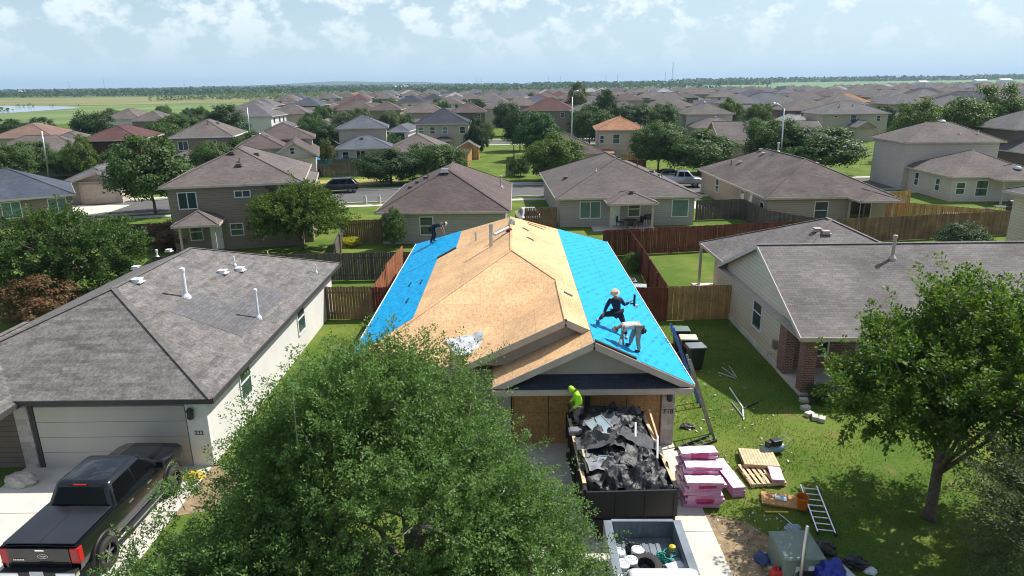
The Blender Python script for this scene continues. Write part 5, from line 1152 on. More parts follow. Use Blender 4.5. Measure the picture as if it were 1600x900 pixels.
def black_pickup():
    root = empty('pickup_truck', (-11.5, 16.75, .035), rad(-1.5), 'black crew-cab pickup truck with covered bed parked by the pale garage door', 'pickup truck')
    b = MB(); L_ = [(-2.62, .86, .94, .90, .62, 1.0, 1.30), (-2.66, .9, .97, .93, .60, 1.0, 1.33), (-1.2, .92, 1.0, .95, .55, 1.0, 1.34), (.9, .92, 1.0, .95, .52, 1.0, 1.30), (1.3, .92, 1.0, .9, .52, 1.0, 1.30), (2.25, .92, 1.0, .84, .52, .98, 1.25), (2.55, .9, .97, .80, .54, .95, 1.19), (2.68, .84, .9, .72, .56, .9, 1.06)]
    b.loft([vsec(*q) for q in L_]); body = b.build('body', PAINT_B, root, smooth=True, angle=32)
    cab_shell(root, PAINT_B, -1.04, -.80, .62, 1.36, .93, .70, 1.28, 1.93, pillars=(.10,))
    hd = MB(); hd.loft([[(-.62, 1.35, 1.33), (.62, 1.35, 1.33), (.5, 1.35, 1.365), (-.5, 1.35, 1.365)], [(-.56, 2.45, 1.235), (.56, 2.45, 1.235), (.45, 2.45, 1.265), (-.45, 2.45, 1.265)]]); hd.build('bonnet_bulge', PAINT_B, body)
    t = MB(); t.obox((0, -1.84, 1.375), (1.78, 1.54, .035)); t.build('bed_cover', TONN, root, bevel=.012)
    MB().obox((0, -1.84, 1.396), (.012, 1.52, .006)).build('cover_seam', BLACKP, root)
    tg = MB(); tg.obox((0, -2.675, 1.0), (1.52, .04, .58)); tg = tg.build('tailgate', PAINT_B, root, bevel=.01)
    tb = MB(); tb.bar((-.7, -2.70, .90), (.7, -2.70, .90), .02, .014); tb.build('tailgate_crease', BLACKP, tg)
    bd = MB(); bd.tube([(.1 + .125 * math.cos(a), -2.70, 1.08 + .056 * math.sin(a)) for a in np.linspace(0, 6.2832, 25)], .009, 6, cap=False); bo = bd.build('badge', CHR, tg, smooth=True)
    bs = MB(); bs.tube([(.1 - .085 + .17 * k / 24, -2.702, 1.08 + .022 * math.sin(k * 1.55) + .006 * math.sin(k * .7)) for k in range(25)], .0055, 5); bs.build('badge_script', CHR, bo)
    hn = MB(); hn.obox((.05, -2.70, 1.25), (.22, .012, .045)); hn.build('tailgate_handle', CHR, tg)
    sc = MB(); 
    for i in range(7): sc.obox((-.62 + i * .04, -2.712, .99), (.026, .004, .03))
    sc.build('tailgate_lettering', CHR, tg)
    for s in (-1, 1):
        l_ = MB(); l_.obox((s * .865, -2.655, 1.07), (.2, .07, .42)); l_.obox((s * .95, -2.58, 1.07), (.06, .16, .40)); l_.build('tail_light', REDL, root, bevel=.02)
        m = MB(); m.obox((s * 1.1, 1.02, 1.38), (.24, .12, .2)); m.bar((s * .93, 1.05, 1.3), (s * 1.05, 1.03, 1.34), .06, .06); m.build('side_mirror', PAINT_B, root, bevel=.03)
        st = MB(); st.obox((s * 1.02, .25, .46), (.16, 2.0, .05)); st.build('side_step', ALU, root, bevel=.01)
        for y in (-.42, .5): MB().obox((s * 1.005, y, 1.12), (.03, .2, .035)).build('door_handle', CHR, root, bevel=.006)
        for y in (-1.72, 1.72):
            ar = MB(); pts = [(s * .985, y + .56 * math.cos(q), .45 + .56 * math.sin(q)) for q in np.linspace(.05, 3.09, 12)]
            ar.tube(pts, .05, 6); ar.build('fender_flare', BLACKP, root, smooth=True)
            wheel(root, s * .93, y, .43, .30)
        hl = MB(); hl.obox((s * .74, 2.62, .95), (.26, .1, .2)); hl.build('headlight', CHR, root, bevel=.02)
    bp = MB(); bp.obox((0, -2.78, .66), (1.86, .2, .2)); bpo = bp.build('rear_bumper', BLACKP, root, bevel=.02)
    for s in (-1, 1): MB().obox((s * .70, -2.80, .665), (.50, .2, .17)).build('bumper_end', CHR, bpo, bevel=.03)
    MB().obox((.0, -2.885, .70), (.34, .012, .17)).build('licence_plate', PLATE, root)
    MB().obox((0, -.87, 1.885), (.34, .03, .035)).build('brake_light', REDL, root)
    MB().obox((0, 2.70, .72), (1.6, .12, .3)).build('front_bumper', PAINT_B, root, bevel=.03)
    un = MB(); un.obox((0, 0, .5), (1.3, 4.8, .16)); un.build('chassis', BLACKP, root)
black_pickup()

def simple_car(label, loc, rz, paint, kind='suv', s=1.0):
    root = empty('car', loc, rz, label, 'car'); root.scale = (s, s, s)
    zt = {'suv': 1.0, 'car': .92, 'pickup': 1.15}[kind]; zr = {'suv': 1.64, 'car': 1.43, 'pickup': 1.86}[kind]
    b = MB(); b.loft([vsec(*q) for q in [(-2.3, .8, .88, .8, .45, .7, zt), (-2.2, .85, .93, .84, .4, .72, zt + .02), (.9, .85, .95, .84, .36, .72, zt), (1.9, .85, .93, .74, .38, .7, zt - .08), (2.3, .75, .84, .62, .42, .62, zt - .26)]]); b.build('body', paint, root, smooth=True, angle=35)
    if kind == 'suv': cab_shell(root, paint, -2.2, -1.6, .4, 1.3, .85, .66, zt - .02, zr, pillars=(-1.1, -.2))
    elif kind == 'car': cab_shell(root, paint, -1.7, -1.1, .3, 1.15, .84, .62, zt - .02, zr, pillars=(-.4,))
    else: cab_shell(root, paint, -.75, -.5, .6, 1.3, .88, .68, zt - .02, zr, pillars=(.2,))
    for sx in (-1, 1):
        for y in (-1.4, 1.42): wheel(root, sx * .82, y, .35, .22)
        MB().obox((sx * .72, -2.29, .8), (.2, .05, .2)).build('tail_light', REDL, root); MB().obox((sx * .62, 2.24, .6), (.26, .1, .12)).build('headlight', CHR, root)
    return root
p = at(530, 300); simple_car('black sport utility car parked at the far kerb of the street', (p.x, p.y - .4, .02), rad(90 + 10), PAINT_B, 'suv', 1.02)
p = at(1058, 288); simple_car('silver and black pickup on the driveway behind the taupe patio house', (p.x, p.y - 2.0, .03), rad(-96), PAINT_S, 'pickup', 1.05)
p = at(822, 337, .7); simple_car('white car in the side yard, its roof just showing past the wood ridge', (p.x + .2, p.y, .02), rad(8), PAINT_W, 'car')
p = at(492, 278); simple_car('dark car by the long white gable wall', (p.x, p.y, .02), rad(3), PAINT_B, 'car', .9)
p = at(1045, 275, .5); simple_car('dark sedan on the far street in the shade of the pair of oaks', (p.x - .4, p.y, .02), rad(95), PAINT_B, 'car', .95)
p = at(725, 232); simple_car('pale car at the far corner of the dark slate house', (p.x, p.y, .02), rad(80), PAINT_W, 'car', 1)

def white_pickup():
    root = empty('pickup_truck', (3.22, 12.4, .035), math.pi + rad(-1.0), 'white pickup truck with its open load bed full of gear, at the bottom edge', 'pickup truck')
    # local: rear at -y
    LIN = mat('bed_liner', (.20, .235, .27), .45, .3, var=.25, scale=2); PW = PAINT_W
    b = MB(); b.loft([vsec(*q) for q in [(-.62, .9, .98, .9, .5, .95, 1.22), (1.2, .9, .98, .9, .5, .95, 1.22), (2.3, .9, .96, .82, .52, .92, 1.15), (2.75, .8, .88, .7, .55, .85, 1.0)]]); b.build('body', PW, root, smooth=True, angle=32)
    cab_shell(root, PW, -.55, -.14, .85, 1.55, .92, .73, 1.2, 1.80, pillars=(.35,))
    bd = MB(); bd.box(-.78, .78, -2.62, -.66, .62, .68)
    for i in range(9): bd.box(-.74 + i * .172, -.66 + i * .172, -2.6, -.68, .68, .70)
    bd.box(-.80, .80, -.70, -.645, .62, 1.2); bd.build('bed_floor', LIN, root)
    for s in (-1, 1):
        w = MB(); x0, x1 = sorted((s * .80, s * .985)); w.box(x0, x1, -2.66, -.645, .62, 1.16); w.build('bed_side', PW, root, bevel=.02)
        w = MB(); w.box(min(s * .775, s * .80), max(s * .775, s * .80), -2.62, -.68, .66, 1.14); w.build('bed_liner', LIN, root)
        w = MB(); x0, x1 = sorted((s * .785, s * .99)); w.box(x0, x1, -2.66, -.65, 1.16, 1.195); w.build('bed_rail', LIN, root, bevel=.01)
        w = MB(); w.box(min(s * .52, s * .78), max(s * .52, s * .78), -1.95, -1.1, .68, .92); w.build('wheel_housing', LIN, root, bevel=.05)
        MB().obox((s * .93, -2.66, .9), (.12, .04, .42)).build('tail_light', REDL, root)
        for y in (-1.5, 1.75): wheel(root, s * .88, y, .40, .26)
        MB().obox((s * 1.1, 1.1, 1.3), (.2, .12, .2)).build('side_mirror', PW, root, bevel=.03)
    tg = MB(); tg.box(-.79, .79, -2.70, -2.63, .62, 1.17); tg.box(-.79, .79, -2.705, -2.60, 1.17, 1.20); t = tg.build('tailgate', LIN, root, bevel=.008)
    ri = MB()
    for i in range(10): ri.box(-.70 + i * .15, -.64 + i * .15, -2.63, -2.615, .7, 1.1)
    ri.build('tailgate_ribs', LIN, t)
    MB().box(-.9, .9, -2.86, -2.71, .55, .7).build('rear_bumper', CHR, root, bevel=.02)
    un = MB(); un.obox((0, 0, .48), (1.3, 4.6, .16)); un.build('chassis', BLACKP, root)
    return root
wp = white_pickup()
def W3(px_, py_, z): return at(px_, py_, z)
# load in the bed
q = at(1003, 876, .95)
t = MB(); V = []; F = []; n = 30; prof = [(.21, -.11), (.31, -.14), (.385, -.10), (.40, 0), (.385, .10), (.31, .14), (.21, .11)]
t.lathe(prof + [(.20, -.10)], (0, 0, 0), n); t.f = t.f[:-2]; t.mi = t.mi[:-2]
ty = t.build('tyre', RUBBER, smooth=True, angle=50); ty.location = (3.12, 13.72, .86); ty.rotation_euler = (rad(10), rad(5), 0); tag(ty, 'loose truck tyre lying flat in the open bed of the white pickup', 'tyre')
tr = MB()
for k in range(30):
    a = 6.283 * k / 30; tr.obox((.402 * math.cos(a), .402 * math.sin(a), 0), (.02, .045, .2), (0, 0, a))
o = tr.build('tread', RUBBER, ty)
BUCK = mat('bucket_white', (.72, .76, .80), .4, var=.06)
for i, (x, y, lab) in enumerate(((2.55, 14.05, 'white pail in the pickup bed, next to the near bed side'), (2.78, 13.78, 'white pail in the pickup bed, between two other pails'), (2.98, 14.12, 'white pail in the pickup bed, beside the dark bag'), (2.52, 13.66, 'white pail in the pickup bed, closest to the cab'))):
    b = MB(); b.lathe([(.13, 0), (.15, .3), (.16, .31), (.16, .36), (.15, .37)], (0, 0, 0), 16); o = b.build('bucket', BUCK, smooth=True, angle=40); o.location = (x, y, .71); o.rotation_euler = (rad(6 * (i % 2)), rad(4 * i - 5), 0)
    tag(o, lab, 'bucket', 'pails in the pickup bed'); h = MB(); h.tube([(.15 * math.cos(a), 0, .33 + .12 * math.sin(a)) for a in np.linspace(0, 3.14, 8)], .008, 5); h.build('handle', METAL, o)
def blob(name, m, c, r, seed, label, cat, amp=.35, flat=.5, n=3):
    bm = bmesh.new(); bmesh.ops.create_icosphere(bm, subdivisions=n, radius=1)
    rr = random.Random(seed); ph = [rr.uniform(0, 6) for _ in range(9)]
    for v in bm.verts:
        p = v.co.copy(); k = 1 + amp * (.5 * math.sin(p.x * 4 + ph[0]) * math.sin(p.y * 5 + ph[1]) + .35 * math.sin(p.z * 9 + ph[2] + p.x * 6) + .25 * math.sin(p.y * 13 + ph[3] + p.z * 7)) + rr.uniform(-.06, .06) * amp
        v.co = Vector((p.x * r[0], p.y * r[1], p.z * r[2])) * k
        if v.co.z < -r[2] * flat: v.co.z = -r[2] * flat
    me = bpy.data.meshes.new(name); bm.to_mesh(me); bm.free(); me.materials.append(m); o = bpy.data.objects.new(name, me); COL.objects.link(o); o.location = (c[0], c[1], c[2] + r[2] * flat)
    return tag(o, label, cat)
TEAL = mat('teal_hose', (.01, .26, .22), .5)
hs = MB(); pts = []
for i in range(120):
    a = i * .42; r = .16 + .05 * math.sin(i * 1.7); pts.append((r * math.cos(a) * 1.3, r * math.sin(a), .03 + .0022 * i + .03 * math.sin(i * .9)))
hs.tube(pts, .016, 6); o = hs.build('hose', TEAL, smooth=True); o.location = (3.72, 14.05, .72); tag(o, 'tangled teal hose heaped in the open pickup bed', 'hose')
blob('bag', BLACKP, (2.95, 14.42, .7), (.2, .16, .22), 3, 'dark bag in the pickup bed against the tailgate', 'bag')
b = MB(); b.obox((0, 0, .12), (.42, .3, .24)); b.obox((0, 0, .25), (.44, .32, .03)); o = b.build('cool_box', BUCK, bevel=.02); o.location = (3.82, 13.62, .71); o.rotation_euler = (0, 0, .3); tag(o, 'white box in the pickup bed under the teal hose', 'box'); MB().obox((0, -.16, .2), (.16, .03, .03)).build('handle', BLACKP, o)
YEL = mat('yellow_plastic', (.62, .42, .02), .5); b = MB(); b.lathe([(.07, 0), (.08, .02), (.08, .14), (.02, .17)], (0, 0, 0), 12); o = b.build('tape_reel', YEL); o.location = (3.86, 14.2, .95); tag(o, 'small yellow reel on top of the teal hose', 'reel'); 

# ------------------------------------------------------------------ dump trailer and its load
def trailer():
    root = empty('trailer', (3.08, 18.3, .035), rad(1.5), 'black dump trailer piled with torn-off roofing in front of the boarded garage', 'trailer')
    BL = mat('trailer_black', (.007, .007, .008), .55, var=.3, scale=2)
    x0, x1, y0, y1 = -1.22, 1.22, -2.3, 2.2
    f = MB(); f.box(x0, x1, y0, y1, .62, .70)
    for y in np.linspace(y0 + .2, y1 - .2, 8): f.box(x0, x1, y - .04, y + .04, .54, .62)
    for x in (-.7, .7): f.box(x - .06, x + .06, y0, y1 + 1.2, .42, .54)
    f.build('chassis', BL, root)
    for s in (-1, 1):
        w = MB(); x = s * 1.22; w.box(x - .025, x + .025, y0, y1, .70, 1.42)
        for y in np.linspace(y0 + .04, y1 - .04, 8): w.box(min(x, x + s * .07), max(x, x + s * .07), y - .035, y + .035, .6, 1.5)
        w.box(x - .045, x + .045, y0, y1, 1.42, 1.48); w.build('side_panel', BL, root)
        wd = MB(); wd.box(x - .05, x + .05, y0 + .3, y1 - .2, 1.484, 1.53); wd.build('top_board', WOODRAW, root)
        for y in (-.5, .42): wheel(root, s * 1.10 * 1.02, y, .38, .22)
        fd = MB(); fd.tube([(s * 1.36, y_, z_) for y_, z_ in ((-1.0, .45), (-.95, .75), (-.75, .86), (.7, .86), (.9, .75), (.95, .45))], .05, 6); fd.build('fender', BL, root)
    g_ = MB(); g_.box(x0, x1, y0 - .05, y0, .5, 1.46); g_.box(x0, x1, y0 - .07, y0 - .05, 1.38, 1.47); g_.box(x0, x1, y0 - .07, y0 - .05, .5, .58)
    for x in (x0 + .03, -.4, .4, x1 - .03): g_.box(x - .03, x + .03, y0 - .075, y0 - .05, .5, 1.46)
    g_.build('tailgate', BL, root)
    fr = MB(); fr.box(x0, x1, y1, y1 + .05, .62, 1.5); fr.build('front_panel', BL, root)
    hg = MB(); n = 9
    for i in range(n):
        a = i / n * 2.2 - 1.0; hg.poly((a, y0 - .09, .62), (a + .25, y0 - .09, .62), (a + .23, y0 - .2 - .05 * math.sin(i * 2), .08 + .1 * abs(math.sin(i * 1.7))), (a + .02, y0 - .22, .1 + .1 * abs(math.sin(i * 1.3))))
    hg.build('mud_flap', BL, root)
    return root
trailer()
FELTB = mat('roofing_felt', (.013, .014, .016), .52, var=.4, scale=6, bump=.5, bscale=14); FELTG = mat('torn_shingle_grey', (.060, .063, .070), .8, var=.35, scale=7, bump=.4, bscale=40); FELTL = mat('felt_underside', (.17, .18, .20), .6, var=.3, scale=5)
def debris():
    rr = random.Random(8); mb = MB(); nx, ny = 96, 168
    from mathutils import noise as NZ
    def crump(x, y): q = Vector((x, y, .3)); q = q + .25 * NZ.noise_vector(q * 1.7); return .26 * (.5 - abs(NZ.noise(q * 1.5))) + .15 * (.4 - abs(NZ.noise(q * 3.4 + Vector((5, 2, 1))))) + .06 * (.4 - abs(NZ.noise(q * 8))) + .02 * NZ.noise(q * 22)
    def hh(x, y):
        t = (y + 2.2) / 4.3; e = min(1, (1.2 - abs(x)) / .35) * min(1, (t) / .12) * min(1, (1 - t) / .06 + .0)
        return 1.27 + max(0, e) * (.26 + .20 * max(0, t - .15) ** .8) + .10 * math.sin(x * 5.2 + y * 2.3) * math.sin(y * 4.1 - x * 1.7) + .05 * math.sin(x * 13 + y * 9) + .04 * math.sin(y * 17 - x * 11)
    V = []
    for j in range(ny):
        for i in range(nx):
            x = -1.17 + 2.34 * i / (nx - 1); y = -2.22 + 4.36 * j / (ny - 1); V.append((x, y, hh(x, y) + crump(x, y) * min(1, .25 + (1.2 - abs(x)) * 3)))
    b0 = len(mb.v); mb.v += V
    for j in range(ny - 1):
        for i in range(nx - 1):
            q = Vector(V[j * nx + i]); q.z = 0; t_ = NZ.noise(q * 1.6 + .3 * NZ.noise_vector(q * 3)); mb.f.append((j*nx+i, j*nx+i+1, (j+1)*nx+i+1, (j+1)*nx+i)); mb.mi.append(2 if t_ > .46 else 1 if t_ > .22 else 0)
    for k in range(30):
        mb.cur = rr.choices((0, 1, 2), (10, 4, 2))[0]
        cx, cy = rr.uniform(-1.05, 1.05), rr.uniform(-2.1, 2.0); a, b = rr.uniform(.25, .85), rr.uniform(.14, .42); an = rr.uniform(0, 3.14); tl, tr_ = rr.uniform(-.28, .28), rr.uniform(-.3, .3); cv = rr.uniform(-.5, .3)
        n = 10; q1, q2 = rr.uniform(6, 16), rr.uniform(8, 20); P = []; ph = rr.uniform(0, 6)
        for j in range(n):
            for i in range(n):
                u, v = (i / (n - 1) - .5) * a * 2, (j / (n - 1) - .5) * b * 2
                z = u * tl + v * tr_ + cv * (u * u) / a + .055 * math.sin(u * q1 + v * 5 + ph) * math.cos(v * q2 + ph) + .03 * math.sin(u * q2 * 1.7 - v * q1 + ph) + rr.uniform(-.012, .012)
                x = cx + u * math.cos(an) - v * math.sin(an); y = cy + u * math.sin(an) + v * math.cos(an); x = max(-1.25, min(1.25, x)); y = max(-2.3, min(2.15, y)); P.append((x, y, max(hh(x, y) + crump(x, y) + .012, hh(cx, cy) + .08 + z)))
        mb.add(P, [(j*n+i, j*n+i+1, (j+1)*n+i+1, (j+1)*n+i) for j in range(n-1) for i in range(n-1)])
    o = mb.build('roofing_debris', [FELTB, FELTG, FELTL], smooth=True); o.location = (3.08, 18.3, .035); o.rotation_euler = (0, 0, rad(1.5)); o['kind'] = 'stuff'; return o
debris()
def stick(name, label, cat, p, q, w, h, m, group=None):
    p, q = Vector(p), Vector(q); c = (p + q) / 2; o = MB().bar(p - c, q - c, w, h).build(name, m, bevel=min(w, h) * .15); o.location = c; return tag(o, label, cat, group)
PBLUE = glass('pale_skylight', (.30, .38, .42), .15)
def frame_panel(label, c, sx, sy, rot):
    b = MB(); b.obox((0, 0, 0), (sx, sy, .02)); o = b.build('skylight_panel', PBLUE, bevel=.006); o.location = c; o.rotation_euler = rot; tag(o, label, 'panel')
    f = MB(); 
    for s in (-1, 1): f.obox((s * sx / 2, 0, .008), (.04, sy, .035)); f.obox((0, s * sy / 2, .008), (sx + .04, .04, .035))
    f.build('frame', METAL, o)
frame_panel('pale blue panel lying on the heap of torn roofing', (2.72, 18.75, 1.86), .62, 1.0, (rad(12), rad(-8), rad(28)))
frame_panel('small pale blue panel at the near left of the roofing heap', (2.55, 17.1, 1.68), .4, .55, (rad(8), rad(-6), rad(-20)))
stick('pipe', 'white pipe standing out of the roofing heap', 'pipe', (3.55, 17.75, 1.72), (3.72, 18.75, 2.05), .05, .05, WHITEP)
stick('pipe', 'white pipe lying at the right edge of the roofing heap', 'pipe', (4.08, 17.2, 1.72), (4.3, 18.25, 1.86), .05, .05, WHITEP)
stick('board', 'thin board lying crosswise on the roofing heap', 'board', (2.9, 17.9, 1.80), (3.75, 18.4, 1.92), .06, .03, FELTL)
stick('board', 'raw wood stake on the right rim of the trailer', 'board', (4.38, 18.6, 1.62), (4.36, 19.9, 1.9), .06, .05, WOODRAW)
stick('board', 'raw wood stake on the near left rim of the trailer', 'board', (2.05, 16.7, 1.6), (2.0, 17.7, 1.75), .06, .05, WOODRAW)
b = MB(); b.obox((0, 0, 0), (.5, .34, .12)); b.obox((0, 0, .07), (.42, .28, .03)); o = b.build('toolbox', FELTL, bevel=.01); o.location = (1.96, 19.05, 1.62); tag(o, 'grey case on the left rim of the trailer', 'case')

# ------------------------------------------------------------------ shingle bundles, pallets and tools on the lawn
def wrapmat():
    m, t, b = newmat('pink_wrap'); nn = t.nodes.new; l = t.links.new
    tcn = nn('ShaderNodeTexCoord'); sp = nn('ShaderNodeSeparateXYZ'); l(tcn.outputs['Object'], sp.inputs[0])
    n = nn('ShaderNodeTexNoise'); n.inputs['Scale'].default_value = 7; n.inputs['Detail'].default_value = 5; l(tcn.outputs['Object'], n.inputs['Vector'])
    oi = nn('ShaderNodeObjectInfo')
    ab = nn('ShaderNodeMath'); ab.operation = 'ABSOLUTE'; l(sp.outputs[0], ab.inputs[0])
    jit = nn('ShaderNodeMath'); jit.operation = 'MULTIPLY_ADD'; jit.inputs[1].default_value = .12; l(n.outputs[0], jit.inputs[0]); l(ab.outputs[0], jit.inputs[2])
    band = nn('ShaderNodeMapRange'); band.inputs[1].default_value = .30; band.inputs[2].default_value = .34; band.inputs[3].default_value = 1; band.inputs[4].default_value = 0; l(jit.outputs[0], band.inputs[0])
    geo = nn('ShaderNodeNewGeometry'); sz = nn('ShaderNodeSeparateXYZ'); l(tcn.outputs['Normal'], sz.inputs[0])
    side = nn('ShaderNodeMath'); side.operation = 'ABSOLUTE'; l(sz.outputs[1], side.inputs[0])
    bs = nn('ShaderNodeMath'); bs.operation = 'MULTIPLY'; l(band.outputs[0], bs.inputs[0]); l(side.outputs[0], bs.inputs[1])
    c1 = nn('ShaderNodeMixRGB'); c1.inputs[1].default_value = (.80, .46, .64, 1); c1.inputs[2].default_value = (.88, .72, .80, 1); l(n.outputs[0], c1.inputs[0])
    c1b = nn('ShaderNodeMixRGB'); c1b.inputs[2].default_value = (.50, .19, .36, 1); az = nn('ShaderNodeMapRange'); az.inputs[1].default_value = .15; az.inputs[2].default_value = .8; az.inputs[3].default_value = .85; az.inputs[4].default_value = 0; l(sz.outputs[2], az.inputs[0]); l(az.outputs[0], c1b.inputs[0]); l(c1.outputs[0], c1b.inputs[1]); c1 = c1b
    c2 = nn('ShaderNodeMixRGB'); c2.inputs[2].default_value = (.40, .02, .12, 1); gt = nn('ShaderNodeMapRange'); gt.inputs[1].default_value = .2; gt.inputs[2].default_value = .6; l(oi.outputs['Random'], gt.inputs[0]); bq = nn('ShaderNodeMath'); bq.operation = 'MULTIPLY'; l(bs.outputs[0], bq.inputs[0]); l(gt.outputs[0], bq.inputs[1]); l(bq.outputs[0], c2.inputs[0]); l(c1.outputs[0], c2.inputs[1])
    l(c2.outputs[0], b.inputs['Base Color']); b.inputs['Roughness'].default_value = .3
    bp = nn('ShaderNodeBump'); bp.inputs['Strength'].default_value = .5; bp.inputs['Distance'].default_value = .03; l(n.outputs[0], bp.inputs['Height']); l(bp.outputs[0], b.inputs['Normal']); return m
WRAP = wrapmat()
def bundle_mesh(seed):
    rr = random.Random(seed); mb = MB(); nx, ny = 9, 4; L_, D_, H_ = 1.08, .42, .105; V = []; 
    for k, z in ((0, 0), (1, H_)):
        for j in range(ny):
            for i in range(nx):
                ed = (i in (0, nx - 1)) or (j in (0, ny - 1))
                V.append((-L_/2 + L_ * i / (nx - 1) + rr.uniform(-.006, .006), -D_/2 + D_ * j / (ny - 1) + rr.uniform(-.008, .008), z + (rr.uniform(-.008, .012) if k else 0) - (.012 if ed and k else 0)))
    F = []; q = nx * ny
    for j in range(ny - 1):
        for i in range(nx - 1): a = j*nx+i; F += [(a, a+nx, a+nx+1, a+1), (q+a, q+a+1, q+a+nx+1, q+a+nx)]
    for i in range(nx - 1): F += [(i, i+1, q+i+1, q+i), ((ny-1)*nx+i+1, (ny-1)*nx+i, q+(ny-1)*nx+i, q+(ny-1)*nx+i+1)]
    for j in range(ny - 1): F += [((j+1)*nx, j*nx, q+j*nx, q+(j+1)*nx), (j*nx+nx-1, (j+1)*nx+nx-1, q+(j+1)*nx+nx-1, q+j*nx+nx-1)]
    mb.add(V, F); return mb.mesh('shingle_bundle', WRAP)
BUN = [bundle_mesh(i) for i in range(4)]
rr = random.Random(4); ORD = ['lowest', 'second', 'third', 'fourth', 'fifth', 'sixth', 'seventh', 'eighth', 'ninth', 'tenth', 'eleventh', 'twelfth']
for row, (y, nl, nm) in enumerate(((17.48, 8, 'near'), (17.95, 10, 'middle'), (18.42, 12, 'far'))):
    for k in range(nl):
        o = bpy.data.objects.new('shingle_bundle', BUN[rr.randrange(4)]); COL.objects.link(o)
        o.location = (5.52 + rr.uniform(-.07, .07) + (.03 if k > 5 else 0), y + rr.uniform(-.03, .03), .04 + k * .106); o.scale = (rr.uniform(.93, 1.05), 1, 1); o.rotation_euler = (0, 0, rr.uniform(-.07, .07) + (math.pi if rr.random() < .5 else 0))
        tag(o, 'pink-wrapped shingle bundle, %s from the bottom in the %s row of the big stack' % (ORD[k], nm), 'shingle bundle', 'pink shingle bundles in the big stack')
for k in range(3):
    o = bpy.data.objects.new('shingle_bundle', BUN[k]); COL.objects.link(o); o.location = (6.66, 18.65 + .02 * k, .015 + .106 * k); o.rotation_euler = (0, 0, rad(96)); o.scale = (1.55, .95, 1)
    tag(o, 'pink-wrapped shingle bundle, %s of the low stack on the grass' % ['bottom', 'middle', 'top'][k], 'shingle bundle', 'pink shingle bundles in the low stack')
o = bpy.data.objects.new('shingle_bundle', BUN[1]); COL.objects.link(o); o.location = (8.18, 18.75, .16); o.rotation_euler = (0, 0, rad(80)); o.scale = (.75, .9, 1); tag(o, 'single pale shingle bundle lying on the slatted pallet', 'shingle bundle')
def pallet(label, loc, rot, gap=True):
    root = empty('pallet', loc, 0, label, 'pallet'); root.rotation_euler = rot; n = 7 if gap else 11
    top = MB(); 
    for i in range(n): top.obox((-.5 + 1.0 * i / (n - 1), 0, .13), (.10 if gap else .088, 1.15, .02))
    top.build('top_deck', WOODRAW, root)
    for y in (-.52, 0, .52): MB().obox((0, y, .073), (1.1, .045, .09)).build('stringer', WOODRAW, root)
    bt = MB()
    for x in (-.5, 0, .5): bt.obox((x, 0, .018), (.1, 1.15, .02))
    bt.build('bottom_deck', WOODRAW, root); return root
pallet('close-boarded pale wood pallet tilted on top of the slatted one', (7.98, 19.72, .10), (rad(-4), 0, rad(-8)), False)
pallet('slatted pale wood pallet lying flat on the grass', (7.80, 18.9, .01), (0, 0, rad(4)))
def compressor():
    p = at(1208, 712); root = empty('air_compressor', (p.x, p.y + .1, 0), .3, 'blue-grey air compressor beside the pallets', 'compressor'); m = mat('compressor_blue', (.20, .30, .36), .4)
    t = MB(); t.tube([(-.42, 0, .2), (-.38, 0, .2), (.38, 0, .2), (.42, 0, .2)], [.07, .15, .15, .07], 14); t.build('tank', m, root, smooth=True, angle=40)
    t = MB(); t.obox((.1, 0, .44), (.34, .26, .2)); t.lathe([(.11, 0), (.11, .16), (.08, .18)], (-.2, 0, .34), 12); t.build('motor', BLACKP, root, bevel=.02)
    t = MB(); t.tube([(.3, -.2, .25), (.55, -.2, .5), (.55, .2, .5), (.3, .2, .25)], .02, 6); t.build('handle', METAL, root)
    for s in (-1, 1): MB().tube([(-.25, s * .17, .1), (-.25, s * .22, .1)], .1, 12).build('wheel', RUBBER, root)
compressor()
ORANGE = mat('orange_plastic', (.62, .16, .01), .4, var=.1)
p = at(1252, 798); b = MB(); b.lathe([(.13, 0), (.165, .36), (.178, .37), (.178, .40), (.16, .405), (.15, .12), (.02, .11)], (0, 0, 0), 18); o = b.build('bucket', ORANGE, smooth=True, angle=45); o.location = (p.x, p.y, .12); o.rotation_euler = (rad(8), rad(-6), 0); tag(o, 'orange pail at the edge of the brown boards on the grass', 'bucket')
h = MB(); h.tube([(.17 * math.cos(a), .02, .38 - .12 * math.sin(a)) for a in np.linspace(0, 3.14, 8)], .008, 5); h.build('handle', METAL, o)
b = MB(); b.obox((0, 0, 0), (1.2, .62, .06)); o = b.build('board', OSB_OLD, bevel=.004); o.location = (7.95, 17.55, .06); o.rotation_euler = (rad(2), rad(1), rad(-16)); tag(o, 'brown board sheet on the grass, with the blue plan sheet on it', 'board')
b = MB(); b.obox((0, 0, 0), (.34, .24, .02)); b.obox((0, 0, .012), (.30, .2, .008)); o = b.build('clipboard', mat('pale_blue_sheet', (.42, .52, .60), .5)); o.location = (7.92, 17.62, .11); o.rotation_euler = (rad(2), 0, rad(-20)); tag(o, 'pale blue sheet lying on the brown board', 'sheet')
stick('spirit_level', 'yellow spirit level lying on the grass below the brown board', 'level', (7.26, 17.06, .03), (7.92, 17.02, .03), .06, .04, YEL)
stick('pole', 'thin silver rod lying on the grass below the yellow level', 'rod', (7.62, 17.0, .02), (7.86, 16.3, .02), .025, .025, ALU)
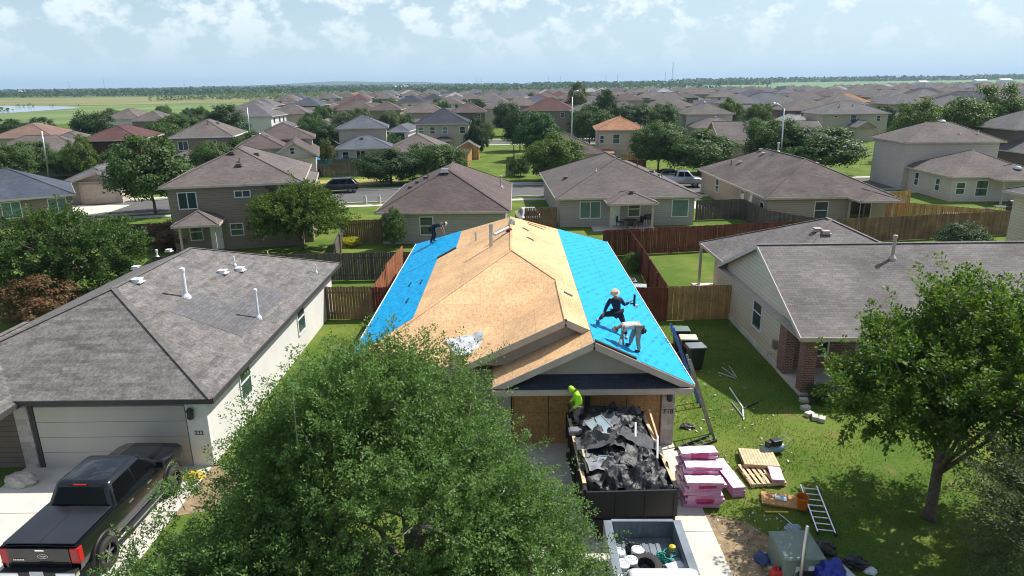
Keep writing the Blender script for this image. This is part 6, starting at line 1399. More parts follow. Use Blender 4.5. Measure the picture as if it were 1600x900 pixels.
def ladder(label, p, q, w, rungs, m, side=None, up=(0, 0, 1), rail=(.035, .085)):
    p, q = Vector(p), Vector(q); root = empty('ladder', p, 0, label, 'ladder'); d = q - p; s = Vector(side).normalized() if side else d.normalized().cross(Vector(up)).normalized(); n = s.cross(d.normalized())
    for k in (-1, 1): MB().bar(s * (k * w / 2), d + s * (k * w / 2), rail[0], rail[1], up=n).build('rail', m, root)
    for i in range(rungs):
        c = d * ((i + .5) / rungs); MB().tube([c - s * w / 2, c + s * w / 2], .017, 6).build('rung', ALU, root)
    for k in (-1, 1): MB().obox(s * (k * w / 2), (.07, .1, .05)).build('foot', RUBBER, root)
    return root
ladder('aluminium ladder lying on the grass beside the orange pail', (8.56, 16.0, .06), (9.0, 18.25, .09), .46, 8, ALU)
ladder('dirty grey ladder leaning against the front right corner of the blue roof', (7.0, 21.5, .02), (5.98, 21.6, 3.0), .42, 10, mat('grimy_aluminium', (.30, .27, .25), .5, .4), side=(0, 1, 0))
ladder('blue ladder leaning on the right eave of the blue roof', (7.2, 24.0, .05), (6.0, 24.2, 3.2), .42, 9, mat('blue_fibreglass', (.06, .14, .40), .45), side=(0, 1, 0))
ladder('dark folded ladder lying on the ground behind the pink stack', (5.6, 21.0 - .55, .08), (6.95, 21.3, .06), .36, 5, FELTB)
p = at(1074, 668); blob('felt_scrap', FELTB, (p.x, p.y, 0), (.26, .16, .1), 4, 'black crumpled felt scrap on the grass by the house corner', 'scrap')
for i, (a, b_) in enumerate((((1122, 582), (1150, 592)), ((1128, 574), (1148, 589)), ((1139, 572), (1151, 590)), ((1140, 606), (1160, 636)), ((1143, 628), (1163, 654)), ((1158, 640), (1185, 628)), ((1160, 635), (1162, 656)))):
    A, B = at(*a, .03), at(*b_, .03)
    stick('pole', ['grey pipe length, top one of the three by the shadow edge', 'grey pipe length, middle one of the three by the shadow edge', 'grey pipe length pointing up and left of the three by the shadow edge', 'pale rod crossing the shadow edge on the lawn', 'bent grey rod below the pale rod on the lawn', 'dark rod lying in the shade towards the right-hand house', 'short white rod pointing at the camera on the lawn'][i], 'pipe', A, B, .045, .045, [METAL, METAL, METAL, WHITEP, METAL, FELTB, WHITEP][i], 'pipe lengths left on the lawn')
sc = MB(); rr = random.Random(3)
for i in range(60):
    x, y = rr.uniform(5.8, 9.8), rr.uniform(19.5, 28); s_ = rr.uniform(.02, .06); a = rr.uniform(0, 3); sc.obox((x, y, .03), (s_ * 2, s_, .012), (rr.uniform(-.3, .3), rr.uniform(-.3, .3), a))
for i in range(120):
    x, y = rr.uniform(5.4, 7.6), rr.uniform(12.6, 17.2); s_ = rr.uniform(.015, .04); sc.obox((x, y, .02), (s_ * 2, s_, .01), (0, 0, rr.uniform(0, 3)))
o = sc.build('litter', mat('pale_scraps', (.52, .50, .47), .8)); o['kind'] = 'stuff'

# kerbside box, post, cans, tarpaulin
def transformer():
    g_ = mat('utility_green', (.16, .215, .18), .45, var=.1, coat=.1); root = empty('utility_box', (7.12, 14.65, 0), rad(1), 'green utility box on the lawn by the bottom edge', 'utility box')
    b = MB(); b.loft([[(-.52, -.52, 0), (.52, -.52, 0), (.52, .52, 0), (-.52, .52, 0)], [(-.5, -.50, .68), (.5, -.50, .68), (.5, .5, .74), (-.5, .5, .74)]]); b.build('cabinet', g_, root, bevel=.015)
    l_ = MB(); l_.loft([[(-.54, -.54, .69), (.54, -.54, .69), (.54, .54, .75), (-.54, .54, .75)], [(-.5, -.5, .75), (.5, -.5, .75), (.5, .5, .80), (-.5, .5, .80)]]); l_.build('lid', g_, root, bevel=.015)
    MB().box(-.62, .62, -.62, .62, -.05, .04).build('base_slab', CONC, root)
    for x in (-.12, .2): MB().obox((x, -.515, .42), (.16, .008, .16)).build('warning_label', PLATE, root)
    MB().obox((.1, -.53, .22), (.5, .02, .3)).build('door', BLACKP, root)
transformer()
po = empty('post', (7.02, 14.02, 0), 0, 'slim grey metal post in front of the green utility box', 'post')
MB().lathe([(.045, 0), (.045, 1.72), (.03, 1.75)], (0, 0, 0), 12).build('pole', METAL, po, smooth=True, angle=50); MB().lathe([(.16, 0), (.15, .08), (.05, .12)], (0, 0, 0), 12).build('base', WHITEP, po)
RED = mat('red_plastic', (.50, .012, .02), .35); 
p = (6.52, 14.25); b = MB(); b.loft([rrect(.15, -.12, .12, 0, .04), rrect(.15, -.12, .12, .24, .04), rrect(.10, -.09, .09, .32, .04)]); o = b.build('fuel_can', RED, smooth=True, angle=45); o.location = (*p, .02); tag(o, 'red fuel can next to the green utility box', 'fuel can')
MB().tube([(.0, -.08, .3), (0, -.05, .39), (0, .06, .39), (0, .09, .3)], .02, 6).build('handle', RED, o); MB().lathe([(.03, .3), (.03, .36)], (.06, 0, 0), 8).build('cap', BLACKP, o)
blob('tarpaulin', mat('blue_tarpaulin', (.008, .02, .26), .35, var=.3, scale=5), (7.75, 14.05, 0), (.42, .36, .5), 6, 'crumpled dark blue tarpaulin heaped beside the green utility box', 'tarpaulin', .3)
b = MB(); b.obox((0, 0, 0), (.42, .9, .03)); o = b.build('board', WOODRAW, bevel=.004); o.location = (8.3, 14.3, .1); o.rotation_euler = (0, rad(4), rad(14)); tag(o, 'raw board on the grass right of the blue tarpaulin', 'board')
b = MB(); b.obox((0, 0, 0), (.34, .42, .05)); b.obox((.0, .0, .03), (.3, .38, .02)); o = b.build('carton', mat('pale_carton', (.48, .58, .70), .7), bevel=.006); o.location = (8.27, 14.25, .145); o.rotation_euler = (0, rad(4), rad(10)); tag(o, 'pale blue flat carton lying on the raw board', 'carton')
blob('bag', BLACKP, (8.75, 14.75, 0), (.3, .24, .18), 9, 'black bag in the grass right of the pale carton', 'bag')
blob('bag', mat('white_bag', (.6, .62, .68), .5), (9.0, 14.5, 0), (.16, .12, .09), 10, 'white plastic bag beside the black bag', 'bag')
blob('rag', mat('pale_rag', (.34, .38, .46), .8), (7.72, 16.2, 0), (.22, .16, .12), 12, 'grey-blue rag on the grass behind the utility box', 'rag')
blob('jacket', mat('navy_cloth', (.04, .07, .18), .8), (6.45, 15.0, 0), (.2, .26, .1), 14, 'dark blue cloth on the ground left of the utility box', 'cloth')
blob('bag', BLACKP, (8.15, 15.35, 0), (.34, .26, .16), 15, 'dark tool bag at the back corner of the utility box', 'bag')
rr = random.Random(2)
# wheeled bins and boxes along the right side of the blue-roofed house
def bin_(label, loc, lid, rz=0.0, group='wheeled bins along the side of the house', s=1):
    root = empty('wheeled_bin', loc, rz, label, 'bin', group); root.scale = (s, s, s)
    b = MB(); b.loft([rrect(.24, -.26, .26, .06, .05), rrect(.30, -.34, .34, .98, .05), rrect(.33, -.37, .37, .99, .05), rrect(.33, -.37, .37, 1.04, .05)]); b.build('body', mat_bin, root, smooth=True, angle=40)
    l_ = MB(); l_.loft([rrect(.34, -.38, .40, 1.045, .05), rrect(.33, -.37, .39, 1.09, .05), rrect(.25, -.28, .30, 1.12, .05)]); l_.build('lid', lid, root, smooth=True, angle=35)
    MB().tube([(-.25, .40, 1.0), (-.25, .46, 1.02), (.25, .46, 1.02), (.25, .40, 1.0)], .018, 6).build('handle', BLACKP, root)
    for s_ in (-1, 1): MB().tube([(s_ * .27, .3, .12), (s_ * .33, .3, .12)], .12, 12).build('wheel', RUBBER, root)
mat_bin = mat('bin_black', (.016, .018, .018), .45)
bin_('dark wheeled bin with a grey-green lid, farthest of the three at the gate', (7.78, 29.6, 0), mat('lid_green', (.13, .19, .16), .4), rad(88))
bin_('dark wheeled bin with a cream lid, middle of the three at the gate', (7.85, 28.5, 0), mat('lid_cream', (.55, .52, .42), .5), rad(85))
bin_('dark wheeled bin with a grey lid, nearest of the three at the gate', (7.92, 27.5, 0), mat('lid_grey', (.17, .20, .22), .4), rad(96))
bin_('bin with a pale grey lid behind the red side fence', (7.15, 36.6, 0), mat('lid_pale', (.36, .40, .42), .4), rad(80))
bl_ = empty('air_conditioner', (6.9, 38.6, 0), 0, 'grey air conditioner unit behind the pale-lidded bin', 'air conditioner'); MB().box(-.4, .4, -.4, .4, .05, .85).build('cabinet', METAL, bl_, bevel=.02); MB().lathe([(.34, .86), (.34, .9), (.05, .92)], (0, 0, 0), 18).build('fan_grille', BLACKP, bl_)
b = MB(); b.obox((0, 0, 0), (1.15, 2.35, .02)); b.obox((0, 0, .02), (1.13, 2.3, .015)); o = b.build('board', mat('plain_board', (.36, .23, .13), .85, var=.15), bevel=.003); o.location = (6.75, 27.9, 1.05); o.rotation_euler = (0, rad(48), 0); tag(o, 'plain brown board leaning on the right wall of the blue-roofed house', 'board')
b = MB(); b.lathe([(.055, 0), (.05, .3), (.015, .38), (.014, .5)], (0, 0, 0), 10); o = b.build('bottle', BLACKP, smooth=True); o.location = (6.3, 28.2, 1.6); tag(o, 'small black bottle-shaped cap at the top of the brown board', 'cap')

# ------------------------------------------------------------------ people
SKIN = mat('skin', (.30, .16, .10), .6, var=.08); HAIR = mat('dark_hair', (.015, .012, .01), .7)
def skin_obj(name, chains, m, parent=None, sub=2, root_i=0):
    """chains: list of lists of (point, radius); equal points are merged into one graph"""
    vs, rs, es, idx = [], [], [], {}
    for ch in chains:
        last = None
        for p, r in ch:
            k = tuple(round(c, 3) for c in p)
            if k not in idx: idx[k] = len(vs); vs.append(p); rs.append(r)
            i = idx[k]
            if last is not None and last != i: es.append((last, i))
            last = i
    me = bpy.data.meshes.new(name); me.from_pydata([tuple(v) for v in vs], es, []); o = bpy.data.objects.new(name, me); COL.objects.link(o)
    sk = o.modifiers.new('skin', 'SKIN'); sk.use_smooth_shade = True; sk.branch_smoothing = .4
    lay = me.skin_vertices[0].data if me.skin_vertices else None
    if lay is None:
        bpy.context.view_layer.objects.active = o; lay = me.skin_vertices[0].data
    for i, r in enumerate(rs): lay[i].radius = (r, r); lay[i].use_root = (i == root_i)
    sb = o.modifiers.new('sub', 'SUBSURF'); sb.levels = sub; sb.render_levels = sub
    dg = bpy.context.evaluated_depsgraph_get(); nm = bpy.data.meshes.new_from_object(o.evaluated_get(dg)); o.modifiers.clear(); o.data = nm; nm.name = name
    nm.materials.clear(); nm.materials.append(m)
    if parent: setpar(o, parent)
    return o
def person(label, loc, J, shirt, trousers, shoe, hat=None, hair=True, sleeves=1, shorts=False, hood=None, gloves=None, group=None):
    V_ = {k: Vector(v) for k, v in J.items()}
    root = empty('person', loc, 0, label, 'person', group)
    pel, ch, nk, hd = V_['pelvis'], V_['chest'], V_['neck'], V_['head']
    mid_ = pel.lerp(ch, .5) + (V_.get('belly', Vector((0, 0, 0))))
    chains = [[(pel, .115), (mid_, .115), (ch, .13), (nk, .058), (hd - (hd - nk) * .35, .075), (hd, .095), (hd + (hd - nk).normalized() * .09, .062)]]
    face = V_['face'].normalized()
    chains.append([(hd, .095), (hd + face * .085 - (hd - nk).normalized() * .02, .035)])
    def hand(w, e):
        d = (w - e).normalized(); s = d.cross(Vector((.3, .5, .8))).normalized(); n = d.cross(s); pal = w + d * .075; out = [[(w, .028), (pal, .034)]]
        for i, (o_, l_) in enumerate(((-.030, .062), (-.010, .075), (.010, .07), (.029, .055))):
            a = pal + s * o_ + d * .025; out.append([(pal, .034), (a, .0105), (a + d * l_ * .5 + n * .012, .0095), (a + d * l_ * .8 + n * .04, .008)])
        t = w + d * .03 - s * .03; out.append([(w, .028), (t - s * .015 + d * .015, .012), (t - s * .02 + d * .055 + n * .015, .009)])
        return out
    for s in ('L', 'R'):
        sh, el, wr = V_['sh' + s], V_['el' + s], V_['wr' + s]
        chains.append([(ch, .13), (sh, .066), (sh.lerp(el, .5), .05), (el, .042), (el.lerp(wr, .5), .037), (wr, .028)]); chains += hand(wr, el)
        hp, kn, an, to = V_['hp' + s], V_['kn' + s], V_['an' + s], V_['to' + s]
        chains.append([(pel, .115), (hp, .092), (hp.lerp(kn, .5), .078), (kn, .058), (kn.lerp(an, .35), .056), (an, .04), (an.lerp(to, .6) + Vector((0, 0, -.03)), .038), (to, .03)])
    skin_obj('body', chains, SKIN, root)
    sc = [[(pel + (ch - pel) * .02, .135), (mid_, .138), (ch, .152), (ch.lerp(nk, .7), .085)]]
    for s in ('L', 'R'):
        sh, el, wr = V_['sh' + s], V_['el' + s], V_['wr' + s]
        c = [(ch, .152), (sh, .085), (sh.lerp(el, .55), .068)]
        if sleeves == 2: c += [(el, .056), (el.lerp(wr, .5), .052), (el.lerp(wr, .92), .04)]
        sc.append(c)
    skin_obj('shirt', [[(p_, r_ * 1.14) for p_, r_ in c_] for c_ in sc], shirt, root)
    tc_ = []
    for s in ('L', 'R'):
        hp, kn, an = V_['hp' + s], V_['kn' + s], V_['an' + s]
        c = [(pel, .142), (hp, .112), (hp.lerp(kn, .5), .094), (hp.lerp(kn, .92), .078)]
        if not shorts: c += [(kn, .073), (kn.lerp(an, .5), .068), (kn.lerp(an, .93), .058)]
        tc_.append(c)
    skin_obj('trousers', [[(p_, r_ * 1.16) for p_, r_ in c_] for c_ in tc_], trousers, root)
    for s in ('L', 'R'):
        an, to = V_['an' + s], V_['to' + s]
        skin_obj('shoe', [[(an + Vector((0, 0, .02)), .05), (an + Vector((0, 0, -.03)), .054), (an.lerp(to, .55) + Vector((0, 0, -.035)), .05), (to + Vector((0, 0, -.008)), .042)]], shoe, root)
    up = (hd - nk).normalized()
    if hair and not hood: 
        h = MB(); h.lathe([(.100, -.02), (.108, .03), (.10, .08), (.07, .115), (.02, .128)], (0, 0, 0), 14); o = h.build('hair', HAIR, root, smooth=True); o.location = hd - face * .015; o.rotation_euler = up.to_track_quat('Z', 'Y').to_euler()
    if hat:
        kind, m = hat; h = MB()
        if kind == 'brim': h.lathe([(.165, .035), (.17, .045), (.125, .055), (.118, .12), (.10, .155), (.03, .165)], (0, 0, 0), 20)
        else: h.lathe([(.112, .02), (.118, .05), (.108, .10), (.07, .135), (.02, .145)], (0, 0, 0), 16)
        o = h.build('hat', m, root, smooth=True, angle=40); o.location = hd; o.rotation_euler = up.to_track_quat('Z', 'Y').to_euler()
        if kind == 'cap':
            b = MB(); b.loft([rrect(.085, -.0, .17, 0, .05), rrect(.08, .0, .165, .012, .05)]); b2 = b.build('cap_peak', m, o); b2.location = (0, 0, .035)
            f2 = o.rotation_euler.to_matrix().inverted() @ face; b2.rotation_euler = (0, 0, math.atan2(f2.y, f2.x) - math.pi / 2)
    if hood: skin_obj('hood', [[(nk, .095), (hd - face * .025, .122), (hd + up * .07 - face * .01, .09)]], hood, root)
    # eyes
    sd = up.cross(face).normalized(); e = MB()
    for k in (-1, 1):
        c = hd + face * .090 + sd * k * .033 + up * .012; e.lathe([(.001, -.012), (.011, 0), (.001, .012)], tuple(c), 6)
    e.build('eyes', HAIR, root)
    return root
BLK = mat('black_cloth', (.014, .015, .024), .85, var=.3, scale=8, bump=.4, bscale=18); NAVY = mat('navy_cloth_work', (.016, .02, .05), .85, var=.3, scale=8, bump=.4, bscale=18); WHT = mat('pale_shirt', (.60, .58, .55), .85, var=.1, scale=6, bump=.4, bscale=16); KHAKI = mat('khaki_cloth', (.36, .30, .25), .85, var=.2, scale=6); NEON = mat('neon_green_cloth', (.40, .85, .02), .7, var=.12, scale=6, bump=.4, bscale=16); GREYC = mat('grey_cloth', (.19, .17, .18), .85, var=.35, scale=7); STRAW = mat('straw_hat', (.58, .47, .34), .8); SHOEB = mat('work_boot', (.07, .06, .055), .7); SHOEW = mat('pale_shoe', (.45, .44, .44), .7); GREYCAP = mat('grey_cap', (.30, .29, .28), .8)
K_ = .47
# roofer at the back, on the west slope, bending towards the ridge
def R0(x, y): return 2.62 + K_ * (5.82 - abs(x)) + .025
x0, y0 = -4.45, 38.5; z0 = R0(x0, y0)
person('roofer in black bending down at the far end of the left blue strip', (x0, y0, z0), dict(
    pelvis=(-.12, .02, .84), chest=(.30, -.02, 1.05), neck=(.50, -.03, 1.06), head=(.64, -.03, 1.06), face=(.6, -.1, -.75),
    shL=(.36, .17, 1.02), elL=(.50, .22, .78), wrL=(.58, .16, .56), shR=(.36, -.2, 1.02), elR=(.46, -.26, .76), wrR=(.56, -.22, .52),
    hpL=(-.10, .1, .80), knL=(.06, .14, .44), anL=(-.06, .14, .06), toL=(.12, .15, .07), hpR=(-.10, -.08, .80), knR=(-.02, -.12, .43), anR=(-.20, -.14, .0), toR=(-.02, -.15, .05)), BLK, BLK, SHOEB, hat=('cap', STRAW), sleeves=1)
# roofer with the straw hat, stepping up the east slope
x0, y0 = 3.52, 22.35; z0 = R0(x0, y0)
def rel(x, y, dz=0): return (x - x0, y - y0, R0(x, y) - z0 + dz)
fl, fr = rel(3.05, 22.65), rel(3.92, 22.05)
person('roofer in dark clothes and straw hat lunging on the right blue strip', (x0, y0, z0), dict(
    pelvis=(.12, .05, .66), chest=(.04, .04, 1.06), neck=(.02, .0, 1.23), head=(.0, -.06, 1.35), face=(-.5, -.7, -.5),
    shL=(-.15, -.02, 1.11), elL=(-.30, -.10, .86), wrL=(-.37, -.14, .67), shR=(.22, .08, 1.11), elR=(.36, .10, .88), wrR=(.56, .20, .96),
    hpL=(.02, .02, .62), knL=(-.36, -.08, .60), anL=(fl[0] + .04, fl[1] + .06, fl[2] + .08), toL=(fl[0] - .12, fl[1] - .03, fl[2] + .07), hpR=(.20, .04, .62), knR=(.33, -.10, .28), anR=(fr[0], fr[1] + .04, fr[2] + .08), toR=(fr[0] + .0, fr[1] - .13, fr[2] + .05)), NAVY, BLK, SHOEW, hat=('brim', STRAW), sleeves=2)
t = empty('nail_gun', (x0 + .72, y0 + .2, z0 + .90), 0, 'dark roofing nailer held out by the roofer in the straw hat', 'tool'); MB().obox((0, 0, .12), (.07, .09, .42)).build('magazine', BLACKP, t, bevel=.01); MB().obox((.07, 0, -.1), (.12, .07, .1)).build('nose', WHITEP, t, bevel=.01); MB().obox((-.06, 0, 0), (.16, .045, .05)).build('handle', BLACKP, t)
# roofer in the pale shirt, bent over the loose edge
x0, y0 = 4.06, 21.15; z0 = R0(x0, y0)
fl, fr = rel(3.92, 21.3), rel(4.18, 21.0)
hn = rel(3.40, 20.75, .10); hn2 = rel(3.62, 20.95, .16)
person('roofer in a pale shirt and khaki bottoms bent double on the right blue strip', (x0, y0, z0), dict(
    pelvis=(.10, .02, .82), chest=(-.34, -.02, .90), neck=(-.54, -.05, .84), head=(-.66, -.07, .76), face=(-.55, -.1, -.8),
    shL=(-.40, .15, .84), elL=(-.42, .1, .56), wrL=(hn2[0], hn2[1], hn2[2] + .03), shR=(-.40, -.20, .84), elR=(-.50, -.24, .56), wrR=(hn[0] + .08, hn[1], hn[2] + .06),
    hpL=(.06, .11, .78), knL=(-.08, .16, .42), anL=(fl[0], fl[1], fl[2] + .08), toL=(fl[0] - .16, fl[1] - .03, fl[2] + .12), hpR=(.10, -.09, .78), knR=(.06, -.15, .40), anR=(fr[0], fr[1], fr[2] + .08), toR=(fr[0] - .16, fr[1] - .04, fr[2] + .12)), WHT, KHAKI, SHOEB, hat=('cap', GREYCAP), sleeves=1)
blob('tool_pouch', BLK, (4.26, 21.1, z0 + .62), (.13, .16, .13), 8, 'black tool pouch hanging at the hip of the pale-shirted roofer', 'pouch')
# worker in neon green on the corner of the trailer
x0, y0, z0 = 2.02, 19.62, 1.56
person('worker in a neon green hooded top standing on the front corner of the trailer', (x0, y0, z0), dict(
    pelvis=(.02, .0, .62), chest=(.02, .0, 1.02), neck=(-.10, -.02, 1.20), head=(-.24, -.05, 1.24), face=(-.8, -.3, -.45), belly=(.05, 0, 0),
    shL=(-.02, .18, 1.06), elL=(-.06, .22, .80), wrL=(-.22, .18, .66), shR=(.0, -.19, 1.06), elR=(.0, -.24, .80), wrR=(-.16, -.2, .64),
    hpL=(.02, .09, .58), knL=(-.05, .11, .32), anL=(.02, .12, .06), toL=(-.16, .12, .04), hpR=(.02, -.09, .58), knR=(-.04, -.11, .32), anR=(.06, -.12, .06), toR=(-.12, -.12, .04)), NEON, GREYC, SHOEB, hood=NEON, sleeves=2)
stick('pry_bar', 'short black tool in the left hand of the neon green worker', 'tool', (1.80, 19.5, 2.06), (1.72, 19.45, 2.36), .07, .07, BLACKP)

# ------------------------------------------------------------------ things on the roof
bm = bmesh.new(); rr = random.Random(6); n = 10; V = []
cx, cy = -1.40, 22.9
tarp = MB(); P = []
for j in range(n):
    for i in range(n):
        u, v = i / (n - 1) - .5, j / (n - 1) - .5; x = u * 1.0 * (1.1 - .5 * (.5 - v)) ; y = v * .9; z = .06 + .10 * abs(math.sin(u * 7 + v * 4)) * (.4 + abs(u)) + .16 * (abs(v) * 1.6) ** 2 + rr.uniform(-.02, .02); P.append((x, y, z))
tarp.add(P, [(j*n+i, j*n+i+1, (j+1)*n+i+1, (j+1)*n+i) for j in range(n-1) for i in range(n-1)])
o = tarp.build('plastic_wrapper', mat('grey_wrapper', (.62, .62, .64), .35, .2, var=.35, scale=5), smooth=True)
def deck_z(px_, py_):
    lo, hi = 15., 40.
    for _ in range(50):
        m_ = (lo + hi) / 2; q = atY(px_, py_, m_); 
        zr_ = 2.62 + .47 * (5.82 - abs(q.x)); zf = 2.62 + (5.355 - 2.62) * (q.y - 21.9) / 5.8
        zg = 4.528 - .47 * (1.76 - q.x) if q.x < 1.76 and q.y < 25.96 else 99
        s_ = min(zr_, max(zf, zg if zg < 90 else zf))
        if q.z > s_: lo = m_
        else: hi = m_
    return q
q = deck_z(726, 550); o.location = q + Vector((.1, .1, .06)); o.scale = (1.3, 1.3, 1.1); o.rotation_euler = (rad(14), rad(-10), rad(8)); tag(o, 'crumpled silvery plastic wrapper left on the front slope of the wood deck', 'wrapper')
q = deck_z(876, 470); stick('pry_bar', 'thin dark red pry bar lying on the wood deck near the upper gable', 'bar', q + Vector((0, .7, .1)), q + Vector((.28, -.7, .1)), .03, .03, mat('dark_red_steel', (.16, .03, .02), .5))
q = deck_z(795, 362); blob('nail_pouch', mat('red_brown_cloth', (.22, .05, .03), .8), (q.x, q.y, q.z), (.16, .12, .14), 22, 'small red bundle near the top of the wood ridge', 'bundle')
q = Vector((.9, 35.2, 2.62 + .47 * 4.92)); stick('board', 'curled strip of wood on the far hip beside the right blue strip', 'board', q + Vector((.0, 0, .08)), q + Vector((.9, .5, -.30)), .22, .05, OSB)

# ------------------------------------------------------------------ lights, masts, street things
def lamp_post(label, base, h, arm, lean=0.0, r=.09):
    root = empty('street_light', base, 0, label, 'street light'); p = MB(); p.tube([(0, 0, 0), (lean * .5, 0, h * .5), (lean, 0, h)], [r, r * .8, r * .6], 10); p.build('pole', METAL, root, smooth=True)
    if arm:
        a = MB(); a.tube([(lean, 0, h - .2), (lean + arm * .5, -.1, h + .5), (lean + arm, -.2, h + .7)], r * .5, 7); a.build('arm', METAL, root, smooth=True)
        l_ = MB(); l_.lathe([(.05, .08), (.16, .04), (.18, -.02), (.12, -.08)], (lean + arm * 1.12, -.22, h + .7), 10, 1.6, 1); l_.build('lamp_head', METAL, root, smooth=True)
    return root
p = atY(1222, 240, 90); t = atY(1225, 170, 90); lamp_post('tall silver street light with a curved arm among the oaks at right', (p.x, 90, 0), t.z, -1.3, t.x - p.x, .13)
p = atY(78, 285, 92); t = atY(65, 205, 92); lamp_post('leaning white pole light at the left behind the blue-grey roof', (p.x, 92, 0), t.z, 0, t.x - p.x, .12)
p = atY(893, 240, 100); t = atY(893, 150, 100); lamp_post('thin silver mast by the maroon brown roofs', (p.x, 100, 0), t.z, .5, 0, .09)
p = atY(391, 210, 118); t = atY(391, 168, 118); lamp_post('short white pole in the trees at left', (p.x, 118, 0), t.z, 0, 0, .08)
p = atY(1030, 300, 76); lamp_post('white porch light on a post beside the silver pickup', (p.x - .2, 78, 0), 2.4, 0, 0, .05)
def mast(label, px_, ytop, Y, w):
    p = atY(px_, ytop, Y); root = empty('lattice_mast', (p.x, Y, 0), 0, label, 'mast', 'masts on the horizon'); m = MB(); h = p.z
    for sx, sy in ((-1, -1), (1, -1), (1, 1), (-1, 1)): m.bar((sx * w, sy * w, 0), (sx * w * .3, sy * w * .3, h), w * .22, w * .22)
    k = 10
    for i in range(k):
        z0, z1 = h * i / k, h * (i + 1) / k; a = w * (1 - .7 * i / k); b = w * (1 - .7 * (i + 1) / k); s = 1 if i % 2 else -1; m.bar((-a * s, -a, z0), (b * s, -b, z1), w * .15, w * .15); m.bar((-a, -a * s, z0), (-b, b * s, z1), w * .15, w * .15)
    m.build('lattice', mat('mast_steel_%d' % px_, (.30, .32, .34), .6), root); MB().bar((-w * 1.5, 0, h * .85), (w * 1.5, 0, h * .85), w * .3, w * .3).build('crossarm', METAL, root)
for px_, yt, Y, w, l in ((1052, 97, 2300, 1.6, 'tall lattice mast standing highest above the horizon, right of centre'), (1040, 113, 2600, 1.3, 'short mast just left of the tallest mast'), (857, 119, 2600, 1.3, 'mast on the horizon above the silver mast, left of two'), (876, 119, 2600, 1.3, 'mast on the horizon above the silver mast, right of two'), (947, 116, 2600, 1.3, 'mast on the horizon above the conical tree'), (965, 117, 2600, 1.3, 'mast on the horizon right above the orange roof'), (745, 121, 2600, 1.3, 'left mast of the close pair near the middle of the horizon'), (752, 121, 2600, 1.3, 'right mast of the close pair near the middle of the horizon'), (161, 123, 2600, 1.2, 'mast on the horizon above the pond end'), (107, 127, 2800, 1.2, 'mast on the horizon above the pond'), (287, 126, 2800, 1.2, 'mast on the horizon above the meadow')):
    mast(l, px_, yt, Y, w)
def barn(label, px_, py_, w, h, d=14, rz=.1):
    p = at(px_, py_); b = Blk(-w/2, w/2, -d/2, d/2, h, .3, 'gx', .3); m = MB(); b.roof(m); root = empty('barn', (p.x, p.y, 0), rz, label, 'barn'); m.build('roof', TRIMW, root); w_ = MB(); b.walls(w_); w_.build('wall', TRIMW, root)
barn('long white barn on the plain near the middle of the horizon', 628, 139.5, 34, 6, 18); barn('small white barn at the far left edge of the woods', 32, 148, 22, 6); barn('white barn in the pasture at right', 1284, 130.5, 40, 7); barn('white barn roof right of the far rows of houses', 1530, 131, 26, 7); barn('white barn beside the dark trees on the right horizon', 1568, 131, 24, 8); barn('bright white shed among the far roofs at right', 1440, 133, 16, 6)
# mail boxes, pool, sheds, patio furniture
for px_, l in ((571, 'left one of the two pale mailbox posts at the near kerb'), (593, 'right one of the two pale mailbox posts at the near kerb')):
    p = at(px_, 319); root = empty('mailbox', (p.x, p.y, 0), 0, l, 'mailbox', 'mailboxes at the kerb'); root.scale = (.75, .75, .72); MB().box(-.22, .22, -.22, .22, 0, 1.05).build('pillar', KERB, root, bevel=.02); b = MB(); b.loft([[(-.15, -.25, 1.05), (.15, -.25, 1.05), (.15, .25, 1.05), (-.15, .25, 1.05)], [(-.15, -.25, 1.2), (.15, -.25, 1.2), (.15, .25, 1.2), (-.15, .25, 1.2)], [(-.07, -.25, 1.28), (.07, -.25, 1.28), (.07, .25, 1.28), (-.07, .25, 1.28)]]); b.build('letter_box', METAL, root)
p = at(512, 250, 1.0); b = MB(); b.lathe([(3.9, 0), (3.9, 1.15), (3.75, 1.2), (3.7, 1.05), (.05, 1.05)], (0, 0, 0), 28, 1.25, .7); o = b.build('pool', mat('pool_blue', (.03, .22, .42), .3)); o.location = (p.x, p.y + 1.5, 0); tag(o, 'round above-ground pool in blue liner behind the grey fence', 'pool')
def shed(label, px_, py_, w, d, wallm, roofm, rz=0):
    p = at(px_, py_); b = Blk(-w/2, w/2, -d/2, d/2, 2.0, .6, 'gy', .15); root = empty('shed', (p.x, p.y, 0), rz, label, 'shed'); m = MB(); b.roof(m); m.build('roof', roofm, root); m = MB(); b.walls(m); m.build('wall', wallm, root); m = MB(); b.fascia(m, .12); m.build('fascia', TRIMW, root); MB().box(-.5, .5, -d/2 - .03, -d/2 - .002, .05, 1.8).build('door', TRIM, root)
shed('dark blue-roofed shed behind the pool fence', 524, 243, 3.0, 3.0, M_WALL['brown'], M_ROOF['dark']); shed('wooden shed with a grey roof at the left side of the grassy alley', 733, 248, 3.4, 3.4, FENCE['bright'], M_ROOF['grey'])
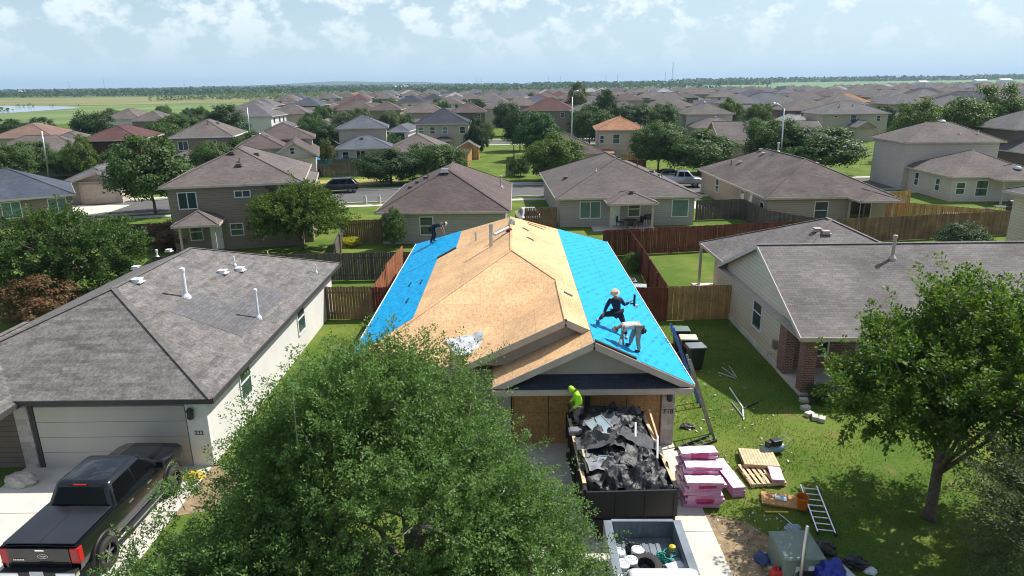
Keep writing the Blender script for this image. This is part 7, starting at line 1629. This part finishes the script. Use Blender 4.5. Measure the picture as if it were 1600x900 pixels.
def patio_set(label, loc, rz=0, seats=3):
    x, y = loc; root = empty('patio_table', (x, y, 0), rz, label + ', table', 'table'); m = BLACKP
    t = MB(); t.lathe([(.6, .70), (.6, .73)], (0, 0, 0), 18); t.build('tabletop', m, root)
    for a in range(4): MB().tube([(.4 * math.cos(a * 1.57 + .8), .4 * math.sin(a * 1.57 + .8), .7), (.5 * math.cos(a * 1.57 + .8), .5 * math.sin(a * 1.57 + .8), 0)], .02, 6).build('leg', m, root)
    for k in range(seats):
        a = rz + k * 6.283 / seats + .4; c = empty('patio_chair', (x + .95 * math.cos(a), y + .95 * math.sin(a), 0), a + math.pi / 2, label + ', ' + ['door-side chair', 'lawn-side chair', 'wall-side chair'][k], 'chair')
        MB().box(-.24, .24, -.24, .24, .42, .46).build('seat', m, c); MB().box(-.24, .24, -.26, -.22, .46, .92).build('backrest', m, c)
        for sx in (-1, 1):
            for sy in (-1, 1): MB().box(sx * .22 - .015, sx * .22 + .015, sy * .22 - .015, sy * .22 + .015, 0, .42).build('leg', m, c)
p = at(975, 352); patio_set('dark patio set by the back door of the taupe patio house', (p.x + .3, p.y - 1.2)); p = at(1352, 338); patio_set('dark patio set by the worn brown house', (p.x, p.y - 1.0)); p = at(1545, 330); patio_set('dark patio set beside the pale two-storey house', (p.x, p.y - 1.5))
def grill(label, x, y):
    root = empty('grill', (x, y, 0), .3, label, 'grill'); b = MB(); b.tube([(-.32, 0, .85), (-.28, 0, .85), (.28, 0, .85), (.32, 0, .85)], [.18, .24, .24, .18], 12); b.build('hood', BLACKP, root, smooth=True, angle=40)
    for sx in (-.25, .25):
        for sy in (-.16, .16): MB().box(sx - .02, sx + .02, sy - .02, sy + .02, 0, .7).build('leg', METAL, root)
    MB().box(.32, .62, -.18, .18, .78, .81).build('side_shelf', METAL, root)
p = at(1010, 352); grill('dark barbecue grill at the right of the taupe patio house door', p.x, p.y - .6); p = at(1556, 328); grill('dark barbecue grill at the right end of the pale house patio', p.x + .6, p.y - 1.0)
p = at(1345, 345); sheet('patio_slab', [(p.x - 2.4, p.y - 1.4), (p.x + 2.0, p.y - 1.2), (p.x + 2.0, p.y + 1.5), (p.x - 2.4, p.y + 1.4)], .03, CONC)
p = at(965, 352); sheet('patio_slab', [(p.x - 2.4, p.y - 2.6), (p.x + 3.0, p.y - 2.4), (p.x + 3.0, p.y + .2), (p.x - 2.4, p.y + .2)], .03, CONC)
p = at(1520, 335); sheet('patio_slab', [(p.x - 3, p.y - 1.6), (p.x + 4, p.y - 1.6), (p.x + 4, p.y + 1), (p.x - 3, p.y + 1)], .03, CONC)
# edging stones of the right-hand flower bed, a rocking chair on the left porch, boxes
rr = random.Random(9)
for i, (px_, py_) in enumerate(((1256, 628), (1258, 640), (1264, 650), (1273, 655), (1284, 658))):
    p = at(px_, py_); o = MB().obox((0, 0, .08), (.34, .22, .16), (0, 0, rr.uniform(-.3, .3) + i * .35)).build('edging_stone', KERB, bevel=.02); o.location = (p.x, p.y, 0)
    tag(o, 'pale edging stone of the flower bed by the brick pillar, %s from the wall' % ['first', 'second', 'third', 'fourth', 'fifth'][i], 'stone', 'edging stones of the flower bed')
root = empty('porch_chair', (-17.0, 20.6, 0), rad(20), 'white slatted chair on the dark porch left of the pale garage door', 'chair')
MB().box(-.28, .28, -.26, .26, .40, .44).build('seat', TRIMW, root); b = MB()
for i in range(5): b.box(-.26 + i * .12, -.20 + i * .12, .22, .26, .44, 1.15)
b.box(-.28, .28, .215, .265, 1.1, 1.17); b.build('backrest', TRIMW, root)
for sx in (-1, 1):
    for sy in (-1, 1): MB().box(sx * .25 - .02, sx * .25 + .02, sy * .23 - .02, sy * .23 + .02, 0, .42).build('leg', TRIMW, root)
blob('rock', STONE, (-15.55, 18.95, 0), (.5, .3, .3), 31, 'pale rock at the left foot of the pale garage door', 'rock', .2); blob('hose_pile', mat('yellow_hose', (.50, .36, .05), .6), (-10.3, 19.3, 0), (.4, .3, .06), 33, 'yellow hose heap beside the front wheel of the black pickup', 'hose', .3)

# ------------------------------------------------------------------ blades of grass on the near lawns
rg = np.random.default_rng(17)
def in_lawn(x, y): return ((x > 5.75) & (x < 14.5) & (y > 11.5) & (y < 33)) | ((x > -9.4) & (x < -6) & (y > 14) & (y < 34))
n = 150000; x = rg.uniform(-9.4, 14.5, n); y = 11.5 + 22 * rg.random(n) ** 1.2; k = in_lawn(x, y) & (np.sin(x * 1.3 + y * .7) + np.sin(y * 1.9 - x * .6) + rg.normal(size=n) * .7 > -.9) & ~((x > 5.5) & (x < 8.2) & (y < 17) & (rg.random(n) < .75)); x, y = x[k], y[k]; n = len(x)
P = np.stack([x, y, np.zeros(n)], 1); D = np.stack([rg.normal(size=n) * .7, rg.normal(size=n) * .7, np.ones(n)], 1); nn = unit(np.stack([rg.normal(size=n), rg.normal(size=n), np.ones(n) * .6], 1)); sz = rg.uniform(.04, .10, n)
me = leaf_mesh('grass', P, D, nn, sz, sz * .28, leafmat('grass_blade', (.058, .118, .017), (.14, .21, .036), .33)); go_ = bpy.data.objects.new('grass', me); COL.objects.link(go_); go_['kind'] = 'stuff'

# ------------------------------------------------------------------ air
HAZE = True
if HAZE:
    hb = MB(); hb.box(-8900, 8900, -59, 13900, -5, 120); ho = hb.build('haze', None or bpy.data.materials.new('air')); ho['kind'] = 'stuff'
    m = ho.data.materials[0]; m.use_nodes = True; t = m.node_tree; t.nodes.remove(t.nodes['Principled BSDF']); v = t.nodes.new('ShaderNodeVolumePrincipled'); v.inputs['Color'].default_value = (.56, .77, 1, 1); v.inputs['Density'].default_value = .00014; v.inputs['Anisotropy'].default_value = .1
    t.links.new(v.outputs[0], t.nodes['Material Output'].inputs['Volume'])
